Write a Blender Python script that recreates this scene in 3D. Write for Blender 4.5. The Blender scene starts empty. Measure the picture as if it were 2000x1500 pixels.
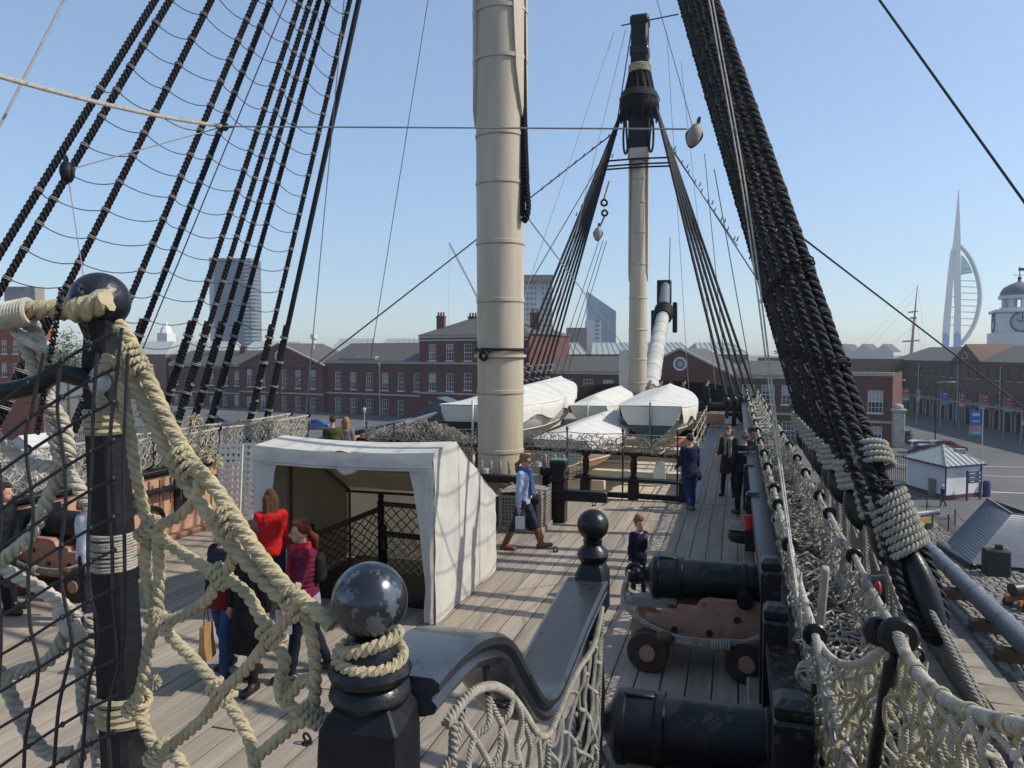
import bpy, math, random
import numpy as np
from mathutils import Vector, Matrix
random.seed(7)
RNG = np.random.default_rng(7)
sc = bpy.context.scene
COL = sc.collection
PI = math.pi

# ---------------------------------------------------------------- camera
YAW = math.radians(16.8); PITCH = math.atan(60 / 1450); FPX = 1450.0
CAM = np.array((0.0, 0.0, 3.45))
cd = bpy.data.cameras.new('camera'); cam = bpy.data.objects.new('camera', cd); COL.objects.link(cam)
cam.location = CAM; cam.rotation_euler = (PI / 2 - PITCH, 0, YAW)
cd.sensor_width = 36; cd.lens = FPX / 2000 * 36; cd.clip_start = 0.05; cd.clip_end = 6000
sc.camera = cam
# ---------------------------------------------------------------- light
SUN_AZ = math.radians(13.0)      # from +X (starboard) towards +Y (bow)
SUN_EL = math.radians(43.0)
w = bpy.data.worlds.new('World'); sc.world = w; w.use_nodes = True
nt = w.node_tree; bg = nt.nodes['Background']
sky = nt.nodes.new('ShaderNodeTexSky'); sky.sky_type = 'NISHITA'; sky.sun_disc = False
sky.sun_elevation = SUN_EL; sky.sun_rotation = PI / 2 - SUN_AZ
sky.air_density = 1.0; sky.dust_density = .75; sky.ozone_density = 3.3; sky.altitude = 0
veil = nt.nodes.new('ShaderNodeMix'); veil.data_type = 'RGBA'; veil.inputs['Factor'].default_value = .30; veil.inputs['B'].default_value = (1.95, 2.75, 3.75, 1)   # even high haze over the whole sky
nt.links.new(sky.outputs['Color'], veil.inputs['A']); nt.links.new(veil.outputs['Result'], bg.inputs['Color']); bg.inputs['Strength'].default_value = 0.15
sd = bpy.data.lights.new('sun', 'SUN'); sun = bpy.data.objects.new('sun', sd); COL.objects.link(sun)
sd.energy = 3.9; sd.angle = math.radians(0.55); sd.color = (1.0, 0.93, 0.82)
sun.rotation_euler = (PI / 2 - SUN_EL, 0, SUN_AZ + PI / 2)
sc.render.engine = 'CYCLES'
sc.view_settings.view_transform = 'Standard'; sc.view_settings.look = 'None'
sc.view_settings.exposure = 0.33; sc.view_settings.gamma = 1.0

# ---------------------------------------------------------------- photo pixel -> place helpers
_f = np.array((-math.sin(YAW) * math.cos(PITCH), math.cos(YAW) * math.cos(PITCH), -math.sin(PITCH)))
_r = np.array((math.cos(YAW), math.sin(YAW), 0.0)); _u = np.cross(_r, _f)
def ray(x, y): return _r * (x - 1000) + _u * (750 - y) + _f * FPX
def onz(x, y, z=0.0): v = ray(x, y); return CAM + v * ((z - CAM[2]) / v[2])
def onx(x, y, X): v = ray(x, y); return CAM + v * (X / v[0])
def ony(x, y, Y): v = ray(x, y); return CAM + v * (Y / v[1])
def atd(x, y, d): return CAM + ray(x, y) * (d / FPX)

# ---------------------------------------------------------------- mesh builder
def A(p): return np.asarray(p, dtype=float)
def rotz(a): c, s = math.cos(a), math.sin(a); return np.array(((c, -s, 0), (s, c, 0), (0, 0, 1.0)))
def frame(axis):
    t = A(axis) / np.linalg.norm(axis)
    h = np.array((0, 0, 1.0)) if abs(t[2]) < .9 else np.array((1.0, 0, 0))
    a = np.cross(h, t); a /= np.linalg.norm(a); b = np.cross(t, a)
    return a, b, t
def smooth_path(pts, step):
    pts = A(pts)
    if len(pts) == 2:
        n = max(2, int(np.linalg.norm(pts[1] - pts[0]) / step) + 1)
        return pts[0] + (pts[1] - pts[0]) * np.linspace(0, 1, n)[:, None]
    P = np.vstack((2 * pts[0] - pts[1], pts, 2 * pts[-1] - pts[-2])); out = []
    for i in range(1, len(P) - 2):
        p0, p1, p2, p3 = P[i - 1:i + 3]
        n = max(1, int(np.linalg.norm(p2 - p1) / step))
        t = np.linspace(0, 1, n, endpoint=False)[:, None]
        out.append(.5 * (2 * p1 + (p2 - p0) * t + (2 * p0 - 5 * p1 + 4 * p2 - p3) * t ** 2 + (3 * p1 - p0 - 3 * p2 + p3) * t ** 3))
    out.append(P[-2][None]); return np.vstack(out)
def sag(p0, p1, s, n=8):
    p0, p1 = A(p0), A(p1); t = np.linspace(0, 1, n)[:, None]
    q = p0 + (p1 - p0) * t; q[:, 2] -= (4 * s * t * (1 - t))[:, 0]; return q
class MB:
    def __init__(s): s.v = []; s.f = []; s.m = []; s.n = 0
    def add(s, V, F, mi=0):
        V = A(V); s.v.append(V)
        for f in F: s.f.append(tuple(int(i) + s.n for i in f))
        s.m += [mi] * len(F); s.n += len(V); return s
    def tube(s, pts, r, n=8, lay=0.0, mi=0, caps=True, step=None):
        """round tube, or a three-strand laid rope when lay (lay length in m) is set"""
        pts = A(pts)
        if lay: n = 12; pts = smooth_path(pts, lay / 9)
        elif step: pts = smooth_path(pts, step)
        m = len(pts)
        T = np.gradient(pts, axis=0); T /= np.linalg.norm(T, axis=1)[:, None] + 1e-12
        a, b, t = frame(T[0]); N = np.zeros_like(pts); N[0] = a
        for i in range(1, m):
            v = N[i - 1] - T[i] * np.dot(N[i - 1], T[i]); l = np.linalg.norm(v)
            N[i] = v / l if l > 1e-9 else frame(T[i])[0]
        B = np.cross(T, N)
        R = np.broadcast_to(A(r), (m,)).copy()
        th = np.linspace(0, 2 * PI, n, endpoint=False)[None, :]
        if lay:
            d = np.concatenate(([0], np.cumsum(np.linalg.norm(np.diff(pts, axis=0), axis=1))))
            ph = (d / lay * 2 * PI)[:, None]
            rr = R[:, None] * (.64 + .40 * np.abs(np.cos(1.5 * th)) ** .75); th = th - ph
        else: rr = np.repeat(R[:, None], n, 1)
        V = pts[:, None] + rr[..., None] * (np.cos(th)[..., None] * N[:, None] + np.sin(th)[..., None] * B[:, None])
        i = np.arange(m - 1)[:, None] * n; j = np.arange(n)[None]; k = (j + 1) % n
        F = np.stack((i + j, i + k, i + n + k, i + n + j), -1).reshape(-1, 4)
        F = list(map(tuple, F))
        if caps: F += [tuple(range(n))[::-1], tuple(range((m - 1) * n, m * n))]
        return s.add(V.reshape(-1, 3), F, mi)
    def box(s, c, size, R=None, ch=0.0, mi=0):
        h = A(size) / 2; c = A(c); R = np.eye(3) if R is None else R
        ch = min(ch, min(h) * .8)
        if ch <= 0:
            V = [(x, y, z) for x in (-h[0], h[0]) for y in (-h[1], h[1]) for z in (-h[2], h[2])]
            F = [(0, 1, 3, 2), (4, 6, 7, 5), (0, 4, 5, 1), (2, 3, 7, 6), (0, 2, 6, 4), (1, 5, 7, 3)]
        else:
            V = []; F = []; ix = {}
            for sx in (-1, 1):
                for sy in (-1, 1):
                    for sz in (-1, 1):
                        for ax in range(3):
                            p = [sx * (h[0] - ch), sy * (h[1] - ch), sz * (h[2] - ch)]
                            p[ax] = (sx, sy, sz)[ax] * h[ax]; ix[sx, sy, sz, ax] = len(V); V.append(p)
            def face(ids):
                q = A([V[i] for i in ids]); n = np.cross(q[1] - q[0], q[2] - q[0])
                F.append(tuple(ids) if np.dot(n, q.mean(0)) > 0 else tuple(ids[::-1]))
            for ax in range(3):
                o = [(-1, -1), (1, -1), (1, 1), (-1, 1)]
                for d in (-1, 1):
                    ids = []
                    for a_, b_ in o:
                        k = [a_, b_]; k.insert(ax, d); ids.append(ix[k[0], k[1], k[2], ax])
                    face(ids)
            for ax in range(3):
                b1, b2 = [q for q in range(3) if q != ax]
                for d1 in (-1, 1):
                    for d2 in (-1, 1):
                        k = [0, 0, 0]; k[b1] = d1; k[b2] = d2; ids = []
                        for e, bb in ((-1, b1), (1, b1), (1, b2), (-1, b2)):
                            k[ax] = e; ids.append(ix[k[0], k[1], k[2], bb])
                        face(ids)
            for sx in (-1, 1):
                for sy in (-1, 1):
                    for sz in (-1, 1): face([ix[sx, sy, sz, q] for q in range(3)])
        return s.add(A(V) @ R.T + c, F, mi)
    def bar(s, p0, p1, w, h, mi=0, ch=0.0, up=(0, 0, 1)):
        p0, p1 = A(p0), A(p1); t = p1 - p0; L = np.linalg.norm(t); t /= L
        a = np.cross(A(up), t)
        if np.linalg.norm(a) < 1e-6: a = np.cross((1.0, 0, 0), t)
        a /= np.linalg.norm(a); b = np.cross(t, a)
        return s.box((p0 + p1) / 2, (w, L, h), np.stack((a, t, b), 1) * np.array((1, 1, 1)), ch, mi)
    def cyl(s, p0, p1, r0, r1=None, n=16, mi=0, caps=True):
        r1 = r0 if r1 is None else r1
        return s.lathe([(r0, 0), (r1, 1)], p0, A(p1) - A(p0), n, mi, caps)
    def lathe(s, prof, o, axis, n=20, mi=0, caps=True, arc=None):
        """prof: (radius, t) with t measured in axis lengths"""
        a, b, t = frame(axis); L = np.linalg.norm(axis); o = A(o); m = len(prof)
        th = np.linspace(0, 2 * PI, n, endpoint=False)
        V = []
        for r, z in prof: V.append(o + t * L * z + r * (np.cos(th)[:, None] * a + np.sin(th)[:, None] * b))
        F = []
        for i in range(m - 1):
            for j in range(n):
                k = (j + 1) % n; F.append((i * n + j, i * n + k, (i + 1) * n + k, (i + 1) * n + j))
        if caps: F += [tuple(range(n))[::-1], tuple(range((m - 1) * n, m * n))]
        return s.add(np.vstack(V), F, mi)
    def ball(s, c, r, n=16, m=10, R=None, mi=0):
        r = np.broadcast_to(A(r), (3,)); V = []; F = []
        for i in range(m + 1):
            ph = PI * i / m
            for j in range(n):
                th = 2 * PI * j / n
                V.append((math.sin(ph) * math.cos(th) * r[0], math.sin(ph) * math.sin(th) * r[1], math.cos(ph) * r[2]))
        for i in range(m):
            for j in range(n):
                k = (j + 1) % n
                q = (i * n + j, (i + 1) * n + j, (i + 1) * n + k, i * n + k)
                if i == 0: q = (q[0], q[1], q[2])
                elif i == m - 1: q = (q[0], q[1], q[3])
                F.append(q)
        V = A(V)
        if R is not None: V = V @ R.T
        return s.add(V + A(c), F, mi)
    def torus(s, c, axis, R_, r, n=20, m=8, mi=0):
        a, b, t = frame(axis); th = np.linspace(0, 2 * PI, n, endpoint=False)
        V = []; F = []
        for q in th:
            d = math.cos(q) * a + math.sin(q) * b
            for k in range(m):
                p = 2 * PI * k / m; V.append(A(c) + d * (R_ + r * math.cos(p)) + t * r * math.sin(p))
        for i in range(n):
            for k in range(m):
                F.append((i * m + k, ((i + 1) % n) * m + k, ((i + 1) % n) * m + (k + 1) % m, i * m + (k + 1) % m))
        return s.add(V, F, mi)
    def prism(s, poly, o, ax, ay, dep, mi=0):
        """poly in the (ax, ay) plane at o, pushed out by the vector dep"""
        o, ax, ay, dep = A(o), A(ax), A(ay), A(dep); n = len(poly)
        V = [o + ax * x + ay * y for x, y in poly]; V += [v + dep for v in V]
        F = [tuple(range(n))[::-1], tuple(range(n, 2 * n))] + [(i, (i + 1) % n, n + (i + 1) % n, n + i) for i in range(n)]
        q = A(V[:n]); nn = sum(np.cross(q[i] - q[0], q[(i + 1) % n] - q[0]) for i in range(1, n - 1))
        if np.dot(nn, dep) < 0: F = [f[::-1] for f in F]
        return s.add(V, F, mi)
    def quad(s, a, b, c, d, mi=0): return s.add([a, b, c, d], [(0, 1, 2, 3)], mi)
    def loft(s, rings, mi=0, caps=True):
        """rings: equal-length closed rings of points"""
        n = len(rings[0]); F = []
        for i in range(len(rings) - 1):
            for j in range(n): k = (j + 1) % n; F.append((i * n + j, i * n + k, (i + 1) * n + k, (i + 1) * n + j))
        if caps: F += [tuple(range(n))[::-1], tuple(range((len(rings) - 1) * n, len(rings) * n))]
        return s.add(np.vstack([A(r) for r in rings]), F, mi)
    def grid(s, P, mi=0):
        P = A(P); m, n = P.shape[:2]
        F = [(i * n + j, i * n + j + 1, (i + 1) * n + j + 1, (i + 1) * n + j) for i in range(m - 1) for j in range(n - 1)]
        return s.add(P.reshape(-1, 3), F, mi)
    def mesh(s, name, mats, smooth=True, sharp=38):
        me = bpy.data.meshes.new(name)
        V = np.vstack(s.v) if s.v else np.zeros((0, 3))
        me.from_pydata(V.tolist() if len(V) < 0 else V, [], s.f)
        for m in (mats if isinstance(mats, (list, tuple)) else [mats]): me.materials.append(m)
        if any(s.m): me.polygons.foreach_set('material_index', s.m)
        if smooth:
            me.polygons.foreach_set('use_smooth', [True] * len(s.f))
            me.set_sharp_from_angle(angle=math.radians(sharp))
        me.update(); return me
    def build(s, name, mats, parent=None, smooth=True, sharp=38, origin=None, each=False):
        if each and len(s.v) > 1:        # every piece its own object
            n0 = 0; k = 0; o = None
            cnt = [len(v) for v in s.v]; st = np.concatenate(([0], np.cumsum(cnt)))
            fs = [[] for _ in cnt]
            for f in s.f: i = int(np.searchsorted(st, f[0], 'right') - 1); fs[i].append(tuple(q - int(st[i]) for q in f))
            for v, f in zip(s.v, fs): o = MB().add(v, f).build(name, mats, parent, smooth, sharp)
            return o
        me = s.mesh(name, mats, smooth, sharp)
        if origin is not None: me.transform(Matrix.Translation(-Vector(A(origin).tolist())))
        o = link(name, me, parent, origin)
        if parent is not None and name in STUFF_PARTS and len(s.v) > 1: o['kind'] = 'stuff'
        return o
STUFF_PARTS = {'seizing', 'hitch', 'lashing', 'upper_lashing', 'chain', 'lattice', 'strake', 'cover_seam', 'whipping', 'quilting', 'roof_rib', 'roof_seam', 'glazing_bar', 'safety_mesh', 'rope_coil', 'cord_net', 'rope_lattice', 'rope_wrap', 'gammoning', 'print', 'lettering_line', 'rope_binding', 'twine_whipping', 'lower_binding', 'rope_grommet', 'side_tackle', 'rope_collar', 'catharpin', 'clock_hands'}
def link(name, me, parent=None, loc=None, rot=None):
    o = bpy.data.objects.new(name, me); COL.objects.link(o)
    if loc is not None: o.location = A(loc).tolist()
    if rot is not None: o.rotation_euler = rot
    if parent is not None: o.parent = parent
    return o
def tag(o, label=None, cat=None, group=None, kind=None):
    if label: o['label'] = label
    if cat: o['category'] = cat
    if group: o['group'] = group
    if kind: o['kind'] = kind
    return o
def thing(name, label, cat, loc=(0, 0, 0), rz=0.0, group=None):
    o = bpy.data.objects.new(name, None); COL.objects.link(o); o.empty_display_size = .2
    o.location = A(loc).tolist(); o.rotation_euler = (0, 0, rz)
    return tag(o, label, cat, group)
def copy_tree(o, parent=None):
    c = o.copy(); COL.objects.link(c); c.parent = parent
    for ch in o.children: copy_tree(ch, c)
    return c
# ---------------------------------------------------------------- materials
def mat(name, base, rough=.6, var=.18, vscale=6.0, bump=0.0, bscale=40.0, metal=0.0, stretch=None, col2=None, c2amt=.5, c2scale=2.0,
        spec=.5, rand=0.0, coat=0.0, trans=0.0, sheen=0.0, c2sharp=.08, detail=5.0, thin=0.0):
    base = tuple(.85 * c for c in base); col2 = tuple(.85 * c for c in col2) if col2 else None
    m = bpy.data.materials.new(name); m.use_nodes = True; t = m.node_tree; n = t.nodes; L = t.links
    b = n['Principled BSDF']; b.inputs['Roughness'].default_value = rough; b.inputs['Metallic'].default_value = metal
    b.inputs['Specular IOR Level'].default_value = spec
    if coat: b.inputs['Coat Weight'].default_value = coat; b.inputs['Coat Roughness'].default_value = .12
    if trans: b.inputs['Transmission Weight'].default_value = trans
    tc = n.new('ShaderNodeTexCoord'); mp = n.new('ShaderNodeMapping'); L.new(tc.outputs['Object'], mp.inputs['Vector'])
    if stretch: mp.inputs['Scale'].default_value = stretch
    vec = mp.outputs['Vector']
    if rand:
        oi = n.new('ShaderNodeObjectInfo'); va = n.new('ShaderNodeVectorMath'); va.operation = 'ADD'
        mu = n.new('ShaderNodeVectorMath'); mu.operation = 'SCALE'; mu.inputs['Scale'].default_value = 37.0
        cmb = n.new('ShaderNodeCombineXYZ')
        for k in 'XYZ': L.new(oi.outputs['Random'], cmb.inputs[k])
        L.new(cmb.outputs[0], mu.inputs[0]); L.new(vec, va.inputs[0]); L.new(mu.outputs[0], va.inputs[1]); vec = va.outputs[0]
    no = n.new('ShaderNodeTexNoise'); no.inputs['Scale'].default_value = vscale; no.inputs['Detail'].default_value = detail
    L.new(vec, no.inputs['Vector'])
    hv = n.new('ShaderNodeMapRange'); hv.inputs['From Min'].default_value = .3; hv.inputs['From Max'].default_value = .7
    hv.inputs['To Min'].default_value = 1 - var; hv.inputs['To Max'].default_value = 1 + var
    L.new(no.outputs['Fac'], hv.inputs['Value'])
    val = hv.outputs['Result']
    if rand:
        rr = n.new('ShaderNodeMapRange'); rr.inputs['To Min'].default_value = 1 - rand; rr.inputs['To Max'].default_value = 1 + rand
        L.new(oi.outputs['Random'], rr.inputs['Value']); mm = n.new('ShaderNodeMath'); mm.operation = 'MULTIPLY'
        L.new(val, mm.inputs[0]); L.new(rr.outputs['Result'], mm.inputs[1]); val = mm.outputs[0]
    cm = n.new('ShaderNodeVectorMath'); cm.operation = 'SCALE'; L.new(val, cm.inputs['Scale'])
    if col2:
        n2 = n.new('ShaderNodeTexNoise'); n2.inputs['Scale'].default_value = c2scale; n2.inputs['Detail'].default_value = 6
        L.new(vec, n2.inputs['Vector'])
        mr = n.new('ShaderNodeMapRange'); mr.inputs['From Min'].default_value = 1 - c2amt - c2sharp; mr.inputs['From Max'].default_value = 1 - c2amt + c2sharp
        L.new(n2.outputs['Fac'], mr.inputs['Value'])
        mx = n.new('ShaderNodeMix'); mx.data_type = 'RGBA'
        mx.inputs['A'].default_value = (*base, 1); mx.inputs['B'].default_value = (*col2, 1)
        L.new(mr.outputs['Result'], mx.inputs['Factor']); L.new(mx.outputs['Result'], cm.inputs[0])
    else: cm.inputs[0].default_value = base
    L.new(cm.outputs[0], b.inputs['Base Color'])
    if bump:
        nb = n.new('ShaderNodeTexNoise'); nb.inputs['Scale'].default_value = bscale; nb.inputs['Detail'].default_value = 4
        L.new(vec, nb.inputs['Vector']); bp = n.new('ShaderNodeBump'); bp.inputs['Strength'].default_value = bump
        bp.inputs['Distance'].default_value = .02; L.new(nb.outputs['Fac'], bp.inputs['Height']); L.new(bp.outputs['Normal'], b.inputs['Normal'])
    if thin:      # cloth that lets light through
        tr = n.new('ShaderNodeBsdfTranslucent'); L.new(cm.outputs[0], tr.inputs['Color']); ms = n.new('ShaderNodeMixShader'); ms.inputs['Fac'].default_value = thin
        L.new(b.outputs[0], ms.inputs[1]); L.new(tr.outputs[0], ms.inputs[2]); L.new(ms.outputs[0], n['Material Output'].inputs['Surface'])
    return m
M = {}
M['plank'] = mat('deck_plank_wood', (.36, .30, .23), .75, .16, 3.0, .25, 30, stretch=(6, .35, 1), rand=.15, col2=(.26, .22, .172), c2amt=.42, c2scale=1.1, c2sharp=.2)
M['pitch'] = mat('pitch_seam', (.022, .02, .019), .6, .1)
M['rope_tar'] = mat('tarred_rope', (.0075, .0074, .0105), .6, .35, 30, .4, 120, spec=.28)
M['rope_black'] = mat('black_cord', (.012, .012, .017), .6, .3, 30)
M['rope_cream'] = mat('manila_rope', (.48, .40, .25), .9, .2, 22, .25, 220, col2=(.37, .33, .22), c2amt=.45, c2scale=9, spec=.15)
M['rope_grey'] = mat('weathered_rope', (.36, .33, .275), .9, .25, 25, .25, 220, spec=.15)
M['rope_white'] = mat('white_rope', (.52, .48, .40), .9, .18, 25, .25, 220, col2=(.38, .31, .20), c2amt=.40, c2scale=14, spec=.15)
M['line_grey'] = mat('grey_line', (.30, .28, .25), .8, .2, 20)
M['line_dark'] = mat('dark_line', (.035, .033, .035), .7, .2, 20)
M['black'] = mat('black_gloss_paint', (.007, .0075, .009), .36, .3, 9, .15, 45, spec=.3, coat=.06, col2=(.022, .022, .023), c2amt=.38, c2scale=14, c2sharp=.04)
M['black_worn'] = mat('worn_black_paint', (.010, .0105, .013), .38, .3, 9, .15, 60, col2=(.05, .053, .06), c2amt=.36, c2scale=16, c2sharp=.02)
M['rail_paint'] = mat('handrail_paint', (.032, .035, .042), .30, .25, 5, .08, 80, col2=(.012, .012, .014), c2amt=.36, c2scale=22, c2sharp=.015, coat=.3)
M['ball_worn'] = mat('flaking_ball_paint', (.012, .014, .020), .24, .2, 9, .05, 40, col2=(.085, .10, .12), c2amt=.43, c2scale=17, c2sharp=.012, coat=.35)
M['slate_paint'] = mat('slate_black_paint', (.0095, .010, .0125), .55, .3, 7, .16, 50, spec=.22, col2=(.024, .024, .026), c2amt=.40, c2scale=11, c2sharp=.06)
M['gun'] = mat('gun_barrel_paint', (.0065, .0075, .011), .36, .3, 12, .16, 70, spec=.30, col2=(.016, .014, .012), c2amt=.42, c2scale=9, c2sharp=.08)
M['carriage'] = mat('carriage_paint', (.40, .22, .15), .62, .15, 8, .15, 50, col2=(.27, .14, .09), c2amt=.36, c2scale=9, c2sharp=.05)
M['salmon'] = mat('salmon_bulwark_paint', (.50, .285, .175), .6, .10, 5, .1, 60)
M['salmon_dk'] = mat('dark_salmon_paint', (.24, .11, .065), .6, .15, 5)
M['mast'] = mat('mast_buff_paint', (.56, .48, .365), .42, .09, 2.5, .10, 30, stretch=(2.2, 2.2, .22), col2=(.48, .395, .285), c2amt=.42, c2scale=1.6, c2sharp=.15)
M['wood_grey'] = mat('grey_teak', (.26, .225, .185), .8, .2, 14, .3, 60)
M['wood_lt'] = mat('pale_belaying_wood', (.33, .30, .26), .75, .15, 14, .2, 60)
M['wood_brown'] = mat('brown_wood', (.10, .05, .025), .5, .25, 10, .2, 50)
M['canvas'] = mat('white_canvas', (.70, .68, .62), .8, .06, 2.2, .35, 6, spec=.2, col2=(.53, .51, .455), c2amt=.38, c2scale=2.4, c2sharp=.12, thin=.16)
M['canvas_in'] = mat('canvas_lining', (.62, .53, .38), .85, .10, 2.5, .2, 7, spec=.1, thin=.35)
M['cover'] = mat('boat_cover', (.66, .635, .575), .75, .07, 3.0, .3, 5, spec=.2)
M['boat_white'] = mat('boat_white_paint', (.66, .64, .58), .5, .06, 4, .05, 30)
M['boat_cream'] = mat('boat_cream_paint', (.60, .53, .40), .6, .10, 3, .08, 30)
M['boat_green'] = mat('boat_green_paint', (.035, .085, .085), .5, .15, 5)
M['red_paint'] = mat('red_paint', (.45, .03, .02), .5, .15, 6)
M['brick'] = mat('red_brick', (.155, .055, .037), .9, .22, 4, .2, 20, col2=(.105, .045, .035), c2amt=.46, c2scale=.5, c2sharp=.16)
M['brick_or'] = mat('orange_brick', (.30, .085, .048), .9, .15, 1.2)
M['brick_bn'] = mat('brown_brick', (.19, .105, .070), .9, .2, 1.0, .2, 20, col2=(.115, .075, .06), c2amt=.45, c2scale=1.0, c2sharp=.25)
M['slate'] = mat('slate_roof', (.092, .087, .077), .8, .2, 1.5, .3, 8)
M['zinc'] = mat('ribbed_metal_roof', (.33, .36, .35), .55, .12, 1.0)
M['stone'] = mat('pale_stone', (.42, .39, .34), .85, .18, 2.0, .3, 20)
M['white_paint'] = mat('white_paint', (.72, .72, .72), .55, .05, 2.0)
M['glass'] = mat('window_glass', (.045, .05, .055), .06, .3, .4, spec=.8, rand=.7)
M['glass_blue'] = mat('tower_blue_glass', (.10, .19, .30), .25, .25, .05, spec=.6)
M['asphalt'] = mat('asphalt', (.125, .12, .112), .9, .16, .25, .3, 25, col2=(.095, .092, .088), c2amt=.45, c2scale=.09, c2sharp=.15)
M['cobble'] = mat('cobble_stone', (.22, .20, .17), .9, .35, 2.4, .4, 20)
M['dockstone'] = mat('dock_stone', (.27, .235, .175), .9, .25, 1.2, .3, 14, rand=.12)
M['dark_iron'] = mat('dark_iron', (.015, .015, .018), .45, .2, 10)
M['steel'] = mat('pale_steel', (.50, .51, .52), .5, .1, 4)
M['tarp'] = mat('grey_tarpaulin', (.085, .10, .125), .5, .15, 1.5, .2, 6)
M['spar_grey'] = mat('grey_spar_paint', (.14, .155, .175), .5, .2, 2.0, .1, 20)
M['yellow'] = mat('ochre_paint', (.52, .28, .05), .55, .15, 6)
M['navy'] = mat('navy_sign_paint', (.02, .03, .12), .5, .1, 6)
M['skin'] = mat('skin', (.56, .31, .22), .5, .08, 20)
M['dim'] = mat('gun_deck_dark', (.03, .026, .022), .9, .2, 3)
# ================================================================ SETTING
GZ = -8.25
def ground():
    b = MB(); xs = [-2600, -18.5, 8.2, 2600]; ys = [-400, -60, 72, 4200]
    V = [(x, y, GZ) for y in ys for x in xs]
    F = [(j * 4 + i, j * 4 + i + 1, (j + 1) * 4 + i + 1, (j + 1) * 4 + i) for j in range(3) for i in range(3) if (i, j) != (1, 1)]
    b.add(V, F); tag(b.build('ground', M['asphalt'], smooth=False), kind='structure')
    b = MB()      # dock floor and head walls
    b.quad((-18.5, -60, -17), (8.2, -60, -17), (8.2, 72, -17), (-18.5, 72, -17))
    b.quad((-18.5, 72, -17), (8.2, 72, -17), (8.2, 72, GZ), (-18.5, 72, GZ)); b.quad((-18.5, -60, -17), (-18.5, 72, -17), (-18.5, 72, GZ), (-18.5, -60, GZ))
    tag(b.build('dock_floor', M['dockstone'], smooth=False), kind='structure')
    # stepped starboard side of the dry dock; every block its own piece
    b = MB(); b.box((8.7, 6, -13), (.9, 130, 8)); dw = tag(b.build('dock_wall', M['dockstone']), kind='structure')
    bm = MB().box((0, 0, 0), (1.15, 1.46, .55), ch=.03).mesh('coping_stone', M['dockstone'])
    for k in range(22):
        if 9 <= k <= 10: continue
        link('coping_stone', bm, dw, (8.75, 21 + k * 1.5, GZ - .16))
    bs = MB().box((0, 0, 0), (1.5, 1.96, .9), ch=.04).mesh('altar_step_stone', M['dockstone'])
    for lv in range(3):
        for k in range(13): link('altar_step_stone', bs, dw, (7.4 - lv * 1.45, 20 + k * 2.0 + lv * .7, GZ - 1.5 - lv * 1.15))
    st = MB().box((0, 0, 0), (.35, 1.6, .10), ch=.01)
    for y in (36.2, 37.4): link('timber_tread', MB().box((0, 0, 0), (1.1, .16, .1)).mesh('timber_tread', M['yellow']), dw, (7.9, y, GZ - .75))
    # cobbled strip beside the dock
    b = MB(); y = 25.0
    while y < 60:
        x = 9.5 + RNG.uniform(0, .15)
        while x < 14.5:
            wdt = RNG.uniform(.26, .46)
            if not (50 < y and x > 13): b.box((x + wdt / 2, y + RNG.uniform(-.03, .03), GZ + RNG.uniform(-.01, .02)), (wdt - .05, .27, .14), rotz(RNG.uniform(-.12, .12)), ch=.04)
            x += wdt
        y += .33
    tag(b.build('cobbles', M['cobble']), 'uneven grey cobbles laid beside the dry dock', 'cobbles', kind='stuff')
    b = MB(); b.box((12, 42, GZ + .002), (5.2, 35, .02)); tag(b.build('cobble_bed', mat('cobble_joint', (.07, .062, .052), .95, .3, 3)), kind='structure')
    # road strip, white lines
    b = MB()
    for (p, q, wd) in (((14, 86), (46, 90), .35), ((16, 80), (48, 83), .3), ((12.5, 71), (26, 71.5), .5)):
        b.bar((*p, GZ + .006), (*q, GZ + .006), wd, .004)
    tag(b.build('road_marking', M['stone'], smooth=False), kind='structure')
ground()

# ---------------------------------------------------------------- ship: hull, decks
CX = -4.87
XS, XP = .32, -10.06      # inner faces of the bulwarks
def hull():
    b = MB(); sec = [(XS + .16, 1.28), (.75, .6), (1.4, -1.5), (2.5, -4.5), (3.1, -7.5), (2.6, -11), (.5, -15.5)]
    ys = list(np.linspace(-14, 60, 30)); 
    for side in (1, -1):
        P = []
        for y in ys:
            t = max(0, (y - 36) / 24); k = math.sqrt(max(0, 1 - t ** 2.2))
            P.append([(CX + side * (x - CX) * max(k, .02), y, z) for x, z in sec])
        P = A(P); b.grid(P if side > 0 else P[:, ::-1])
    m = [M['black'], mat('hull_ochre', (.42, .25, .10), .5, .1)]
    tag(b.build('ship_hull', m[0]), kind='structure')
    b = MB(); b.box((.98, 9.5, .52), (.95, 15, .12), ch=.02); b.box((CX * 2 - .98, 10.5, .52), (.95, 13, .12), ch=.02)
    tag(b.build('channel_shelf', M['black']), kind='structure')
hull()
_pm = {}
def plank_mesh(L, wd):
    k = (round(L, 2), wd)
    if k not in _pm: _pm[k] = MB().box((0, 0, -.03), (wd, L, .06), ch=.004).mesh('plank', M['plank'], smooth=False)
    return _pm[k]
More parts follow.
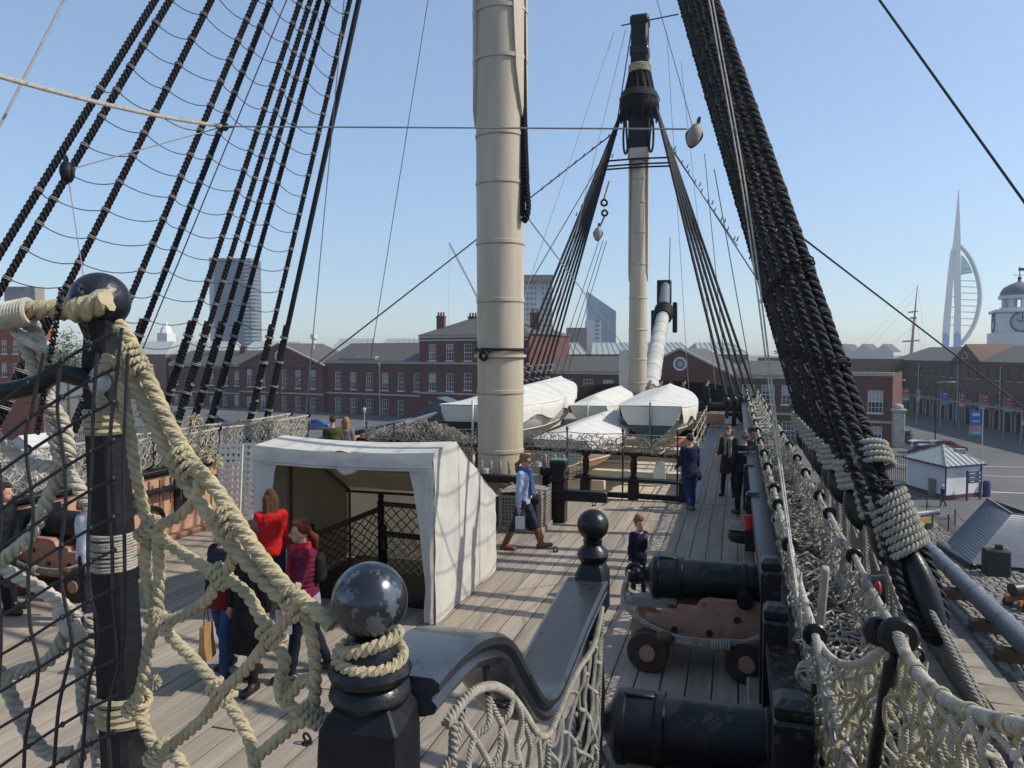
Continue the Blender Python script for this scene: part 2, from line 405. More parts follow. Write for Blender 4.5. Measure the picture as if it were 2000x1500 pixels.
def deck():
    b = MB()
    b.box((-4.87, 9.5, -.055), (10.5, 16.0, .09)); b.box((-.42, 27.4, -.055), (1.6, 19.8, .09)); b.box((-9.3, 27.4, -.055), (1.6, 19.8, .09))
    d = tag(b.build('deck', M['pitch'], smooth=False), kind='structure')
    n = 40; pw = (XS - XP) / n; offs = (0, 2.4, 4.6, 1.2, 3.5)
    for i in range(n):
        x = XP + pw * (i + .5); y = 2.0 - offs[i % 5] + RNG.uniform(-.3, .3)
        while y < 17.4:
            a, e = max(y, 2.0), min(y + 6.0, 17.42)
            if e - a > .3: link('plank', plank_mesh(round(e - a - .006, 1), round(pw - .015, 3)), d, (x, (a + e) / 2, 0))
            y += 6.0
    for x0, k in ((-1.18, 6), (XP + .02, 6)):
        for i in range(k):
            y = 17.45 - offs[i % 5] % 2
            while y < 37:
                a, e = max(y, 17.45), min(y + 6.5, 37.2)
                if e - a > .3: link('plank', plank_mesh(round(e - a - .006, 1),   .235), d, (x0 + .25 * (i + .5), (a + e) / 2, 0))
                y += 6.5
    b = MB(); b.box((-.98, 25.8, .012), (.34, 16.5, .02)); tag(b.build('gangway_runner', M['spar_grey']), 'flat grey-blue runner laid along the starboard gangway planks', 'runner')
    b = MB(); b.box((CX, 27.4, -.75), (7.4, 20, .1)); tag(b.build('waist_floor', M['boat_cream']), kind='structure')
    b = MB()
    P = [(CX - 5.2, 37.2), (CX + 5.2, 37.2), (CX + 4.6, 46), (CX + 2.6, 53), (CX, 56), (CX - 2.6, 53), (CX - 4.6, 46)]
    b.prism(P, (0, 0, -.3), (1, 0, 0), (0, 1, 0), (0, 0, .34)); tag(b.build('forecastle_deck', M['plank'], smooth=False), kind='structure')
    b = MB(); b.box((-4.8, -1.2, 1.86), (11, 5.7, .12)); b.box((-4.8, 1.66, 1.7), (11, .12, .36), ch=.01)
    tag(b.build('poop_deck', M['plank'], smooth=False), kind='structure')
deck()
def bulwark(side):
    """side +1 starboard, -1 port; u runs inboard->outboard"""
    X0 = XS if side > 0 else XP; s = side
    root = tag(thing('bulwark_' + ('starboard' if s > 0 else 'port'), None, None), kind='structure')
    ports = [(4.55, 5.45), (8.05, 8.95)] if s > 0 else [(4.6, 5.5), (8.0, 8.95), (11.4, 12.0)]
    inner = M['salmon']
    if s > 0:
        edges = [2.0] + [e for p in ports for e in p] + [37.5]
        for a, e in zip(edges[::2], edges[1::2]):
            b = MB(); b.box((X0 + .07, (a + e) / 2, .62), (.13, e - a, 1.24), ch=.006); b.build('planking', M['slate_paint'] if e < 12 else inner, root)
        for a, e in ports:
            b = MB(); b.box((X0 + .07, (a + e) / 2, .22), (.13, e - a - .004, .44)); b.build('port_sill', M['salmon_dk'], root)
            for y in (a + .03, e - .03):
                b = MB(); b.box((X0 + .09, y, .85), (.17, .055, .8)); b.build('port_jamb', M['red_paint'], root)
    else:
        b = MB(); b.box((X0 - .07, 19.7, .60), (.13, 35.5, 1.2), ch=.006); b.build('planking', inner, root)
        for a, e in ports:
            b = MB(); b.box((X0 + .012, (a + e) / 2, .8), (.03, e - a, .7)); b.build('port_lid', M['slate_paint'], root)
        b = MB(); b.tube([(X0 + .02, 9.4, .25), (X0 + .03, 9.9, .62), (X0 + .03, 10.6, .70), (X0 + .03, 11.0, .6), (X0 + .02, 11.1, .4)], .045, 8, step=.06); b.build('iron_arch', M['black'], root)
        b = MB(); b.tube([(X0 + .02, 10.2, .95), (X0 + .03, 11.2, .97), (X0 + .03, 11.55, .88), (X0 + .03, 11.6, .68)], .035, 8, step=.06); b.build('iron_bracket', M['black'], root)
        b = MB(); b.box((X0 + .13, 11.0, .98), (.2, 3.2, .07), ch=.012); pr = b.build('pin_rail', M['slate_paint'], root)
        for k in range(12):
            b = MB(); y = 9.6 + k * .26; b.cyl((X0 + .14, y, .70), (X0 + .14, y, 1.18), .016, .022, 8); b.build('belaying_pin', M['salmon_dk'], pr)
    xr = X0 + s * .06
    b = MB(); b.box((xr, 19.7, 1.29), (.30, 35.4, .085), ch=.012); b.build('rail_cap', M['black'], root)
    b = MB(); b.box((X0 - s * .09, 19.7, .05), (.18, 35.4, .1), ch=.02); b.build('waterway', M['wood_grey'] if s > 0 else M['salmon_dk'], root)
    return root
BW = {1: bulwark(1), -1: bulwark(-1)}
# timberheads: chamfered black posts above the starboard rail
def timberhead(x, y, zt, wd):
    b = MB(); h = wd / 2; z0 = .5
    rings = []
    for z, k in ((z0, 1), (zt - .13, 1), (zt - .11, .84), (zt - .09, 1), (zt - .04, 1), (zt, .62)):
        rings.append([(x + sx * h * k, y + sy * h * k, z) for sx, sy in ((-1, -1), (1, -1), (1, 1), (-1, 1))])
    b.loft(rings); return b.build('timberhead', M['black_worn'], smooth=False)
for i, (y, zt, wd, lb) in enumerate(((4.0, 1.70, .19, 'chipped chamfered timberhead beside the nearest starboard gun muzzle'), (5.75, 1.60, .17, 'chamfered black timberhead just aft of the full-view starboard gun, lower of the pair'),
                                     (6.55, 1.74, .16, 'chamfered black timberhead touching the full-view starboard gun barrel, upper of the pair'))):
    tag(timberhead(.30, y, zt, wd), lb, 'timberhead', 'timberheads along the starboard rail')
for i, (y, zt) in enumerate(((11.6, 1.38), (14.6, 1.36))):
    tag(timberhead(.26, y, zt, .2), ('pale-topped timberhead beside the red fire bucket', 'pale-topped timberhead by the crew standing at the starboard side')[i], 'timberhead', 'timberheads along the starboard rail')
# sloping slate boards against the rail by the guns
b = MB()
for y0, y1 in ((3.0, 4.4), (5.6, 7.9)):
    b.box((XS - .022, (y0 + y1) / 2, .92), (.03, y1 - y0, .62))
tag(b.build('splash_board', M['slate_paint']), kind='structure')
# ================================================================ MASTS
def mainmast():
    base = (CX, 15.27, 0)
    t = thing('mainmast', 'thick buff-painted mainmast with iron hoops rising from the middle of the deck', 'mast', base)
    t.rotation_euler = (0, 0, 0)
    def R(z): return .485 + .0042 * z if z < 9 else .523
    b = MB(); b.lathe([(R(z) , z / 24) for z in np.linspace(0, 24, 40)], (0, 0, 0), (0, 0, 24), 40); b.build('pole', M['mast'], t)
    pz = [ony(970, y, 15.27 - .5)[2] for y in (250, 345, 465, 580, 692, 762, 880)]
    for i, z in enumerate(pz):
        hgt = .09 if i != 4 else .07; pr = .016 if i != 4 else .06
        b = MB(); r = R(z); b.lathe([(r - .01, 0), (r + pr, .12), (r + pr, .88), (r - .01, 1)], (0, 0, z - hgt), (0, 0, hgt), 40, caps=False); b.build('hoop', M['mast'], t)
        b = MB(); b.lathe([(r + .001, 0), (r + .0035, .5), (r + .001, 1)], (0, 0, z - hgt - .02), (0, 0, .018), 40, caps=False); b.build('hoop_seam', M['carriage'], t)
    # cheeks (fishes) high on the mast, ending in rounded tails
    z0 = ony(970, 235, 14.8)[2]
    for s in (-1, 1):
        zl = [0, .05, .15, .35, .7, 1.1, 2, 3, 12]; hw = [.04, .17, .30, .42, .55, .66, .75, .8, .8]; rings = []
        for z, h_ in zip(zl, hw):
            rr = .585 if z > .3 else .55 + .1 * z
            an = np.linspace(-h_, h_, 9); base = 0 if s > 0 else PI
            rings.append([(rr * math.cos(base + q), rr * math.sin(base + q), z0 + z) for q in an] + [(.49 * math.cos(base + q), .49 * math.sin(base + q), z0 + z) for q in an[::-1]])
        b = MB(); b.loft(rings); b.build('cheek', M['mast'], t)
    for zz in (z0 + 1.35, z0 + 2.35, z0 + 3.4):
        b = MB(); b.loft([[(rx * math.cos(q), ry * math.sin(q), zz + dz) for q in np.linspace(0, 2 * PI, 40, endpoint=False)] for dz, rx, ry in ((-.045, .58, .53), (-.04, .597, .545), (.04, .597, .545), (.045, .58, .53))]); b.build('cheek_hoop', M['mast'], t)
    b = MB(); b.torus((0, 0, .72), (0, 0, 1), .52, .07, 40, 10); b.lathe([(.72, 0), (.70, .6), (.56, 1)], (0, 0, 0), (0, 0, .14), 40); b.build('mast_coat', M['mast'], t)
    # rope collar with a thimble
    z = pz[4] + .1
    b = MB(); b.torus((0, 0, z), (0, 0, 1), .555, .032, 40, 8); b.tube([(.02, -.55, z), (-.1, -.60, z - .05), (-.22, -.62, z - .06), (-.32, -.6, z + .02)], .03, 8, step=.03)
    b.torus((-.17, -.62, z - .13), (.3, 1, 0), .085, .034, 20, 8); b.build('rope_collar', M['rope_tar'], t)
    # hanging pendant loop at the starboard side
    zt = z0 + .4
    b = MB(); b.tube([(.52, -.1, zt + 3), (.56, -.1, zt), (.62, -.12, zt - 1.6), (.66, -.14, zt - 2.15), (.60, -.15, zt - 2.42), (.54, -.14, zt - 2.3), (.535, -.12, zt - 1.5), (.535, -.1, zt + .4)], .06, 10, lay=.25); b.build('pendant', M['rope_tar'], t)
    return t
mainmast()
HITCH0 = mat('dark_lashing', (.06, .06, .065), .7, .3, 20)
def foremast():
    B = (CX + .05, 38.2, 0)
    t = thing('foremast', 'buff foremast with dark slate masthead standing ahead of the boats', 'mast', B)
    zd = 13.4
    b = MB(); b.lathe([(.48 - .0045 * z, z / zd) for z in np.linspace(0, zd, 20)], (0, 0, 0), (0, 0, zd), 32); b.build('pole', M['mast'], t)
    for z in (1.9, 3.1, 4.6, 6.2, 7.9, 9.5, 11.0, 12.2):
        b = MB(); r = .485 - .0045 * z; b.lathe([(r, 0), (r + .02, .2), (r + .02, .8), (r, 1)], (0, 0, z), (0, 0, .09), 32, caps=False); b.build('hoop', M['mast'], t)
    for s in (-1, 1):
        b = MB(); b.prism([(-.2, .5), (0, 0), (.2, .5), (.24, 6.2), (-.24, 6.2)], (s * .40, 0, 7.1), (0, 1, 0), (0, 0, 1), (s * .09, 0, 0)); b.build('cheek', M['mast'], t)
    b = MB(); b.box((0, 0, 13.45), (1.06, .95, .7), ch=.12); b.build('cheek_block', M['mast'], t)
    b = MB(); b.box((0, 0, 15.4), (1.02, .9, 3.4), ch=.08); b.build('hounds', M['slate_paint'], t)
    b = MB(); b.lathe([(.7, 0), (.92, .1), (1.0, .25), (.92, .42), (.70, .55), (.64, .7), (.58, .85), (.48, 1)], (0, 0, 15.3), (0, 0, 2.35), 10)
    for k in range(14): a_ = k / 14 * 2 * PI; b.tube([(.5 * math.cos(a_), .5 * math.sin(a_), 17.6), (.72 * math.cos(a_ + .2), .72 * math.sin(a_ + .2), 16.6), (.92 * math.cos(a_ + .1), .9 * math.sin(a_ + .1), 15.9), (.9 * math.cos(a_), .8 * math.sin(a_), 15.1)], .06, 6, step=.2); b.build('rigging_collar', M['rope_tar'], t)
    b = MB()
    for k in range(5): b.torus((0, 0, 16.2 + k * .08), (0.05, 0.05, 1), 1.0 - k * .035, .022, 28, 6)
    b.build('lashing', HITCH0, t)
    b = MB()
    for k in range(4): b.torus((0, 0, 17.55 + k * .10), (0, .04, 1), .52, .055, 28, 6)
    b.build('rope_wrap', M['rope_cream'], t)
    b = MB(); b.box((0, 0, 18.7), (.84, .84, 3.0), ch=.1); b.build('masthead', M['slate_paint'], t)
    b = MB(); b.box((0, 0, 18.55), (.92, .92, .5), ch=.06); b.build('masthead_band', M['black'], t)
    b = MB(); b.box((0, 0, 20.05), (.92, .95, .5), ch=.10); b.build('cap', M['slate_paint'], t)
    b = MB(); b.tube([(-.95, 0, 20.0), (1.9, -.1, 20.15)], .035, 8); b.build('lightning_bar', M['dark_iron'], t)
    for x in (-.36, .36):
        b = MB(); b.box((x, -.5, 15.9), (.1, .12, .6), ch=.03); b.build('cleat', M['slate_paint'], t)
    for s in (-1, 1):
        b = MB(); x = s * .62
        b.tube([(x, -.3, 15.6), (x + s * .12, -.38, 14.6), (x + s * .1, -.4, 13.7), (x, -.4, 13.45), (x - s * .08, -.4, 13.7), (x - s * .04, -.38, 14.4), (x + s * .05, -.35, 15.6)], .055, 8, step=.1); b.build('strop', M['rope_tar'], t)
    b = MB()
    for dz in (0, .16, .42): b.tube([(-1.6, -.42, 12.75 + dz), (0, -.55, 12.72 + dz), (1.6, -.42, 12.70 + dz)], .045, 8, step=.2)
    b.build('catharpin', M['rope_tar'], t)
    b = MB(); b.box((-.62, .05, 2.0), (.62, .5, 3.2), ch=.04); b.build('mast_casing', M['boat_white'], t)
    # fife rail with pins at the foot
    b = MB(); b.box((.15, -.75, 1.05), (2.2, .22, .2), ch=.02)
    for k in range(13): b.cyl((-.85 + k * .165, -.78, .95), (-.85 + k * .165, -.78, 1.5), .026, .036, 8)
    b.build('fife_rail', M['wood_brown'], t)
foremast()
def bowsprit():
    p0, p1, p2 = ony(1266, 765, 43), ony(1296, 610, 56), ony(1300, 556, 60)
    t = thing('bowsprit', 'pale bowsprit spar rising beyond the foremast with dark lashings', 'spar', p0)
    def rel(p): return A(p) - A(p0)
    b = MB(); b.cyl(rel(p0), rel(p1), .60, .44, 24); b.build('spar', mat('weathered_white', (.46, .445, .40), .6, .15, 1.5, .1, 20), t)
    for k in np.linspace(.06, .9, 7):
        c = rel(p1) * k; ax = rel(p1); r = .60 - .16 * k
        b = MB(); b.lathe([(r, 0), (r + .02, .3), (r + .02, .7), (r, 1)], c, ax / np.linalg.norm(ax) * .07, 24, caps=False); b.build('hoop', M['line_grey'], t)
    b = MB(); 
    for k in range(6): b.torus(rel(p1) * (.93 + k * .02), rel(p1), .54 + .06 * (k % 2), .12, 20, 6)
    b.build('gammoning', M['rope_tar'], t)
    b = MB(); b.cyl(rel(p1), rel(p2), .42, .34, 16); b.build('outer_spar', M['spar_grey'], t)
    b = MB(); c = rel(p2); b.box(c + A((-.1, 0, -.6)), (1.1, .7, 1.9), ch=.05); b.box(c + A((-.1, 0, -2.6)), (.5, .4, 2.6), ch=.05)
    b.box(c + A((.75, 0, -2.6)), (.35, .5, 2.4), ch=.05); b.box(c + A((-.95, 0, -3.1)), (.3, .5, 2.2), rotz(.0), ch=.05); b.build('cap', M['slate_paint'], t)
    b = MB(); b.cyl(c + A((.28, 0, 0)), c + A((.32, 0, 3.7)), .05, .035, 8); b.build('jack_staff', M['line_grey'], t)
bowsprit()
# ================================================================ STANDING RIGGING
def rope_obj(name, pts, r, m, label, cat='rope', group=None, lay=0.0, n=6, step=None):
    b = MB(); b.tube(pts, r, n, lay=lay, step=step); return tag(b.build(name, m), label, cat, group)
PTOP = A((CX - .62, 15.3, 21.6)); STOP = A((CX + .55, 15.3, 21.6))
port_lines = [((297, 0), (0, 490)), ((338, 0), (28, 525)), ((416, 0), (150, 525)), ((495, 0), (277, 525)), ((527, 0), (324, 525)), ((586, 0), (413, 525)),
              ((607, 0), (443, 525)), ((625, 0), (469, 525)), ((644, 0), (497, 525)), ((684, 0), (560, 525)), ((697, 0), (585, 525))]
PB = []
for (x0, y0), (x1, y1) in port_lines:
    best = None
    for yy in range(600, 1100, 2):
        P = onx(x0 + (x1 - x0) * (yy - y0) / (y1 - y0), yy, -10.95)
        if P[2] < 1.62: best = P; break
    PB.append(best)
PB = A(PB)
ordn = ['aftermost', 'second', 'third', 'fourth', 'fifth', 'sixth', 'seventh', 'eighth', 'ninth', 'tenth']
def heart(p, d, sc_=1.0):
    """black heart block with pale lashing at the foot of a shroud; returns list of (mesh builder, name, material)"""
    d = A(d) / np.linalg.norm(d); a, bb, _ = frame(d)
    m1 = MB(); m1.ball(A(p) - d * .1 * sc_, (.14 * sc_, .10 * sc_, .21 * sc_), 14, 10, np.stack((bb, a, d), 1))
    m2 = MB()
    for k in range(5): m2.torus(A(p) + d * (.12 + .055 * k) * sc_, d + a * .25, (.105 - .004 * k) * sc_, .03 * sc_, 18, 6)
    m2.tube([A(p) - d * .3 * sc_ + a * .1, A(p) - d * .7 + a * .08], .02, 6); m2.tube([A(p) - d * .3 * sc_ - a * .1, A(p) - d * .75 - a * .1], .02, 6)
    return m1, m2
for i, p in enumerate(PB):
    d = PTOP - p; L = np.linalg.norm(d); u_ = d / L
    last = i == 10
    t = thing('shroud', None, None, p)
    b = MB(); b.tube([(0, 0, 0), tuple(d)], .057 if not last else .062, 9, lay=0 if last else .24); b.build('rope', M['rope_tar'], t)
    b = MB(); a, bb, _ = frame(u_); b.tube([a * .075, u_ * 2.2 + a * .085, u_ * 2.6 + a * .09], .053, 9, lay=.24); b.build('doubled_end', M['rope_tar'], t)
    b = MB()
    for s_ in (.5, 1.1, 1.7, 2.3):
        for q in (-.014, .014): b.torus(u_ * (s_ + q) + a * .04, u_, .098, .009, 14, 5)
    b.build('seizing', M['line_grey'], t)
    m1, m2 = heart((0, 0, -.02), u_); m1.build('heart_block', M['black'], t); m2.build('lashing', M['rope_grey'], t)
    if last: tag(t, 'smooth dark backstay, foremost of the port shroud lines, no rope lay', 'stay')
    else: tag(t, 'thick black laid port shroud, %s from aft' % ('first' if i == 0 else ordn[i]), 'shroud', 'port main shrouds')
_t = ['', 'first', 'second', 'third', 'fourth', 'fifth', 'sixth', 'seventh', 'eighth', 'ninth']
ORD = ['lowest'] + [(_t[k] if k < 10 else {10: 'tenth', 11: 'eleventh', 12: 'twelfth', 13: 'thirteenth', 14: 'fourteenth', 15: 'fifteenth', 16: 'sixteenth', 17: 'seventeenth', 18: 'eighteenth', 19: 'nineteenth', 20: 'twentieth', 30: 'thirtieth'}.get(k) or 'twenty-' + _t[k - 20]) + ' up' for k in range(2, 31)]
HITCH = mat('weathered_hitch', (.07, .066, .06), .8, .4, 40)
def ratlines(bases, top, zs, label, group, first=0, lastk=10, stag=True):
    for k, z in enumerate(zs):
        b = MB(); hb = MB(); prev = None
        for i in range(first, lastk):
            if stag and i == 0 and k % 4: continue
            p = bases[i]; tt = (z + .05 * math.sin(i * 2.1 + k) + (.25 * (9 - i) / 9 * 0) - p[2]) / (top[2] - p[2])
            q = p + (top - p) * tt
            if prev is not None: b.tube(sag(prev, q, .035 + .05 * np.linalg.norm(q - prev) * RNG.uniform(.7, 1.3), 7), .0085, 5, caps=False)
            u_ = (top - p) / np.linalg.norm(top - p)
            for e in (-.02, .02): hb.torus(q + u_ * e * .7, u_, .060 if stag else .058, .0095 if stag else .008, 12, 5)
            prev = q
        o = tag(b.build('ratline', M['line_dark'], smooth=True), label % ORD[k], 'ratline', group); hb.build('hitch', M['line_grey'] if stag else HITCH, o)
ratlines(PB, PTOP, [2.35 + .43 * k for k in range(25)], 'thin sagging ratline across the black port shrouds, %s from the rail', 'port ratlines')
# starboard side
SB = PB.copy(); SB[:, 0] = 1.22; SB[:, 2] = 1.95; SB[0, 1] = 5.95; SB[1, 1] = 7.05; SB[2, 1] = 8.4
SB = SB[:10]
for i, p in enumerate(SB):
    d = STOP - p; L = np.linalg.norm(d); u_ = d / L
    t = thing('shroud', 'tarred starboard shroud, %s in the dark bundle above the lanyards' % ('nearest' if i == 0 else ordn[i] + ' from the camera'), 'shroud', p, group='starboard main shrouds')
    b = MB(); b.tube([(0, 0, 0), tuple(d)], .060 if i < 3 else .052, 9, lay=.27); b.build('rope', M['rope_tar'], t)
    a, bb, _ = frame(u_)
    b = MB(); b.tube([a * .10 + bb * .03, u_ * 2.4 + a * .10, u_ * 3.0 + a * .10], .052, 9, lay=.25); b.build('doubled_end', M['rope_tar'], t)
    b = MB()
    for s_ in (.55, 1.6, 2.6):
        for q in (-.02, .02): b.torus(u_ * (s_ + q) + a * .05, u_, .108, .009, 14, 5)
    b.build('seizing', M['rope_tar'], t)
    if i > 0:
        m1, m2 = heart((0, 0, 0), u_, 1.15); m1.build('heart_block', M['black'], t); m2.build('lashing', M['rope_grey'], t)
    else:
        m1 = MB(); R_ = np.stack((bb, a, u_), 1)
        m1.ball(-u_ * .24, (.14, .105, .37), 20, 14, R_); m1.build('heart_block', M['black'], t)
        m1 = MB(); m1.tube([u_ * .2 + a * .13, -u_ * .1 + a * .15, -u_ * .4 + a * .12, -u_ * .55, -u_ * .4 - a * .12, -u_ * .1 - a * .15, u_ * .2 - a * .13], .045, 9, lay=.2); m1.build('strop', M['rope_tar'], t)
        m2 = MB()
        hx = [u_ * (.06 + .42 * q) + (.155 - .03 * q) * (math.cos(q * 2 * PI * 7.5) * (a + u_ * -.3) + math.sin(q * 2 * PI * 7.5) * bb) for q in np.linspace(0, 1, 150)]
        m2.tube(hx, .027, 12, lay=.10)
        m2.build('lashing', M['rope_grey'], t)
        m2 = MB()
        hx = [u_ * (.72 + .17 * q) + (.125 - .01 * q) * (math.cos(q * 2 * PI * 3.4) * (a + u_ * .25) + math.sin(q * 2 * PI * 3.4) * bb) for q in np.linspace(0, 1, 80)]
        m2.tube(hx, .024, 12, lay=.09)
        m2.build('upper_lashing', M['rope_grey'], t)
# loose grey turns on the bundle, and its ratlines seen edge on
ratlines(SB, STOP, [2.9 + .42 * k for k in range(30)], 'thin edge-on ratline on the starboard shrouds, %s from the rail', 'starboard ratlines', 0, 10, False)
# lanyards from the hearts to the channel
for i, p in enumerate(SB[:6]):
    t = thing('lanyard', 'set of grey lanyard ropes under the %s starboard shroud' % ('nearest' if i == 0 else ordn[i]), 'lanyard', p, group='starboard lanyards')
    for k in range(5 if i == 0 else 4):
        e = A((.55 + .05 * (k % 2), -1.35 + .16 * k, -1.35)) if i == 0 else A((.1 + .04 * (k % 2), -.25 + .14 * k, -1.35))
        b = MB(); s0 = A((.05 + .03 * (k % 2), -.14 + .07 * k, -.18)); b.tube([s0, e], .021, 9, lay=.10); b.build('rope', M['rope_grey'], t)
# foremast shrouds
for s, nm in ((-1, 'port'), (1, 'starboard')):
    tp = A((CX + .05 + s * .85, 38.0, 15.7)); 
    for k in range(7):
        base = A((CX - 4.9, 31.6 + 1.15 * k, 1.7)) if s < 0 else A((CX + 4.5 + .30 * k, 32.5 + .7 * k, 1.6))
        if s > 0 and k > 4: continue
        t = thing('shroud', 'dark foremast shroud on the %s side, %s from aft' % (nm, 'first' if k == 0 else ordn[k]), 'shroud', base, group='foremast shrouds')
        d = tp - base
        b = MB(); b.tube([(0, 0, 0), tuple(d)], [.05, .07] if s < 0 else [.06, .075], 8); b.build('rope', M['rope_tar'], t)
        u_ = d / np.linalg.norm(d); b = MB()
        for q in range(2, 24): b.torus(u_ * q * .52, u_ + A((0, .3, 0)), .062 if s < 0 else .070, .010, 8, 4)
        b.build('hitch', HITCH, t)
        b = MB(); b.tube([(0, 0, .1), (.05, .05, -.5), (0, 0, -.9)], .07, 8); b.ball((0, 0, -.2), (.16, .16, .24)); b.build('deadeye', M['black'], t)
        if s < 0:
            b = MB()
            for q in (.5, .9, 1.2): b.torus(u_ * q, u_, .12, .03, 10, 5)
            b.build('lashing', M['rope_grey'], t)
# ---------------------------------------------------------------- single running lines
def pxline(name, a, b_, r, m, label, sg=0.0, group=None, lay=0.0):
    p, q = atd(*a), atd(*b_); return rope_obj(name, sag(p, q, sg, 12) if sg else np.linspace(p, q, 2), r, m, label, 'rope', group, lay)
pl = pxline
pl('guy_rope', (-30, 140, 7.5), (432, 246, 11.4), .028, M['rope_white'], 'white braided guy rope crossing the sky from the left edge to a shackle', .06, lay=.1)
rope_obj('tension_wire', [atd(432, 247, 11.4), atd(1342, 252, 9.2)], .0115, M['line_grey'], 'thin grey wire stretched level across the sky to the right-hand block')
pl('tension_wire', (136, 331, 9.9), (430, 249, 11.4), .009, M['line_grey'], 'thin grey wire from the small hanging block up to the shackle')
pl('tension_wire', (134, 352, 9.9), (163, 540, 9.4), .007, M['line_grey'], 'thin fall line hanging down below the small left block')
pl('halyard', (130, -10, 9), (-10, 265, 8), .014, M['line_grey'], 'grey halyard cutting the top left corner')
pl('halyard', (566, -15, 14), (230, 800, 12), .011, M['rope_black'], 'thin dark blue-black line running between the port shrouds')
pl('halyard', (672, 0, 16.5), (597, 812, 16.5), .010, M['line_grey'], 'thin pale line beside the backstay down to the port netting')
pl('halyard', (836, 0, 20), (724, 700, 20), .010, M['line_dark'], 'thin dark line hanging left of the mainmast')
pl('stay', (1203, 256, 37.4), (540, 772, 30), .035, M['line_dark'], 'dark stay from the foremast head running down left behind the mainmast')
pl('halyard', (1033, 428, 16), (1238, 702, 37), .016, M['line_grey'], 'thin pale line slanting from the mainmast loop to the foremast')
for k, (a, b_, r, lb) in enumerate((((1200, 60, 37.5), (1010, 620, 30), .015, 'thin line from the left end of the foremast bar'), ((1222, 58, 37.5), (1080, 640, 34), .014, 'second thin line from the foremast bar'),
        ((1233, 60, 37.5), (1205, 240, 37.5), .03, 'twisted dark line against the upper foremast'), ((1205, 262, 37.4), (1025, 570, 34), .022, 'dark running line left of the fore shrouds'),
        ((1185, 470, 33), (1110, 720, 33), .016, 'first fall rope below the pale block'), ((1178, 470, 33), (1095, 735, 33), .016, 'second fall rope below the pale block'), ((1170, 470, 33), (1080, 740, 33), .016, 'third fall rope below the pale block'),
        ((1300, 270, 37), (1540, 640, 20), .022, 'dark line with spikes from the foremast down to the right shrouds'), ((1310, 290, 37), (1440, 480, 34), .022, 'short spiked line right of the foremast'),
        ((1283, 0, 20), (1352, 245, 17), .010, 'thin line behind the right-hand block'), ((1302, 60, 37), (1345, 760, 37), .014, 'thin upright line right of the foremast'), ((1330, 120, 37), (1398, 760, 37), .014, 'second upright line right of the foremast'),
        ((1376, 300, 30), (1420, 760, 30), .016, 'third upright line right of the foremast'), ((1395, 330, 25), (1475, 780, 25), .018, 'dark upright line beside the starboard bundle'),
        ((1490, 405, 9), (2020, 812, 14), .013, 'thin dark line from the starboard shrouds to the right edge'), ((1712, -8, 9), (2015, 415, 8), .016, 'dark line crossing the top right corner'))):
    pl('running_line', a, b_, r, M['line_dark'] if k not in (0, 1, 10, 11) else M['line_grey'], lb)
for dx in (0, 7):
    rope_obj('halyard', [atd(1383 + dx, -10, 7.4), atd(1458 + dx, 420, 6.9), atd(1527 + dx * .6, 950, 5.8), atd(1575, 1288, 4.55)], .0085, M['rope_white'], ('left' if dx == 0 else 'right') + ' strand of the pale double halyard in front of the black bundle', step=.4)
b = MB()
for px0, py0, px1, py1, d0, d1, n_ in ((1196, 262, 1050, 378, 37, 35, 9), (1312, 292, 1440, 478, 37, 34, 10), (1305, 275, 1500, 560, 37, 24, 8), (1200, 300, 1120, 430, 37, 36, 8)):
    for k in range(n_):
        t_ = (k + .5) / n_; p = atd(px0 + (px1 - px0) * t_, py0 + (py1 - py0) * t_, d0 + (d1 - d0) * t_); b.cyl(p, p + A((.06, 0, .18)), .035, .02, 6)
tag(b.build('bird_spikes', M['line_dark']), 'small dark spikes standing along the foremast stays', 'spikes', kind='stuff')
# ---------------------------------------------------------------- blocks
def block(p, axis, L, label, m, wd=.62):
    t = thing('pulley_block', label, 'block', p)
    a, bb, u_ = frame(axis); R_ = np.stack((a, bb, u_), 1)
    b = MB(); b.ball((0, 0, 0), (L * wd / 2, L * .30, L / 2), 18, 12, R_); b.build('shell', m, t)
    b = MB(); b.tube([u_ * L * .75, u_ * L * .5 + a * .02, bb * L * .31, -u_ * L * .5, -bb * L * .31, u_ * L * .5 - a * .02, u_ * L * .75], L * .06, 7, step=L * .08); b.build('strop', M['rope_tar'], t)
    return t
block(atd(131, 336, 9.9), (-.1, 0, 1), .30, 'small dark wooden block hanging from the leftmost port shroud', M['slate_paint'])
block(atd(1356, 264, 9.0), (.3, 0, 1), .29, 'grey oval block strapped to the starboard shroud bundle', M['wood_lt'], .8)
block(atd(1168, 456, 33), (.1, 0, 1), .62, 'pale block below shackles beside the port fore shrouds', M['wood_lt'])
b = MB(); b.torus(atd(1180, 396, 33.4), ray(1180, 396), .13, .05, 16, 6); b.torus(atd(1181, 416, 33.4), ray(1181, 416), .12, .05, 16, 6); b.tube([atd(1190, 355, 34), atd(1180, 388, 33.4)], .05, 6); b.tube([atd(1180, 424, 33.2), atd(1170, 446, 33)], .04, 6)
tag(b.build('shackle', M['dark_iron']), 'pair of dark iron shackles above the pale block', 'shackle')
b = MB(); c = atd(440, 248, 11.4); b.torus(c, (0, 1, 0), .05, .018, 12, 6); b.tube([c, c + A((.12, .02, 0))], .02, 6); b.tube([c, c + A((-.16, 0, .02))], .03, 6)
tag(b.build('shackle', M['dark_iron']), 'small shackle where white rope meets wire by the fourth port shroud', 'shackle')
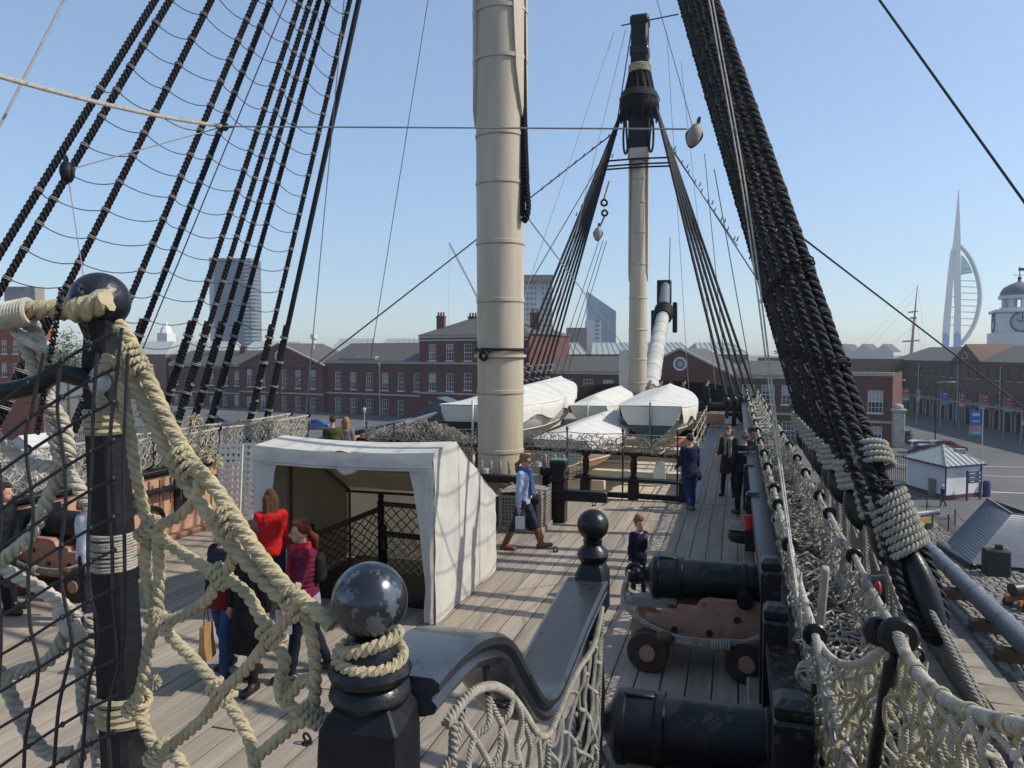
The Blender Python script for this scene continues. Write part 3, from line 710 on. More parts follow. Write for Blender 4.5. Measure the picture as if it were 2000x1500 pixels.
# ================================================================ NETS
def net(b, fn, nu, nv, r, jit=.02, n=5, slack=.012, knots=0.0, mi=0, step=None, lay=0.0):
    """diamond net on fn(u,v); both diagonal families run as continuous cords"""
    J = {}
    def node(i2, j):
        k = (i2, j)
        if k not in J:
            u_ = min(max(i2 / (2.0 * nu), 0), 1); v_ = j / nv
            J[k] = A(fn(u_, v_)) + RNG.normal(0, jit, 3)
            if knots: b.ball(J[k], knots, 6, 4, mi=mi)
        return J[k]
    for i0 in range(-nv, 2 * nu + nv + 1, 2):
        for sgn in (1, -1):
            P = []
            for j in range(nv + 1):
                i2 = i0 + sgn * j
                if 0 <= i2 <= 2 * nu: P.append(node(i2, j))
                elif len(P): break
            if len(P) > 1:
                Q = [P[0]]
                for a_, c_ in zip(P[:-1], P[1:]):
                    m_ = (a_ + c_) / 2 + RNG.normal(0, slack, 3); m_[2] -= slack; Q += [m_, c_]
                if lay: b.tube(smooth_path(Q, step or .04), r, 12, lay=lay, caps=False, mi=mi)
                elif step: b.tube(smooth_path(Q, step), r, n, caps=False, mi=mi)
                else: b.tube(Q, r, n, caps=False, mi=mi)
# ---------------------------------------------------------------- hammock nettings
def crane_row(stations, xi, xo, zi, zo, side, root):
    for y in stations:
        b = MB()
        for x, z in ((xi, zi), (xo, zo)): b.tube([(x, y, z), (x, y, 1.42)], .016, 8)
        b.tube([(xi, y, 1.42), ((xi + xo) / 2, y, 1.30), (xo, y, 1.42)], .018, 8, step=.08); b.build('crane', M['dark_iron'], root)
        b = MB()
        for x, z in ((xi, zi), (xo, zo)): b.lathe([(.02, 0), (.062, .05), (.070, .5), (.062, .95), (.02, 1)], (x, y - .014, z), (0, .028, 0), 20)
        b.build('cap_ring', M['black'], root, each=True)
def hammock_net(side, y0, y1, st, label, cell, r, layers, xi, xo, zi=1.84, zo=1.78):
    t = thing('hammock_netting', label, 'netting', (0, 0, 0), group='hammock nettings')
    crane_row(st, xi, xo, zi, zo, side, t)
    st = [y0] + [s for s in st if y0 < s < y1] + [y1]
    for x, z in ((xi, zi), (xo, zo)):
        P = []
        for a_, e_ in zip(st[:-1], st[1:]): P += list(sag((x, a_, z), (x, e_, z), .025, 6))[:-1]
        P.append(A((x, y1, z))); b = MB(); b.tube(P, .023, 9, lay=.09); b.build('head_rope', M['rope_white'], t)
    ph = RNG.uniform(0, 6, 4)
    for k in range(layers):
        def fn(u_, v_):
            y = y0 + (y1 - y0) * u_; wob = .05 * math.sin(y * 3.1 + ph[0] + k) + .035 * math.sin(y * 7.3 + ph[1] + 2 * k)
            if v_ < .36: q = v_ / .36; x = xi + (xo - xi) * (.10 + wob * .5) * q; z = zi - (zi - 1.36) * q
            elif v_ < .64: q = (v_ - .36) / .28; x = xi + (xo - xi) * (.12 + .76 * q); z = 1.36 + wob * .6 + .03 * math.sin(q * PI)
            else: q = (v_ - .64) / .36; x = xo - (xo - xi) * (.10 + wob * .5) * (1 - q); z = 1.36 + (zo - 1.36) * q
            return (x, y, z)
        b = MB(); L = y1 - y0; net(b, fn, int(L / cell), int(1.35 / cell * 2), r, .018 + .012 * k, 5, .014); b.build('cord_net', M['rope_grey'] if k else M['rope_white'], t)
    return t
hammock_net(1, 2.9, 9.3, [4.5, 6.6, 8.3, 9.3], 'pale hammock netting on the starboard rail beside the guns', .135, .0085, 2, .45, .95)
hammock_net(1, 9.3, 20.5, [11.1, 12.6, 14.4, 16.3, 18.2, 20.5], 'far length of starboard hammock netting beside the crew members', .17, .009, 2, .45, .95)
hammock_net(1, 20.5, 36.5, [23, 26, 29, 32, 35], 'distant starboard netting along the gangway toward the foremast', .30, .013, 1, .45, .95)
hammock_net(-1, 7.6, 16.1, [8.9, 10.95, 12.75, 16.05], 'sunlit hammock netting along the port rail behind the white tent', .16, .0085, 2, -10.1, -10.6, 1.92, 1.95)
# canvas and hammock stuffing seen inside the nets
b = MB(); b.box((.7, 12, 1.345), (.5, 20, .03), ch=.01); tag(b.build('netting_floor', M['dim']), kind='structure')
# wooden handspike stuck in the netting
b = MB(); p0, p1 = onx(1592, 1330, .55), onx(1612, 1108, .55); b.bar(p0, p1, .05, .06, ch=.012); tag(b.build('handspike', M['wood_lt']), 'weathered grey wooden handspike standing in the starboard netting', 'handspike')
# ================================================================ GUNS
WHEEL = mat('truck_wheel_wood', (.045, .026, .016), .6, .3, 10, .2, 50)
def gun(label, x0, y0, ang, group):
    t = thing('gun', label, 'cannon', (x0, y0, 0), ang, group)
    zc = .90
    b = MB(); prof = [(0.001, -.34), (.05, -.335), (.085, -.28), (.085, -.24), (.045, -.18), (.06, -.12), (.16, -.05), (.225, -.02), (.245, 0), (.245, .05), (.232, .06), (.232, .25), (.246, .26), (.246, .31), (.226, .32), (.212, .95), (.222, .96), (.222, 1.0), (.204, 1.01), (.18, 1.9), (.165, 2.3), (.19, 2.42), (.19, 2.5), (.09, 2.5), (.09, 2.3)]
    b.lathe([(r, z) for r, z in prof], (0, 0, zc), (1, 0, .02), 28, caps=False); b.build('barrel', M['gun'], t)
    b = MB(); b.cyl((.98, -.44, zc - .06), (.98, .44, zc - .06), .085, n=16); b.build('trunnion', M['gun'], t)
    b = MB(); b.torus((-.22, 0, zc + .02), (.2, 1, 0), .10, .028, 18, 8); b.build('breech_ring', M['gun'], t)
    poly = [(-.22, .26), (-.22, .50), (-.06, .50), (-.06, .57), (.10, .57), (.10, .64), (.26, .64), (.28, .70), (.48, .70), (.52, .77), (.60, .80), (1.1, .80), (1.3, .76), (1.34, .26)]
    for s in (-1, 1):
        b = MB(); b.prism(poly, (0, s * .31 - .055, 0), (1, 0, 0), (0, 0, 1), (0, .11, 0)); ch = b.build('cheek', M['carriage'], t, smooth=False)
        b = MB()
        for x, z in ((.25, .45), (.62, .45), (1.12, .42), (.9, .62)): b.cyl((x, s * .365, z), (x, s * .39, z), .035, n=10)
        b.build('bolt', M['dark_iron'], ch, each=True)
    b = MB(); b.box((.5, 0, .42), (1.0, .5, .12)); b.box((1.2, 0, .5), (.12, .52, .4)); b.build('bed', M['carriage'], t)
    for x in (-.02, 1.0):
        b = MB(); b.box((x, 0, .24), (.16, 1.02, .16), ch=.02); b.build('axle_tree', M['carriage'], t)
        for s in (-1, 1):
            b = MB(); b.lathe([(.21, 0), (.225, .12), (.225, .88), (.21, 1)], (x, s * .40, .225), (0, s * .14, 0), 24); wh = b.build('truck_wheel', WHEEL, t)
            b = MB(); b.cyl((x, s * .53, .225), (x, s * .575, .225), .085, n=18); b.build('hub', M['carriage'], wh)
    b = MB(); b.box((-.1, 0, .60), (.5, .22, .05), rotz(.05)); b.prism([(0, 0), (.5, 0), (.5, .12), (0, .04)], (-.25, -.08, .62), (1, 0, 0), (0, 0, 1), (0, .16, 0)); b.build('quoin', M['wood_lt'], t)
    for s in (-1, 1):
        b = MB(); P = [(-.28, s * .03, zc + .06), (-.34, s * .12, zc - .15), (-.30, s * .25, .62), (-.05, s * .42, .50), (.3, s * .46, .40), (.7, s * .46, .38), (1.0, s * .5, .45), (1.28, s * .52, .62)]
        b.tube(P, .030, 9, lay=.12); b.build('breeching_rope', M['rope_grey'], t)
        b = MB()
        for k in range(4):
            zz = .37 + .022 * k; b.tube(sag((.18, s * .5, zz), (1.3, s * .53, zz + .1), .05, 8), .012, 6)
        for k in range(7): b.torus((.66 + .028 * k, s * .51, .375 + .004 * k), (1, 0, .05), .055, .014, 12, 5)
        b.build('side_tackle', M['rope_grey'], t)
        for x, z in ((.16, .40), (1.12, .44)):
            b = MB(); b.ball((x, s * .51, z), (.11, .05, .065), 12, 8); b.build('tackle_block', M['wood_brown'], t)
    b = MB(); b.box((.14, 0, zc + .236), (.2, .10, .03), ch=.008); b.build('vent_apron', M['gun'], t)
    return t
GG = 'deck guns on salmon carriages'
gun('black gun on salmon carriage fully in view, wheels towards the viewer, behind the boy', -.86, 8.5, 0, GG)
gun('black gun barrel cut off by the bottom edge, nearest on the starboard side', -.74, 5.0, 0, GG)
gun('port-side gun behind the rope netting at left, muzzle to the far rail', -8.75, 8.5, PI, GG)
# ================================================================ TENT (companion shelter)
def tent():
    X0, X1, Y0, Y1 = -6.26, -3.64, 8.6, 11.12
    t = thing('canvas_shelter', 'white canvas shelter over the companionway, open at the front', 'shelter', ((X0 + X1) / 2, (Y0 + Y1) / 2, 0))
    O = A(t.location)
    zf, zr, yr, zb, inset = 2.2, 2.27, 9.36, 1.22, 1.0
    def wr(P, a): P = A(P); return P + RNG.normal(0, a, P.shape)
    def sheet(fn, nu, nv, a=.006):
        P = A([[fn(i / nu, j / nv) for j in range(nv + 1)] for i in range(nu + 1)]); 
        nz = RNG.normal(0, a, P.shape[:2]); nz = (nz + np.roll(nz, 1, 0) + np.roll(nz, 1, 1)) / 1.4
        P[..., 0] += nz; P[..., 1] += nz; return P - O
    def prof(s_):   # side profile top edge z at y
        y = Y0 + (Y1 - Y0) * s_
        return zf + (zr - zf) * min(1, (y - Y0) / (yr - Y0)) if y < yr else zr + (zb - zr) * (y - yr) / (Y1 - yr)
    # side walls: outer + lining
    for X, s, nm in ((X1, 1, 'right'), (X0, -1, 'left')):
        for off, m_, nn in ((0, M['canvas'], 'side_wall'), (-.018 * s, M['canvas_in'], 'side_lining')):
            def fn(u_, v_):
                y = Y0 + (Y1 - Y0) * u_; z = .02 + (prof(u_) - .02) * v_
                return (X + off + s * (.05 * math.sin(PI * v_) * 0 + .035 * (1 - v_) + .012 * math.sin(u_ * 17 + v_ * 3)), y, z)
            b = MB(); b.grid(sheet(fn, 16, 14, .004 if off == 0 else 0)); b.build(nn, m_, t)
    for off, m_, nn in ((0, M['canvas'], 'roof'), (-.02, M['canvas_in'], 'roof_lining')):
        def fn(u_, v_):
            z = prof(v_) + off - .05 * math.sin(PI * u_) * (1 if v_ < .5 else .4) + (.03 if abs(u_ - .5) < .05 and v_ < .1 else 0)
            return (X0 + (X1 - X0) * u_, Y0 + (Y1 - Y0) * v_, z)
        b = MB(); b.grid(sheet(fn, 18, 18, .004)); b.build(nn, m_, t)
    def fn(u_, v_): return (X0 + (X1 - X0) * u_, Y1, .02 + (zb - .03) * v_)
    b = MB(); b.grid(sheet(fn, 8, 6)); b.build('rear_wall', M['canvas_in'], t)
    # front valance and the two front flaps
    def fn(u_, v_): return (X0 - .015 + (X1 - X0 + .03) * u_, Y0 - .03 - .012 * math.sin(u_ * 9), 1.97 - .03 * math.sin(PI * u_) + (zf - 1.965 - .03 * math.sin(PI * u_) * .6) * v_)
    b = MB(); P = sheet(fn, 20, 4, .006); b.grid(P); b.grid(P[::-1] + A((0, .03, 0))); b.build('valance', M['canvas'], t)
    for X, s in ((X0, 1), (X1, -1)):
        def fn(u_, v_):
            wd = (.30 if s < 0 else .34) * (1 - .75 * min(1, (1 - v_) * 1.4) ** .7) + .05
            return (X + s * wd * u_ - s * .01, Y0 - .012 - .02 * math.sin(u_ * 6), .02 + 1.98 * v_)
        b = MB(); P = sheet(fn, 5, 14, .004); b.grid(P if s > 0 else P[::-1]); b.grid((P if s < 0 else P[::-1]) + A((0, .015, 0))); b.build('front_flap', M['canvas'], t)
    b = MB()
    for X in (X0 + .07, X1 - .07):
        for y, z in ((Y0 + .06, zf - .06), (yr, zr - .08), (Y1 - .06, zb - .06)): b.cyl(A((X, y, 0)) - O, A((X, y, z)) - O, .022, n=8)
        b.tube([A((X, Y0 + .06, zf - .06)) - O, A((X, yr, zr - .08)) - O, A((X, Y1 - .06, zb - .06)) - O], .022, 8)
    for y, z in ((Y0 + .06, zf - .06), (yr, zr - .1), (Y1 - .06, zb - .08)): b.cyl(A((X0, y, z)) - O, A((X1, y, z)) - O, .022, n=8)
    b.build('tent_pole', M['wood_brown'], t, each=True)
    b = MB(); b.tube([A((-5.0, Y0 + .02, 1.99)) - O, A((-4.9, Y0 + .03, 1.90)) - O, A((-4.72, Y0 + .02, 1.95)) - O], .05, 8, step=.05); b.build('rolled_curtain', M['canvas'], t)
tent()
# seams and eyelets are stitched to the shelter
_t = [o for o in COL.objects if o.name == 'canvas_shelter'][0]; _O = A(_t.location)
for y in (9.45, 10.3):
    b = MB(); zt_ = 2.27 if y < 9.4 else 2.27 + (1.22 - 2.27) * (y - 9.36) / (11.12 - 9.36); b.tube([A((-3.64 + .012 + .035 * (1 - v_) + .012 * math.sin((y - 8.6) / 2.52 * 17 + v_ * 3), y, .03 + (zt_ - .04) * v_)) - _O for v_ in np.linspace(0, 1, 14)], .005, 5); b.build('seam', M['canvas'], _t)
b = MB(); b.tube([A((-6.25 + 2.6 * u_, 8.575 - .012 * math.sin(u_ * 9), 2.0 - .03 * math.sin(PI * u_))) - _O + A((0, -.012, 0)) for u_ in np.linspace(0, 1, 20)], .004, 5); b.build('seam', M['line_grey'], _t)
# balustrade of the companionway under the shelter
def balustrade():
    t = thing('companion_balustrade', 'dark balustrade with rope lattice round the companionway inside the shelter', 'balustrade', (-5, 10, 0))
    O = A((-5, 10, 0)); posts = [(-5.35, 10.55, 1.25), (-3.95, 10.6, 1.2), (-5.95, 9.5, .95), (-4.9, 9.75, .95), (-3.95, 9.8, .9)]
    for x, y, z in posts:
        b = MB(); b.lathe([(.05, 0), (.05, .62), (.065, .64), (.05, .68), (.055, .86), (.07, .88), (.035, .91), (.05, .95), (.045, .985), (.01, 1)], A((x, y, 0)) - O, (0, 0, z), 12); b.build('post', M['black'], t)
    pairs = [(0, 1, .86), (2, 0, .8), (3, 4, .86), (2, 3, .84)]
    for a_, c_, k in pairs[:3]:
        p, q = posts[a_], posts[c_]
        b = MB(); b.bar(A((p[0], p[1], p[2] * k)) - O, A((q[0], q[1], q[2] * k)) - O, .08, .07, ch=.015); b.build('hand_rail', M['wood_brown'] if a_ != 3 else M['black'], t)
        def fn(u_, v_):
            return (p[0] + (q[0] - p[0]) * u_ - O[0], p[1] + (q[1] - p[1]) * u_ - O[1], (.25 + (p[2] * k - .3) * v_) * (1 - u_) + (.25 + (q[2] * k - .3) * v_) * u_)
        b = MB(); net(b, fn, 8, 9, .009, .006, 5, .004); b.build('rope_lattice', M['rope_cream'] if a_ == 3 else M['wood_brown'], t)
    b = MB(); b.box(A((-4.9, 10.0, .06)) - O, (2.1, 1.8, .12), ch=.02); b.build('coaming', M['black'], t)
    b = MB(); b.box(A((-4.42, 10.3, .5)) - O, (.22, .05, .12)); b.build('fire_box', M['red_paint'], t)
balustrade()
# ================================================================ ROUND THE MAINMAST
def pinrail(label, x0, x1, y, z):
    t = thing('fife_rail', label, 'rail', ((x0 + x1) / 2, y, 0)); L = x1 - x0
    b = MB(); b.box((0, 0, z), (L, .24, .16), ch=.02); b.build('rail', M['black'], t)
    for s in (-1, 1):
        b = MB(); b.box((s * (L / 2 - .12), 0, z / 2 - .04), (.16, .16, z - .08), ch=.02); b.build('post', M['black'], t)
    n = int(L / .2)
    for k in range(n):
        x = -L / 2 + .1 + k * .2
        b = MB(); b.lathe([(.018, 0), (.018, .55), (.030, .6), (.026, .8), (.034, .95), (.02, 1)], (x, 0, z - .2), (0, 0, .56), 10); b.build('belaying_pin', M['wood_lt'], t)
    b = MB()
    for x in (-.35, -.1):
        for k in range(5): b.torus((x, -.02, z + .10 + .022 * k), (.1 * (k % 2), .1, 1), .085 - .006 * k, .016, 14, 6)
    b.build('rope_coil', M['rope_white'], t)
pinrail('black fife rail set with wooden belaying pins aft of the mainmast', -5.75, -3.95, 14.55, .86)
pinrail('short fife rail with pins right of the mainmast, behind the walking woman', -3.95, -3.35, 15.2, .95)
def bitts():
    t = thing('bitts', 'black riding bitts with a green-topped post and cross beam', 'bitts', (-3.45, 14.75, 0))
    b = MB(); rings = []
    for z, k in ((0, .125), (.82, .125), (.84, .17), (.92, .17), (.94, .12), (.97, .12), (1.22, .175), (1.26, .16)):
        rings.append([(sx * k, sy * k * .9, z) for sx, sy in ((-1, -1), (1, -1), (1, 1), (-1, 1))])
    b.loft(rings); b.build('post', M['black'], t, smooth=False)
    b = MB(); b.box((0, 0, 1.275), (.30, .27, .03)); b.build('copper_top', mat('verdigris', (.10, .19, .17), .7, .2), t)
    b = MB(); b.box((.42, -.14, .58), (1.2, .13, .22), ch=.015); b.build('cross_beam', M['black'], t)
    b = MB(); b.box((0, 0, .3), (.30, .30, .6), ch=.015); b.build('plinth', M['black'], t)
bitts()
def grating_box(label, x, y, rz, w_, d_, h_):
    t = thing('grating_box', label, 'hatch box', (x, y, 0), rz)
    b = MB(); b.box((0, 0, .05), (w_ + .06, d_ + .06, .1), ch=.01)
    for sx in (-1, 1):
        for sy in (-1, 1): b.box((sx * (w_ / 2 - .03), sy * (d_ / 2 - .03), h_ / 2), (.06, .06, h_))
    b.box((0, 0, h_ - .14), (w_ - .005, d_ - .005, .06)); b.build('frame', M['wood_grey'], t)
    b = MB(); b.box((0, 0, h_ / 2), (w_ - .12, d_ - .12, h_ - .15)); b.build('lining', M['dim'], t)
    for s, ax in ((-1, 0), (1, 0), (-1, 1), (1, 1)):
        b = MB(); L = w_ if ax == 0 else d_
        for k in range(int(L / .065)):
            q = -L / 2 + .06 + k * .065
            c = (q, s * (d_ / 2 - .02), h_ / 2 - .03) if ax == 0 else (s * (w_ / 2 - .02), q, h_ / 2 - .03)
            b.box(c, (.03, .018, h_ - .2) if ax == 0 else (.018, .03, h_ - .2))
        for k in range(int((h_ - .2) / .065)):
            z = .14 + k * .065
            c = (0, s * (d_ / 2 - .016), z) if ax == 0 else (s * (w_ / 2 - .016), 0, z)
            b.box(c, (L - .06, .016, .028) if ax == 0 else (.016, L - .06, .028))
        b.build('lattice', M['wood_grey'], t, smooth=False)
    for k in range(7):
        b = MB(); b.box(((k - 3) * w_ / 7, 0, h_ - .06 + .012 * (3 - abs(k - 3))), (w_ / 7 - .012, d_ + .04, .03), ch=.005); b.build('slat', M['wood_grey'], t)
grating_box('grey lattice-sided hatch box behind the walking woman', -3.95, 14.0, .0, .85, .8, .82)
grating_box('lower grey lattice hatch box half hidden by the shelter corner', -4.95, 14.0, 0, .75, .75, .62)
# leaning grating panels on the port side
def grating_panel(label, p, rz, w_, h_, nx, nz):
    t = thing('lattice_grating', label, 'grating', p, rz); t.rotation_euler = (math.radians(-7), 0, rz)
    cw, chh = w_ / nx, h_ / nz
    for i in range(nx + 1):
        b = MB(); b.box(((i - nx / 2) * cw, 0, h_ / 2), (cw * .55, .04, h_), ch=.004); b.build('upright_slat', M['boat_white'], t, smooth=False)
    for j in range(nz + 1):
        b = MB(); b.box((0, -.004, j * chh), (w_ + cw * .5, .036, chh * .52)); b.build('cross_slat', M['boat_white'], t, smooth=False)
_p = onz(445, 1034, 0); grating_panel('white lattice grating panel leaning left of the shelter, left of the two', (_p[0], _p[1], .04), YAW - .1, .44, 1.6, 4, 13)
_p = onz(486, 1030, 0); grating_panel('white lattice grating panel right beside the shelter edge, right of the two', (_p[0], _p[1], .04), YAW - .1, .26, 1.6, 2, 13)
# ================================================================ WAIST RAIL
def waist_rail():
    Y = 17.6
    t = thing('waist_rail', 'black waist rail with stanchions, netting and a bench-like lower bar', 'rail', (CX, Y, 0))
    O = A((CX, Y, 0)); xs = [-9.3, -8.5, -7.6, -6.2, -5.3, -3.9, -2.55, -1.28]
    b = MB(); b.bar(A((-9.6, Y, 1.18)) - O, A((-.95, Y, 1.05)) - O, .16, .09, ch=.015); b.build('rail', M['black'], t)
    for x in xs:
        b = MB(); b.tube([A((x, Y - .06, 0)) - O, A((x, Y - .06, 1.60)) - O], .020, 8); b.lathe([(.02, 0), (.04, .3), (.03, .6), (.005, 1)], A((x, Y - .06, 1.58)) - O, (0, 0, .12), 10); b.build('stanchion', M['dark_iron'], t)
    for x in (-7.5, -6.2, -3.45, -2.3, -1.12):
        zt = 1.05
        b = MB(); q = A((x, Y, 0)) - O; low = x > -3.6
        b.lathe([(.11, .0), (.11, .03), (.07, .06), (.10, .12), (.105, .16), (.06, .22), (.075, .3), (.085, .7), (.06, .85), (.10, .92), (.10, 1)], q + A((0, 0, .42)), (0, 0, zt - .42), 16); b.build('baluster', M['black'], t)
        b = MB(); b.box(q + A((0, 0, .2)), (.24, .26, .44), ch=.02); b.build('pedestal', M['black'], t)
    b = MB(); b.bar(A((-3.7, Y - .02, .47)) - O, A((-.85, Y - .02, .44)) - O, .3, .07, ch=.012); b.build('bench_board', M['black'], t)
    b = MB(); b.bar(A((-3.35, Y + .05, .06)) - O, A((-1.1, Y + .05, .05)) - O, .16, .12, ch=.02); b.build('coaming', M['black'], t)
    for z in (1.55, 1.30):
        b = MB()
        for a_, e_ in zip(xs[:-1], xs[1:]): b.tube(sag(A((a_, Y - .06, z)) - O, A((e_, Y - .06, z)) - O, .03 if z > 1.5 else .05, 8), .011, 6)
        b.build('head_rope', M['line_grey'], t)
    def fn(u_, v_):
        x = -9.3 + 8.0 * u_; k = (u_ * 8.0 / 1.2) % 1
        return (x - O[0], -.06 - .06 * math.sin(v_ * PI) + .03 * math.sin(x * 5), 1.52 - .05 * math.sin(k * PI) - .40 * v_)
    b = MB(); net(b, fn, 62, 6, .0085, .030, 5, .03); net(b, fn, 40, 5, .0085, .035, 5, .04); b.build('cord_net', M['rope_grey'], t)
    # fine safety mesh below the rail
    b = MB()
    for (x0, x1) in ((-4.6, -3.5), (-7.3, -6.4)):
        for k in range(13): q = k / 12; b.tube([A((x0 + (x1 - x0) * q, Y + .03, .35)) - O, A((x0 + (x1 - x0) * q, Y + .03, 1.05 - .05 * math.sin(q * PI))) - O], .005, 4)
        for k in range(10): z = .38 + .07 * k; b.tube([A((x0, Y + .03, z)) - O, A((x1, Y + .03, z)) - O], .005, 4)
    b.build('safety_mesh', M['dark_iron'], t)
waist_rail()
# gangway handrail lines beside the boats (stacked stanchions seen end-on)
t = thing('gangway_rail', 'pale stanchions and ropes along the inboard edge of the starboard gangway', 'rail', (-1.2, 26, 0))
for k in range(6):
    y = 20 + k * 2.6 - 26; b = MB(); b.tube([(0, y, 0), (0, y, 1.15)], .022, 8); b.ball((0, y, 1.16), .035, 8, 6); b.build('stanchion', M['rope_white'], t)
for z in (.4, .75, 1.1):
    b = MB(); b.tube([(0, -6.2, z), (0, 7.0, z)], .012, 6); b.build('guard_rope', M['rope_white'], t)
# long grey spar / gutter leaning along the port side of the waist, and coiled net pile
p0, p1 = ony(705, 853, 18.3), ony(853, 808, 20.5)
b = MB(); b.bar(p0, p1, .16, .12, ch=.02); tag(b.build('grey_spar', M['spar_grey']), 'long grey beam slanting above the netting left of the mainmast', 'beam')
p = A((CX * 0 - 8.1, 18.5, 1.0))
def fn(u_, v_): x = -9.6 + 3.2 * u_; return (x, 18.15 + .6 * v_, 1.05 + .55 * math.sin(PI * min(1, u_ * 1.1)) ** .7 * math.sin(PI * (.15 + .85 * v_)))
b = MB(); net(b, fn, 26, 12, .011, .04, 5, .04); net(b, fn, 20, 10, .011, .06, 5, .05); tag(b.build('net_pile', M['rope_grey']), 'heap of bundled grey netting stowed left of the mainmast behind the rail', 'netting')
def fn2(u_, v_): x = -9.5 + 3.0 * u_; return (x, 18.25 + .5 * v_, 1.0 + .45 * math.sin(PI * min(1, u_ * 1.1)) ** .7 * math.sin(PI * (.15 + .8 * v_)))
b = MB(); b.grid([[fn2(i / 14, j / 8) for j in range(9)] for i in range(15)]); tag(b.build('hammock_roll', M['dim']), 'dark rolled hammock inside the heap of netting', 'hammock')
# ================================================================ BOATS
def boat(label, x, y, z, L, beam, dep, rz=0.0, ridge=.32, green=False, drape=.28, cream=True, stern_w=.72, rudder=True, black=False, tz=0.0):
    t = thing('ship_boat', label, 'boat', (x, y, z), rz, 'covered boats stowed in the waist')
    NS, NK = 22, 9
    def hb(s_):   # half beam at gunwale
        return beam / 2 * (stern_w + (1 - stern_w) * math.sin(PI / 2 * min(1, s_ / .42)) if s_ < .42 else math.sqrt(max(0.0, 1 - ((s_ - .42) / .58) ** 2.3)))
    def gz(s_): return dep * (1 + .16 * (2 * s_ - .8) ** 2 * (1.3 if s_ > .4 else .6))
    def sect(s_, side):
        P = []
        for k in range(NK):
            q = k / (NK - 1); fin = .55 if s_ < .42 else .55 + .6 * (s_ - .42)
            xx = hb(s_) * (math.sin(q * PI / 2) ** (fin + (1.1 * (1 - s_ / .3) if s_ < .3 else 0))); zz = gz(s_) * (q ** 1.25 if s_ < .8 else q) 
            P.append((side * xx, s_ * L, zz))
        return P
    S = np.linspace(0, 1, NS); hm = [M['boat_white'], M['boat_cream']]
    b = MB()
    for side in (1, -1):
        P = A([sect(s_, side) for s_ in S]); P = P if side < 0 else P[:, ::-1]
        m_, n_ = P.shape[:2]
        F = []; 
        b.grid(P)
    b.build('hull', M['boat_cream'] if cream else M['boat_white'], t)
    b = MB()
    for k, q in ((NK - 1, 0), (NK - 3, 0), (NK - 5, 0)):
        for side in (1, -1):
            b.tube([A(sect(s_, side)[k]) + A((side * .008, 0, 0)) for s_ in S], .016 if k < NK - 1 else .035, 6)
    b.build('strake', M['boat_white'], t)
    P = sect(0, 1); PL = sect(0, -1); b = MB(); cut = NK - 4 if green else 1
    up = [A(P[k]) for k in range(cut, NK)]; ul = [A(PL[k]) for k in range(cut, NK)]
    b.add(up + ul[::-1], [tuple(range(2 * len(up)))][::1]); b.build('transom', M['boat_white'], t, smooth=False)
    lo = [A(P[k]) for k in range(0, cut + 1)]; ll = [A(PL[k]) for k in range(1, cut + 1)]
    b = MB(); b.add(lo + ll[::-1], [tuple(range(len(lo) + len(ll)))]); b.build('lower_transom', M['boat_green'] if green else M['boat_white'], t, smooth=False)
    b = MB(); b.bar((0, 0, -.08), (0, L * .97, -.05), .07, .16, ch=.01); b.tube([(0, L * .9, 0), (0, L * .985, dep * .5), (0, L, gz(1) + .05)], .045, 8, step=.15); b.build('keel', M['boat_cream'], t)
    if rudder:
        b = MB(); b.box((0, -.05, dep * .55), (.05, .10, dep * 1.25), ch=.01); b.build('stern_post', M['boat_white'] if not green else M['spar_grey'], t)
    # canvas cover: ridge pole with cloth hauled down over the gunwales
    R = []
    for s_ in np.linspace(.0, 1, 26):
        row = []; h = hb(s_) * 1.03 + .015; g = gz(s_) + .02; rg = g + ridge * (min(1, s_ / .22) ** .7 * (math.sin(PI * (.12 + .80 * s_))) ** .6)
        dr = drape * (1 + .25 * math.sin(s_ * 23)) if s_ > .015 else .05
        for q in np.linspace(-1, 1, 25):
            a_ = abs(q); sg = 1 if q > 0 else -1
            if a_ > .78: e = (a_ - .78) / .22; row.append((sg * h * (1.005 - .03 * e) + sg * .01 * math.sin(s_ * 60) * e, s_ * L - .01, g - dr * e))
            else: e = a_ / .78; row.append((sg * h * e, s_ * L, rg + (g - rg) * (e ** 1.25) - .018 * abs(math.sin(s_ * PI * 7)) * (1 - e) * e * 4))
        R.append(row)
    b = MB(); b.grid(A(R)); cv = b.build('cover', M['cover'], t)
    b = MB()
    for k in range(3, 24, 3):
        b.tube([A(p) + A((0, 0, .002)) for p in R[k]], .005, 4, caps=False)
    b.build('cover_seam', M['cover'], cv)
    for k in range(4, 26, 3):
        for side in (2, 22):
            p = A(R[k][side]); s_ = p[1] / L
            if s_ > .9: continue
            b = MB(); b.tube([p, A(sect(s_, 1 if side > 12 else -1)[3]) * A((1.02, 1, 1))], .008, 4); b.build('tie', M['line_grey'], cv)
    if black:
        b = MB(); b.box((0, -.02, dep * .55), (beam * stern_w * .98, .02, dep * .34)); b.build('stern_band', M['dim'], t)
    b = MB()
    for yy in (L * .2, L * .7): b.box((0, yy, -.3), (beam * .9, .2, .28), ch=.02)
    b.build('chock', M['boat_cream'], t, each=True)
    return t
boat('largest white covered launch, behind and right of the mainmast', -7.05, 19.6, .55, 11.0, 2.75, 1.35, ridge=.42, black=True, drape=.45, cream=False)
boat('small covered boat with plain pale transom in the middle of the waist', -4.95, 25.6, .75, 8.0, 1.75, .80, ridge=.42, drape=.25)
boat('covered boat with green lower transom, rightmost of the boats', -2.42, 22.2, .62, 7.0, 2.35, 1.18, ridge=.30, green=True, drape=.42, stern_w=.76)
boat('low covered boat nearest the waist rail, bow shaped cover', -4.35, 18.7, .18, 6.4, 2.0, .95, ridge=.34, drape=.2, rudder=False, rz=-.06)
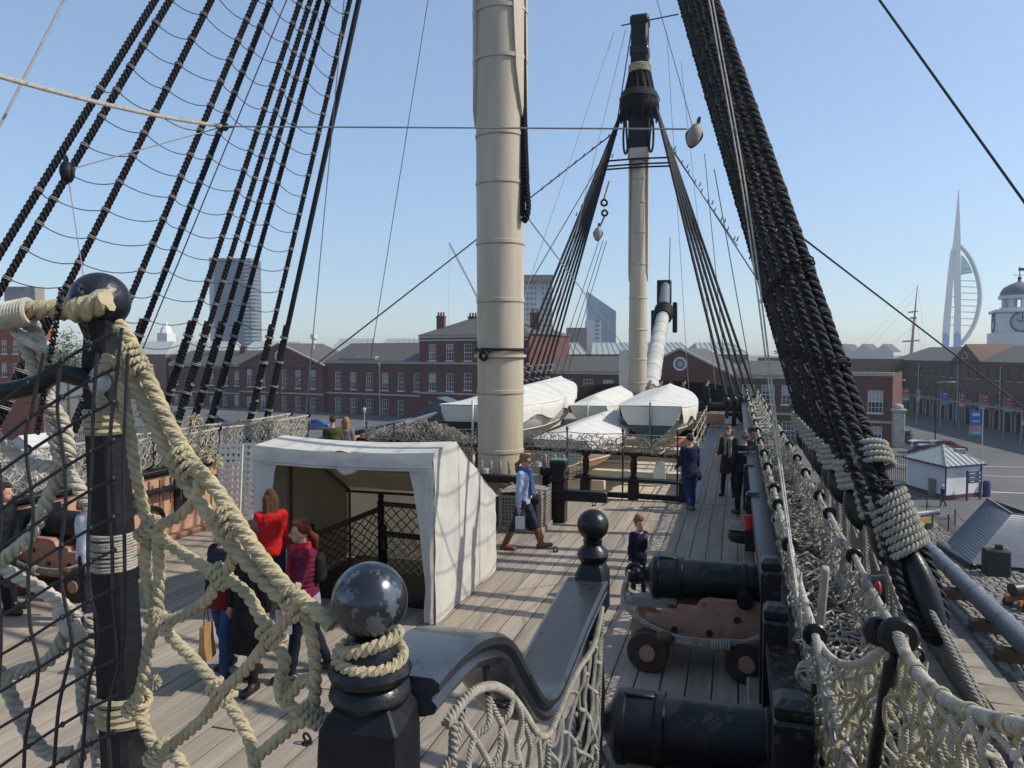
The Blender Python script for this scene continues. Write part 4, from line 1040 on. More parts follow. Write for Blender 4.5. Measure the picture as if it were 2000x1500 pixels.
# skid beams and details between the boats
for i, (y, z) in enumerate(((20.6, .14), (24.0, .14), (28, .14))):
    b = MB(); b.box((CX - .2, y, z - .05), (7.6, .26, .22), ch=.02); tag(b.build('skid_beam', M['boat_cream']), ('cream skid beam under the boats nearest the rail', 'cream skid beam under the middle of the boats', 'cream skid beam under the forward end of the boats')[i], 'beam', 'skid beams')
b = MB(); b.prism([(-.16, 0), (.16, .02), (.13, .62), (-.1, .66), (-.17, .3)], ony(1288, 950, 19.5), (.96, .25, 0), (0, .12, 1), (0, .04, 0)); tag(b.build('rudder', M['boat_white']), 'loose white rudder blade propped below the green-transom boat', 'rudder')
for k, (a_, c_, lb) in enumerate((((1318, 868, 18.4), (1334, 858, 19.5), 'red oar blade tip above the right end of the waist rail'), ((1150, 902, 18.6), (1180, 895, 19.8), 'red oar blade lying under the low boat'))):
    p, q = atd(*a_), atd(*c_); d_ = (q - p); b = MB(); b.bar(p, q, .11, .025, ch=.008); o = tag(b.build('oar', M['red_paint']), lb, 'oar'); b = MB(); b.tube([p - d_ * 1.6, p], .02, 8); b.build('loom', M['wood_grey'], o)
for (px, py), lb in ((((1172, 980)), 'small dark ring bolt on the deck right of the bitts'), ((1160, 988), 'second ring bolt standing nearer the ball post'), ((1057, 1052), 'flat eye bolt on the deck by the walking woman'), ((1085, 1078), 'eye bolt on the deck ahead of the walking woman'), ((600, 1452), 'iron ring lying on the deck left of the corner newel')):
    p = onz(px, py, 0); b = MB(); b.lathe([(.05, 0), (.05, .6), (.03, 1)], p, (0, 0, .015), 14); b.torus(p + A((0, 0, .05)), (.3, 1, .2), .045, .012, 14, 6); tag(b.build('ring_bolt', M['dark_iron']), lb, 'ring bolt')
# fire bucket, shelf and coils near the crew
b = MB(); p = A((.2, 11.0, .95)); b.lathe([(.06, 0), (.085, 1)], p, (0, 0, .2), 16); tag(b.build('fire_bucket', M['red_paint']), 'red fire bucket hung on the starboard bulwark', 'bucket')
b = MB(); p = A((.16, 12.9, .42)); b.lathe([(.24, 0), (.27, .4), (.25, 1)], p - A((0, 0, .1)), (0, 0, .16), 20); tag(b.build('mooring_kevel', M['black']), 'rounded black kevel shelf low on the starboard side', 'kevel')
b = MB()
for k in range(5): b.torus((.12, 12.9, .52 + .035 * k), (.1 * math.sin(k), .1, 1), .19 - .012 * k, .022, 20, 6)
tag(b.build('rope_coil', M['rope_grey']), 'grey rope coil on the black kevel', 'rope coil')
# forecastle clutter
b = MB(); b.box((CX, 36.8, .55), (10.2, .2, .18), ch=.03)
for k in range(9): b.box((CX - 4.8 + k * 1.2, 36.8, .25), (.2, .18, .55))
tag(b.build('forecastle_rail', M['black']), 'low black breast rail at the aft edge of the forecastle', 'rail')
for k, (x, lb) in enumerate(((-1.3, 'black gun barrel lying athwart on the forecastle right of the boats'),)):
    b = MB(); b.lathe([(.05, 0), (.26, .05), (.27, .12), (.2, .6), (.16, 1)], (x - 1.5, 35.8, .95), (3.4, .1, 0), 18); o = tag(b.build('forecastle_gun', M['gun']), lb, 'cannon')
    b = MB(); b.box((x + .1, 35.8, .45), (1.4, .7, .5), ch=.03); b.build('carriage', M['carriage'], o)
b = MB(); b.lathe([(.12, 0), (.3, .1), (.28, .3), (.2, 1)], (CX - 3.3, 35.0, 1.3), (.1, 1.6, 0), 18); tag(b.build('carronade', M['gun']), 'black carronade muzzle peeping between the covered boats', 'cannon')
# ================================================================ FOREGROUND RAIL
def newel(label, p, zb, scale, ballm, blk, name='newel_post'):
    """ball-topped newel; p = ball centre"""
    t = thing(name, label, 'newel post', (p[0], p[1], zb)); h = p[2] - zb; r = .079 * scale
    b = MB(); b.ball((0, 0, h), r, 32, 22); b.build('ball', ballm, t)
    return t, h, r
p = atd(722, 1172, 1.55)
t, h, r = newel('near corner newel with flaking black ball finial and rope round its neck', p, 1.92, 1.0, M['ball_worn'], None)
b = MB(); b.lathe([(.045, h - .075), (.052, h - .09), (.062, h - .125), (.082, h - .13), (.088, h - .145), (.082, h - .16), (.066, h - .165), (.082, h - .178), (.086, h - .195), (.078, h - .21)], (0, 0, 0), (0, 0, 1), 36); b.build('neck', M['black'], t)
b = MB(); k = .085
rings = []
for z, q in ((0, 1), (h - .30, 1), (h - .245, .97), (h - .20, .66)): rings.append([(k * q * (x * .988 - y * .15), k * q * (.15 * x + y * .988), z) for x, y in ((-1, -.93), (-.93, -1), (.93, -1), (1, -.93), (1, .93), (.93, 1), (-.93, 1), (-1, .93))])
b.loft(rings); b.build('block', M['slate_paint'], t, smooth=False)
b = MB()
for j, (zz, tl) in enumerate(((h - .088, .06), (h - .115, -.04))): 
    P = [((.058 + .009 * (j % 2)) * math.cos(a_), (.058 + .009 * (j % 2)) * math.sin(a_), zz + tl * .3 * math.cos(a_ + j)) for a_ in np.linspace(0, 2 * PI, 40)]
    b.tube(P, .0145, 9, lay=.055)
b.build('rope_grommet', M['rope_cream'], t)
NEWEL = p
pf = atd(1158, 1025, 3.74)
t, h, r = newel('turned far newel with smooth black ball at the end of the handrail', pf, 0.0, 1.0, M['black'], None)
zz = lambda d: h - d
b = MB(); b.lathe([(.05, zz(.075)), (.045, zz(.10)), (.07, zz(.125)), (.08, zz(.15)), (.07, zz(.175)), (.06, zz(.19))], (0, 0, 0), (0, 0, 1), 28); b.build('neck', M['black'], t)
b = MB(); rings = []
for z, q in ((zz(.46), .55), (zz(.42), 1), (zz(.24), 1), (zz(.19), .7)): rings.append([(.078 * q * x, .078 * q * y, z) for x, y in ((-1, -.75), (-.75, -1), (.75, -1), (1, -.75), (1, .75), (.75, 1), (-.75, 1), (-1, .75))])
b.loft(rings); b.build('block', M['black'], t)
b = MB(); b.lathe([(.045, zz(1.24)), (.075, zz(1.2)), (.052, zz(1.15)), (.062, zz(1.0)), (.066, zz(.85)), (.056, zz(.70)), (.042, zz(.60)), (.06, zz(.575)), (.063, zz(.56)), (.042, zz(.54)), (.04, zz(.44))], (0, 0, 0), (0, 0, 1), 28); b.build('turned_shaft', M['black'], t)
b = MB(); b.box((0, 0, zz(1.22) / 2), (.16, .16, zz(1.22)), ch=.02); b.build('foot_block', M['black'], t)
# handrail with a swan-neck, moulded section
hr = thing('handrail', 'moulded black handrail with swan-neck dip between the two newels', 'handrail', (0, 0, 0))
XH = -.715
cl = smooth_path([(XH, 1.47, 2.715), (XH, 1.62, 2.715), (XH, 1.80, 2.69), (XH, 2.02, 2.60), (XH, 2.22, 2.42), (XH, 2.42, 2.25), (XH, 2.62, 2.175), (XH, 2.85, 2.19), (XH, 3.2, 2.235), (-.70, 3.62, 2.30)], .04)
sec = [(1.3 * x_, z_) for x_, z_ in [(-.082, .0), (-.082, .018), (-.07, .028), (.07, .028), (.082, .018), (.082, 0), (.068, -.012), (.068, -.022), (.078, -.034), (.072, -.052), (.05, -.062), (-.05, -.062), (-.072, -.052), (-.078, -.034), (-.068, -.022), (-.068, -.012)]]
rings = []
for i, q in enumerate(cl):
    T = cl[min(i + 1, len(cl) - 1)] - cl[max(i - 1, 0)]; T /= np.linalg.norm(T); S_ = A((1, 0, 0)); N_ = np.cross(S_, T)
    rings.append([q + S_ * x + N_ * z for x, z in sec])
b = MB(); b.loft(rings); b.build('rail', M['rail_paint'], hr, sharp=30)
# grey net hung under the handrail
def zr(y): return np.interp(y, cl[:, 1], cl[:, 2])
t = thing('handrail_net', 'greyish rope net hung under the swan-neck handrail', 'netting', (0, 0, 0))
def fn(u_, v_):
    y = 1.56 + 2.05 * u_; return (XH + .085 - .03 * v_ + .02 * math.sin(u_ * 9), y, zr(y) - .13 - .95 * v_)
b = MB(); net(b, fn, 11, 9, .0088, .010, 7, .010, step=.05, lay=.035); b.build('cord_net', M['rope_grey'], t)
b = MB(); P = [A(fn(u_, 0)) + A((0, 0, .01 + .02 * math.sin(u_ * 20))) for u_ in np.linspace(0, 1, 16)]; b.tube(P, .013, 9, lay=.05); b.build('head_rope', M['rope_grey'], t)
b = MB()
for u_ in (.0, .5, 1.0): b.tube([A(fn(min(u_ + .02, 1), v_)) for v_ in np.linspace(0, 1, 10)], .012, 9, lay=.05)
b.build('side_rope', M['rope_grey'], t, each=True)
b = MB(); c = A((XH + .03, 2.0, zr(2.0) - .09)); b.tube([c + A((0, 0, .03)), c + A((.02, -.02, -.05)), c + A((.06, 0, -.08)), c + A((.07, .03, -.03))], .012, 7, step=.01); tag(b.build('net_hook', M['dark_iron']), 'iron hook holding the net below the swan-neck', 'hook')
# companion ladder beneath (below the frame, carries the far newel)
t = thing('companion_ladder', 'steep dark ladder from the poop to the quarterdeck below the handrail', 'ladder', (-.7, 2.8, 0))
for x in (-.0, .75):
    b = MB(); b.bar((x, -1.05, 1.62), (x, 1.0, .0), .06, .2); b.build('stringer', M['black'], t)
for k in range(6):
    b = MB(); b.box((.375, -.9 + k * .33, 1.5 - k * .262), (.72, .2, .035), ch=.005); b.build('tread', M['wood_grey'], t)
# ---------------------------------------------------------------- left post
pb = atd(195, 588, 1.9)
t, h, r = newel('black stanchion post with dented ball top, chain and rope bindings', pb, 1.92, .92, M['black_worn'], None, 'stanchion_post')
pbot = atd(245, 1500, 1.9) - A((pb[0], pb[1], 1.92)); lean = (pbot - A((0, 0, h))); 
def along(z): q = (h - z) / (h - pbot[2]); return A((0, 0, h)) + (pbot - A((0, 0, h))) * q
b = MB(); rings = []
for z, q in ((0.0, .046), (h * .45, .045), (h - .35, .041), (h - .16, .04), (h - .09, .034), (h - .05, .045)):
    c = along(z); rings.append([c + A((q * x, q * y, 0)) for x, y in ((-1, -.7), (-.7, -1), (.7, -1), (1, -.7), (1, .7), (.7, 1), (-.7, 1), (-1, .7))])
b.loft(rings); b.build('shaft', M['slate_paint'], t)
def wrap(z0, z1, rr, th, m_, nm):
    b = MB(); z = z0
    while z < z1: b.torus(along(z), (.0, .06 * RNG.normal(), 1), rr, th, 20, 6); z += th * 1.7
    b.build(nm, m_, t)
wrap(h - .33, h - .28, .047, .009, M['rope_cream'], 'rope_binding'); wrap(h - .68, h - .59, .0505, .0042, M['rope_grey'], 'twine_whipping'); wrap(h - 1.07, h - 1.0, .053, .011, M['rope_cream'], 'lower_binding')
b = MB(); c = A((0, 0, h)); b.tube([c + A((-.16, .02, -.02)), c + A((-.05, -.02, -.015)), c + A((.03, -.09, -.03)), c + A((.11, -.085, -.004))], .03, 9, lay=.11); b.build('rope_tail', M['rope_cream'], t)
b = MB()
for k in range(34): q = k / 33; b.torus(c + A((-.03 - .09 * q, -.085, .02 - .35 * q)), (1 if k % 2 else .2, .4, .5), .0078, .0026, 10, 5)
for k in range(16): q = k / 15; b.torus(c + A((.03 + .02 * q, -.088, .03 - .15 * q)), (1 if k % 2 else .2, .4, .5), .0078, .0026, 10, 5)
b.build('chain', M['line_dark'], t)
def fg(pts, d0, d1, xa=200, xb=640):
    out = []
    for q in pts:
        if len(q) == 3: out.append(atd(*q)); continue
        x, y = q; k = min(max((x - xa) / (xb - xa), 0), 1); out.append(atd(x, y, d0 + (d1 - d0) * k))
    return out
t = thing('rope_rail', 'thick pale hawser leading left from the stanchion ball', 'rope', (0, 0, 0))
b = MB(); b.tube(fg([(-40, 622), (40, 608), (110, 602), (170, 592)], 1.92, 1.92), .024, 9, lay=.10); b.build('rope', M['rope_cream'], t)
b = MB()
for k in range(9): b.torus(atd(8 + k * 6, 618 - k * 1.2, 1.91), _r * 1.0 + A((0, 0, .1)), .030, .007, 18, 6)
b.build('seizing', M['rope_white'], t)
t = thing('iron_rail', 'glossy dark iron rail curving into the left stanchion', 'rail', (0, 0, 0))
b = MB(); b.tube(fg([(-40, 772), (40, 760), (85, 745), (110, 728), (150, 735), (205, 752)], 1.85, 1.88), .024, 12, step=.02); b.build('tube', M['black'], t)
b = MB(); b.ball(atd(195, 748, 1.84), .026, 12, 8); b.build('fixing', M['steel'], t)
# heavy manila net between stanchion and newel
t = thing('boarding_net', 'coarse cream manila rope net stretched between stanchion and corner newel', 'netting', (0, 0, 0))
main = [[(232, 632), (262, 682), (300, 762), (330, 828), (372, 898), (420, 955), (458, 1010), (502, 1078), (560, 1148), (600, 1180), (650, 1222)],
        [(205, 700), (252, 738), (288, 802), (318, 868), (350, 928), (392, 985), (430, 1040), (482, 1100), (540, 1160), (582, 1192)],
        ]
th = [.0178, .017]
for P, q in zip(main, th):
    b = MB(); b.tube(fg(P, 1.86, 1.56), q, 9, lay=.10); b.build('hawser', M['rope_cream'], t)
legs = [[(228, 700), (240, 770), (255, 850), (265, 920), (280, 990), (290, 1035)], [(305, 1030), (350, 1008), (380, 975), (388, 935), (366, 895)], [(290, 1030), (340, 1070), (390, 1102), (432, 1127)], [(440, 1045), (456, 1080), (445, 1110), (425, 1128)],
        [(432, 1125), (480, 1158), (510, 1208), (530, 1242)], [(530, 1242), (555, 1218), (582, 1190)], [(428, 1128), (405, 1170), (352, 1205), (312, 1212)], [(288, 1040), (284, 1110), (296, 1170), (310, 1212)], [(305, 1040), (312, 1110), (308, 1170), (312, 1212)],
        [(312, 1212), (335, 1245), (382, 1292), (432, 1352)], [(432, 1352), (482, 1305), (530, 1242)], [(432, 1352), (402, 1398), (345, 1448), (310, 1472)], [(432, 1352), (465, 1402), (490, 1452), (500, 1520)],
        [(305, 1215), (290, 1265), (278, 1335), (268, 1372)], [(268, 1390), (284, 1424), (310, 1472)], [(530, 1242), (556, 1290), (546, 1335), (556, 1372), (600, 1398)], [(592, 1188), (612, 1262), (616, 1340), (610, 1395)], [(556, 1372), (590, 1330), (612, 1335)], [(310, 1472), (345, 1480), (372, 1530)], [(310, 1472), (300, 1540)], [(610, 1395), (560, 1430), (500, 1480)], [(245, 735), (210, 720), (185, 735), (200, 790), (240, 820), (258, 870)]]
b = MB()
for P in legs: b.tube(fg(P, 1.84, 1.58), .0145, 9, lay=.072)
b.build('mesh_rope', M['rope_cream'], t, each=True)
def knot(x, y, s_=1.0):
    c = fg([(x, y)], 1.84, 1.58)[0]; big = s_ > 1.15; ax = (_r * .55 - _u * .83) if big else (_r * RNG.choice((.7, -.7)) - _u * .7); a_, b_, u_ = frame(ax); rr = (.0225 if big else .0175); q_ = np.linspace(0, 1, 60); L_ = .035 if big else .028
    hx = [c + u_ * L_ * (q - .5) * 2 + rr * (math.cos(q * 2 * PI * 3.6) * (a_ + u_ * .35) + math.sin(q * 2 * PI * 3.6) * b_) for q in q_]
    MB().tube(hx, .0085, 12, lay=.04).build('knot', M['rope_cream'], t)
for x, y, s_ in ((292, 1035, 1.15), (432, 1127, 1), (530, 1242, 1), (312, 1212, 1.1), (432, 1352, 1), (310, 1472, 1.1), (268, 1375, 1), (610, 1395, 1), (362, 905, 1.35), (448, 1020, 1.3), (578, 1178, 1.4), (262, 705, 1.3)): knot(x, y, s_)
# frayed tufts
b = MB()
for x, y in ((380, 820), (405, 890), (560, 1330), (300, 1330), (420, 900), (462, 1030)):
    c = fg([(x, y)], 1.83, 1.57)[0]
    for k in range(46): d_ = RNG.normal(0, 1, 3); d_ /= np.linalg.norm(d_); b.tube([c, c + d_ * .012, c + d_ * .019 + A((0, 0, -.003))], .0014, 4)
tag(b.build('frayed_tuft', M['rope_cream'], t), kind='stuff')
# greyer shaded ropes at the far left
t = thing('lashing_ropes', 'bundle of bluish white ropes hanging beyond the black safety net', 'rope', (0, 0, 0))
wl = [[(60, 625), (85, 690), (92, 760), (105, 840), (120, 900), (160, 962), (190, 1010)], [(40, 640), (60, 700), (95, 780), (125, 830), (135, 890)], [(-20, 842), (20, 880), (55, 905), (110, 912), (130, 900)], [(-30, 1092), (20, 1118), (75, 1148), (130, 1188), (150, 1215)],
      [(140, 895), (100, 960), (60, 1045), (10, 1090), (-20, 1130)], [(-20, 1290), (8, 1330), (35, 1390), (62, 1440), (95, 1472), (140, 1470)], [(150, 1200), (160, 1300), (165, 1380), (185, 1440), (200, 1530)], [(178, 1200), (180, 1290), (185, 1360), (172, 1440), (130, 1530)], [(140, 1215), (95, 1290), (40, 1310), (-10, 1335)]]
for P in wl:
    b = MB(); b.tube(fg(P, 1.98, 1.98), .0185, 9, lay=.075); b.build('rope', M['rope_grey'] if P[0][1] > 1100 else M['rope_white'], t)
b = MB()
for k in range(8): b.torus(atd(52 + k * 4, 660 + k * 2, 1.95), (.6, .2, .8), .034, .008, 18, 6)
for k in range(6): b.torus(atd(130 + k * 3, 1206 + k * 5, 1.95), (.6, .2, .8), .03, .008, 18, 6)
b.build('seizing', M['rope_white'], t)
# fine black safety net in front
t = thing('safety_net', 'fine black safety net in front of the rope-bound stanchion', 'netting', (0, 0, 0))
V = [[(-2, 905), (4, 1000), (-4, 1100), (2, 1250), (-6, 1400), (-4, 1520)], [(85, 690), (62, 800), (50, 850), (55, 920), (65, 990), (62, 1060), (55, 1130), (60, 1230), (76, 1300), (65, 1370), (50, 1440), (46, 1520)], [(118, 700), (112, 800), (125, 900), (128, 1000), (118, 1070), (122, 1150), (140, 1250), (130, 1310), (115, 1380), (103, 1520)],
     [(190, 690), (182, 800), (180, 900), (172, 1050), (175, 1150), (195, 1240), (174, 1330), (165, 1420), (158, 1520)], [(238, 640), (225, 760), (215, 850), (212, 960), (218, 1050), (222, 1180), (232, 1290), (214, 1370), (212, 1440), (218, 1520)], [(250, 690), (245, 800), (240, 930), (243, 1060), (243, 1200), (236, 1300)]]
b = MB(); Vn = []
for P in V: q = fg(P, 1.72, 1.72); b.tube(q, .0042, 6, step=.03)
for y0 in (790, 860, 925, 1000, 1075, 1150, 1215, 1290, 1360, 1430, 1500, 1570):
    q = [(-8, y0 + RNG.uniform(-8, 8)), (55, y0 - 42), (122, y0 - 85), (178, y0 - 118), (222, y0 - 140)]
    b.tube(fg(q, 1.72, 1.72), .0040, 6, step=.03)
    for x, y in q[1:]: b.ball(atd(x, y, 1.72), .007, 6, 5)
b.build('cord_net', M['rope_black'], t)
# ---------------------------------------------------------------- right foreground: poop hammock net
cp = atd(1755, 1243, 2.6)
t = thing('hammock_crane', 'near black crane stanchion with round collar carrying the white head rope', 'stanchion', (cp[0], cp[1], 1.3))
O = A(t.location)
b = MB(); b.tube([cp - O + A((0, .03, 0)), atd(1738, 1300, 2.62) - O, atd(1700, 1530, 2.75) - O], .022, 10); b.build('stem', M['black'], t)
b = MB(); ax = atd(1800, 1320, 2.2) - cp; b.lathe([(.02, 0), (.058, .02), (.068, .4), (.068, .6), (.058, .95), (.02, 1)], cp - O - ax / np.linalg.norm(ax) * .02, ax / np.linalg.norm(ax) * .04, 28); b.lathe([(.02, 0), (.05, .1), (.055, .5), (.05, .9), (.02, 1)], atd(1718, 1236, 2.68) - O, -ax / np.linalg.norm(ax) * .035, 24); b.build('collar', M['black'], t)
t = thing('poop_netting', 'near white netting hanging from a thick whipped head rope at bottom right', 'netting', (0, 0, 0))
hd = [atd(*q) for q in ((1752, 1236, 2.60), (1772, 1282, 2.48), (1815, 1340, 2.25), (1880, 1385, 2.0), (1950, 1408, 1.8), (2050, 1432, 1.6))]
dp = [atd(*q) for q in ((1592, 1238, 4.45), (1612, 1272, 4.0), (1640, 1295, 3.5), (1675, 1298, 3.1), (1710, 1280, 2.8), (1745, 1255, 2.62))]
for P, r0 in ((hd, .0215), (dp, .018)):
    b = MB(); b.tube(P, r0, 9, lay=.05); b.build('head_rope', M['rope_white'], t)
b = MB(); sp_ = smooth_path(hd, .05)
for k in range(4, len(sp_) - 2, 4):
    tt = sp_[k + 1] - sp_[k]
    for e in (-.006, 0, .006): b.torus(sp_[k] + tt / np.linalg.norm(tt) * e, tt, .0245, .004, 14, 5)
b.build('whipping', M['rope_cream'], t)
H1 = smooth_path(hd, .02); H2 = smooth_path(dp, .02)
def pick(H, u_): f_ = u_ * (len(H) - 1); i = min(int(f_), len(H) - 2); return H[i] + (H[i + 1] - H[i]) * (f_ - i)
for H, lean_, nu, dep, r_, seed in ((H1, A((.12, .1, 0)), 11, .75, .0085, 0), (H1, A((.02, .05, 0)), 9, .75, .0085, 1), (H2, A((.06, .0, 0)), 15, .75, .0085, 2), (H2, A((-.05, .1, 0)), 12, .75, .0085, 3)):
    def fn(u_, v_): return pick(H, u_) + lean_ * v_ + A((.025 * math.sin(v_ * 9 + seed + u_ * 7), .025 * math.sin(v_ * 7 + u_ * 11), -.015 - dep * v_))
    b = MB(); net(b, fn, nu, 10, r_ * 1.05, .016, 6, .014, step=.035, lay=.036); b.build('cord_net', M['rope_white'] if seed % 2 == 0 else M['rope_cream'], t)
# white coil hung on the timberhead pin
b = MB()
for k in range(6): b.torus(onx(1580, 1310, .42) + A((RNG.normal(0, .008), RNG.normal(0, .008), -.01 * k)), (.3, 1, .1 * k), .055 + .004 * k, .007, 18, 5)
tag(b.build('line_coil', M['rope_white']), 'small white coil of line hung beside the nearest timberhead', 'rope coil')
# stowed grey spar outboard by the lanyards
b = MB(); b.tube([A((1.45, 4.6, .9)), A((1.75, 3.4, .75)), A((1.9, 1.0, .7))], .16, 16); tag(b.build('stowed_spar', M['spar_grey']), 'smooth grey spar stowed outboard behind the lanyards at lower right', 'spar')
b = MB(); c = onx(1715, 1150, 1.05); b.ball(c, (.025, .04, .06), 12, 8); tag(b.build('red_block', M['red_paint']), 'small red block outboard of the starboard netting', 'block')
# ================================================================ BRICK OFFICES BEHIND THE BOW
FL, FR = A((-83.0, 131.5, 0)), A((19.25, 103.9, 0)); FE = (FR - FL) / np.linalg.norm(FR - FL); FN = A((FE[1], -FE[0], 0))   # FN points at the camera
if FN[1] > 0: FN = -FN
def on_plane(px, py, P0, N): v = ray(px, py); return CAM + v * (np.dot(P0 - CAM, N) / np.dot(v, N))
def FP(px, py):
    q = on_plane(px, py, FL, FN); return np.dot(q - FL, FE), q[2]
_wm = {}
def window_meshes(w_, h_, nx, ny, arch=False, fm=None):
    k = (round(w_, 2), round(h_, 2), nx, ny, arch)
    if k not in _wm:
        b = MB(); f_ = .085
        b.box((-w_ / 2 + f_ / 2, 0, 0), (f_, .08, h_)); b.box((w_ / 2 - f_ / 2, 0, 0), (f_, .08, h_)); b.box((0, 0, h_ / 2 - f_ / 2), (w_ - 2 * f_, .08, f_)); b.box((0, 0, -h_ / 2 + f_ / 2), (w_ - 2 * f_, .08, f_))
        for i in range(1, nx): b.box((-w_ / 2 + w_ * i / nx, -.012, 0), (.045, .05, h_ - 2 * f_))
        for j in range(1, ny): b.box((0, -.005, -h_ / 2 + h_ * j / ny), (w_ - 2 * f_, .06, .045 if j != ny // 2 else .09))
        fr = b.mesh('window', M['white_paint'], smooth=False)
        gl = MB().box((0, .045, 0), (w_ - .1, .01, h_ - .1)).mesh('pane', M['glass'])
        si = MB().box((0, -.08, -h_ / 2 - .07), (w_ + .3, .3, .13), ch=.01).mesh('sill', M['white_paint'])
        _wm[k] = fr, gl, si
    return _wm[k]
def facade(root, P0, E, N, s0, s1, z0, z1, wins, m_, depth=.14, name='wall'):
    """wall sheet with real openings and reveals; wins = (s, z, w, h) centre based"""
    ss = sorted(set([s0, s1] + [q for s, z, w_, h_ in wins for q in (s - w_ / 2, s + w_ / 2)])); zs = sorted(set([z0, z1] + [q for s, z, w_, h_ in wins for q in (z - h_ / 2, z + h_ / 2)]))
    ss = [q for q in ss if s0 <= q <= s1]; zs = [q for q in zs if z0 <= q <= z1]
    b = MB(); pt = lambda s, z, d=0: P0 + E * s - N * d + A((0, 0, z))
    for a_, c_ in zip(ss[:-1], ss[1:]):
        for e_, g_ in zip(zs[:-1], zs[1:]):
            sm, zm = (a_ + c_) / 2, (e_ + g_) / 2
            if any(abs(sm - s) < w_ / 2 and abs(zm - z) < h_ / 2 for s, z, w_, h_ in wins): continue
            b.quad(pt(a_, e_), pt(c_, e_), pt(c_, g_), pt(a_, g_))
    for s, z, w_, h_ in wins:
        a_, c_, e_, g_ = s - w_ / 2, s + w_ / 2, z - h_ / 2, z + h_ / 2
        for (x1, y1), (x2, y2) in (((a_, e_), (a_, g_)), ((a_, g_), (c_, g_)), ((c_, g_), (c_, e_)), ((c_, e_), (a_, e_))):
            b.quad(pt(x1, y1), pt(x2, y2), pt(x2, y2, depth), pt(x1, y1, depth))
    b.build(name, m_, root, smooth=False)
BLIND = mat('window_blind', (.34, .33, .31), .7, .1, 3, rand=.35)
def put_windows(root, P0, E, N, wins, nx, ny, depth=.10):
    ang = math.atan2(E[1], E[0])
    for s, z, w_, h_ in wins:
        fr, gl, si = window_meshes(w_, h_, nx, ny); p = P0 + E * s - N * depth + A((0, 0, z))
        o = link('window', fr, root, p, (0, 0, ang)); link('pane', gl, o); link('sill', si, o)
        if random.random() < .4:
            f_ = random.choice((.35, .5, .62)); kk = ('blind', round(w_, 2), round(h_, 2), f_)
            if kk not in _wm: _wm[kk] = MB().box((0, .03, h_ / 2 - .06 - (h_ - .12) * f_ / 2), (w_ - .16, .012, (h_ - .12) * f_)).mesh('blind', BLIND)
            link('blind', _wm[kk], o)
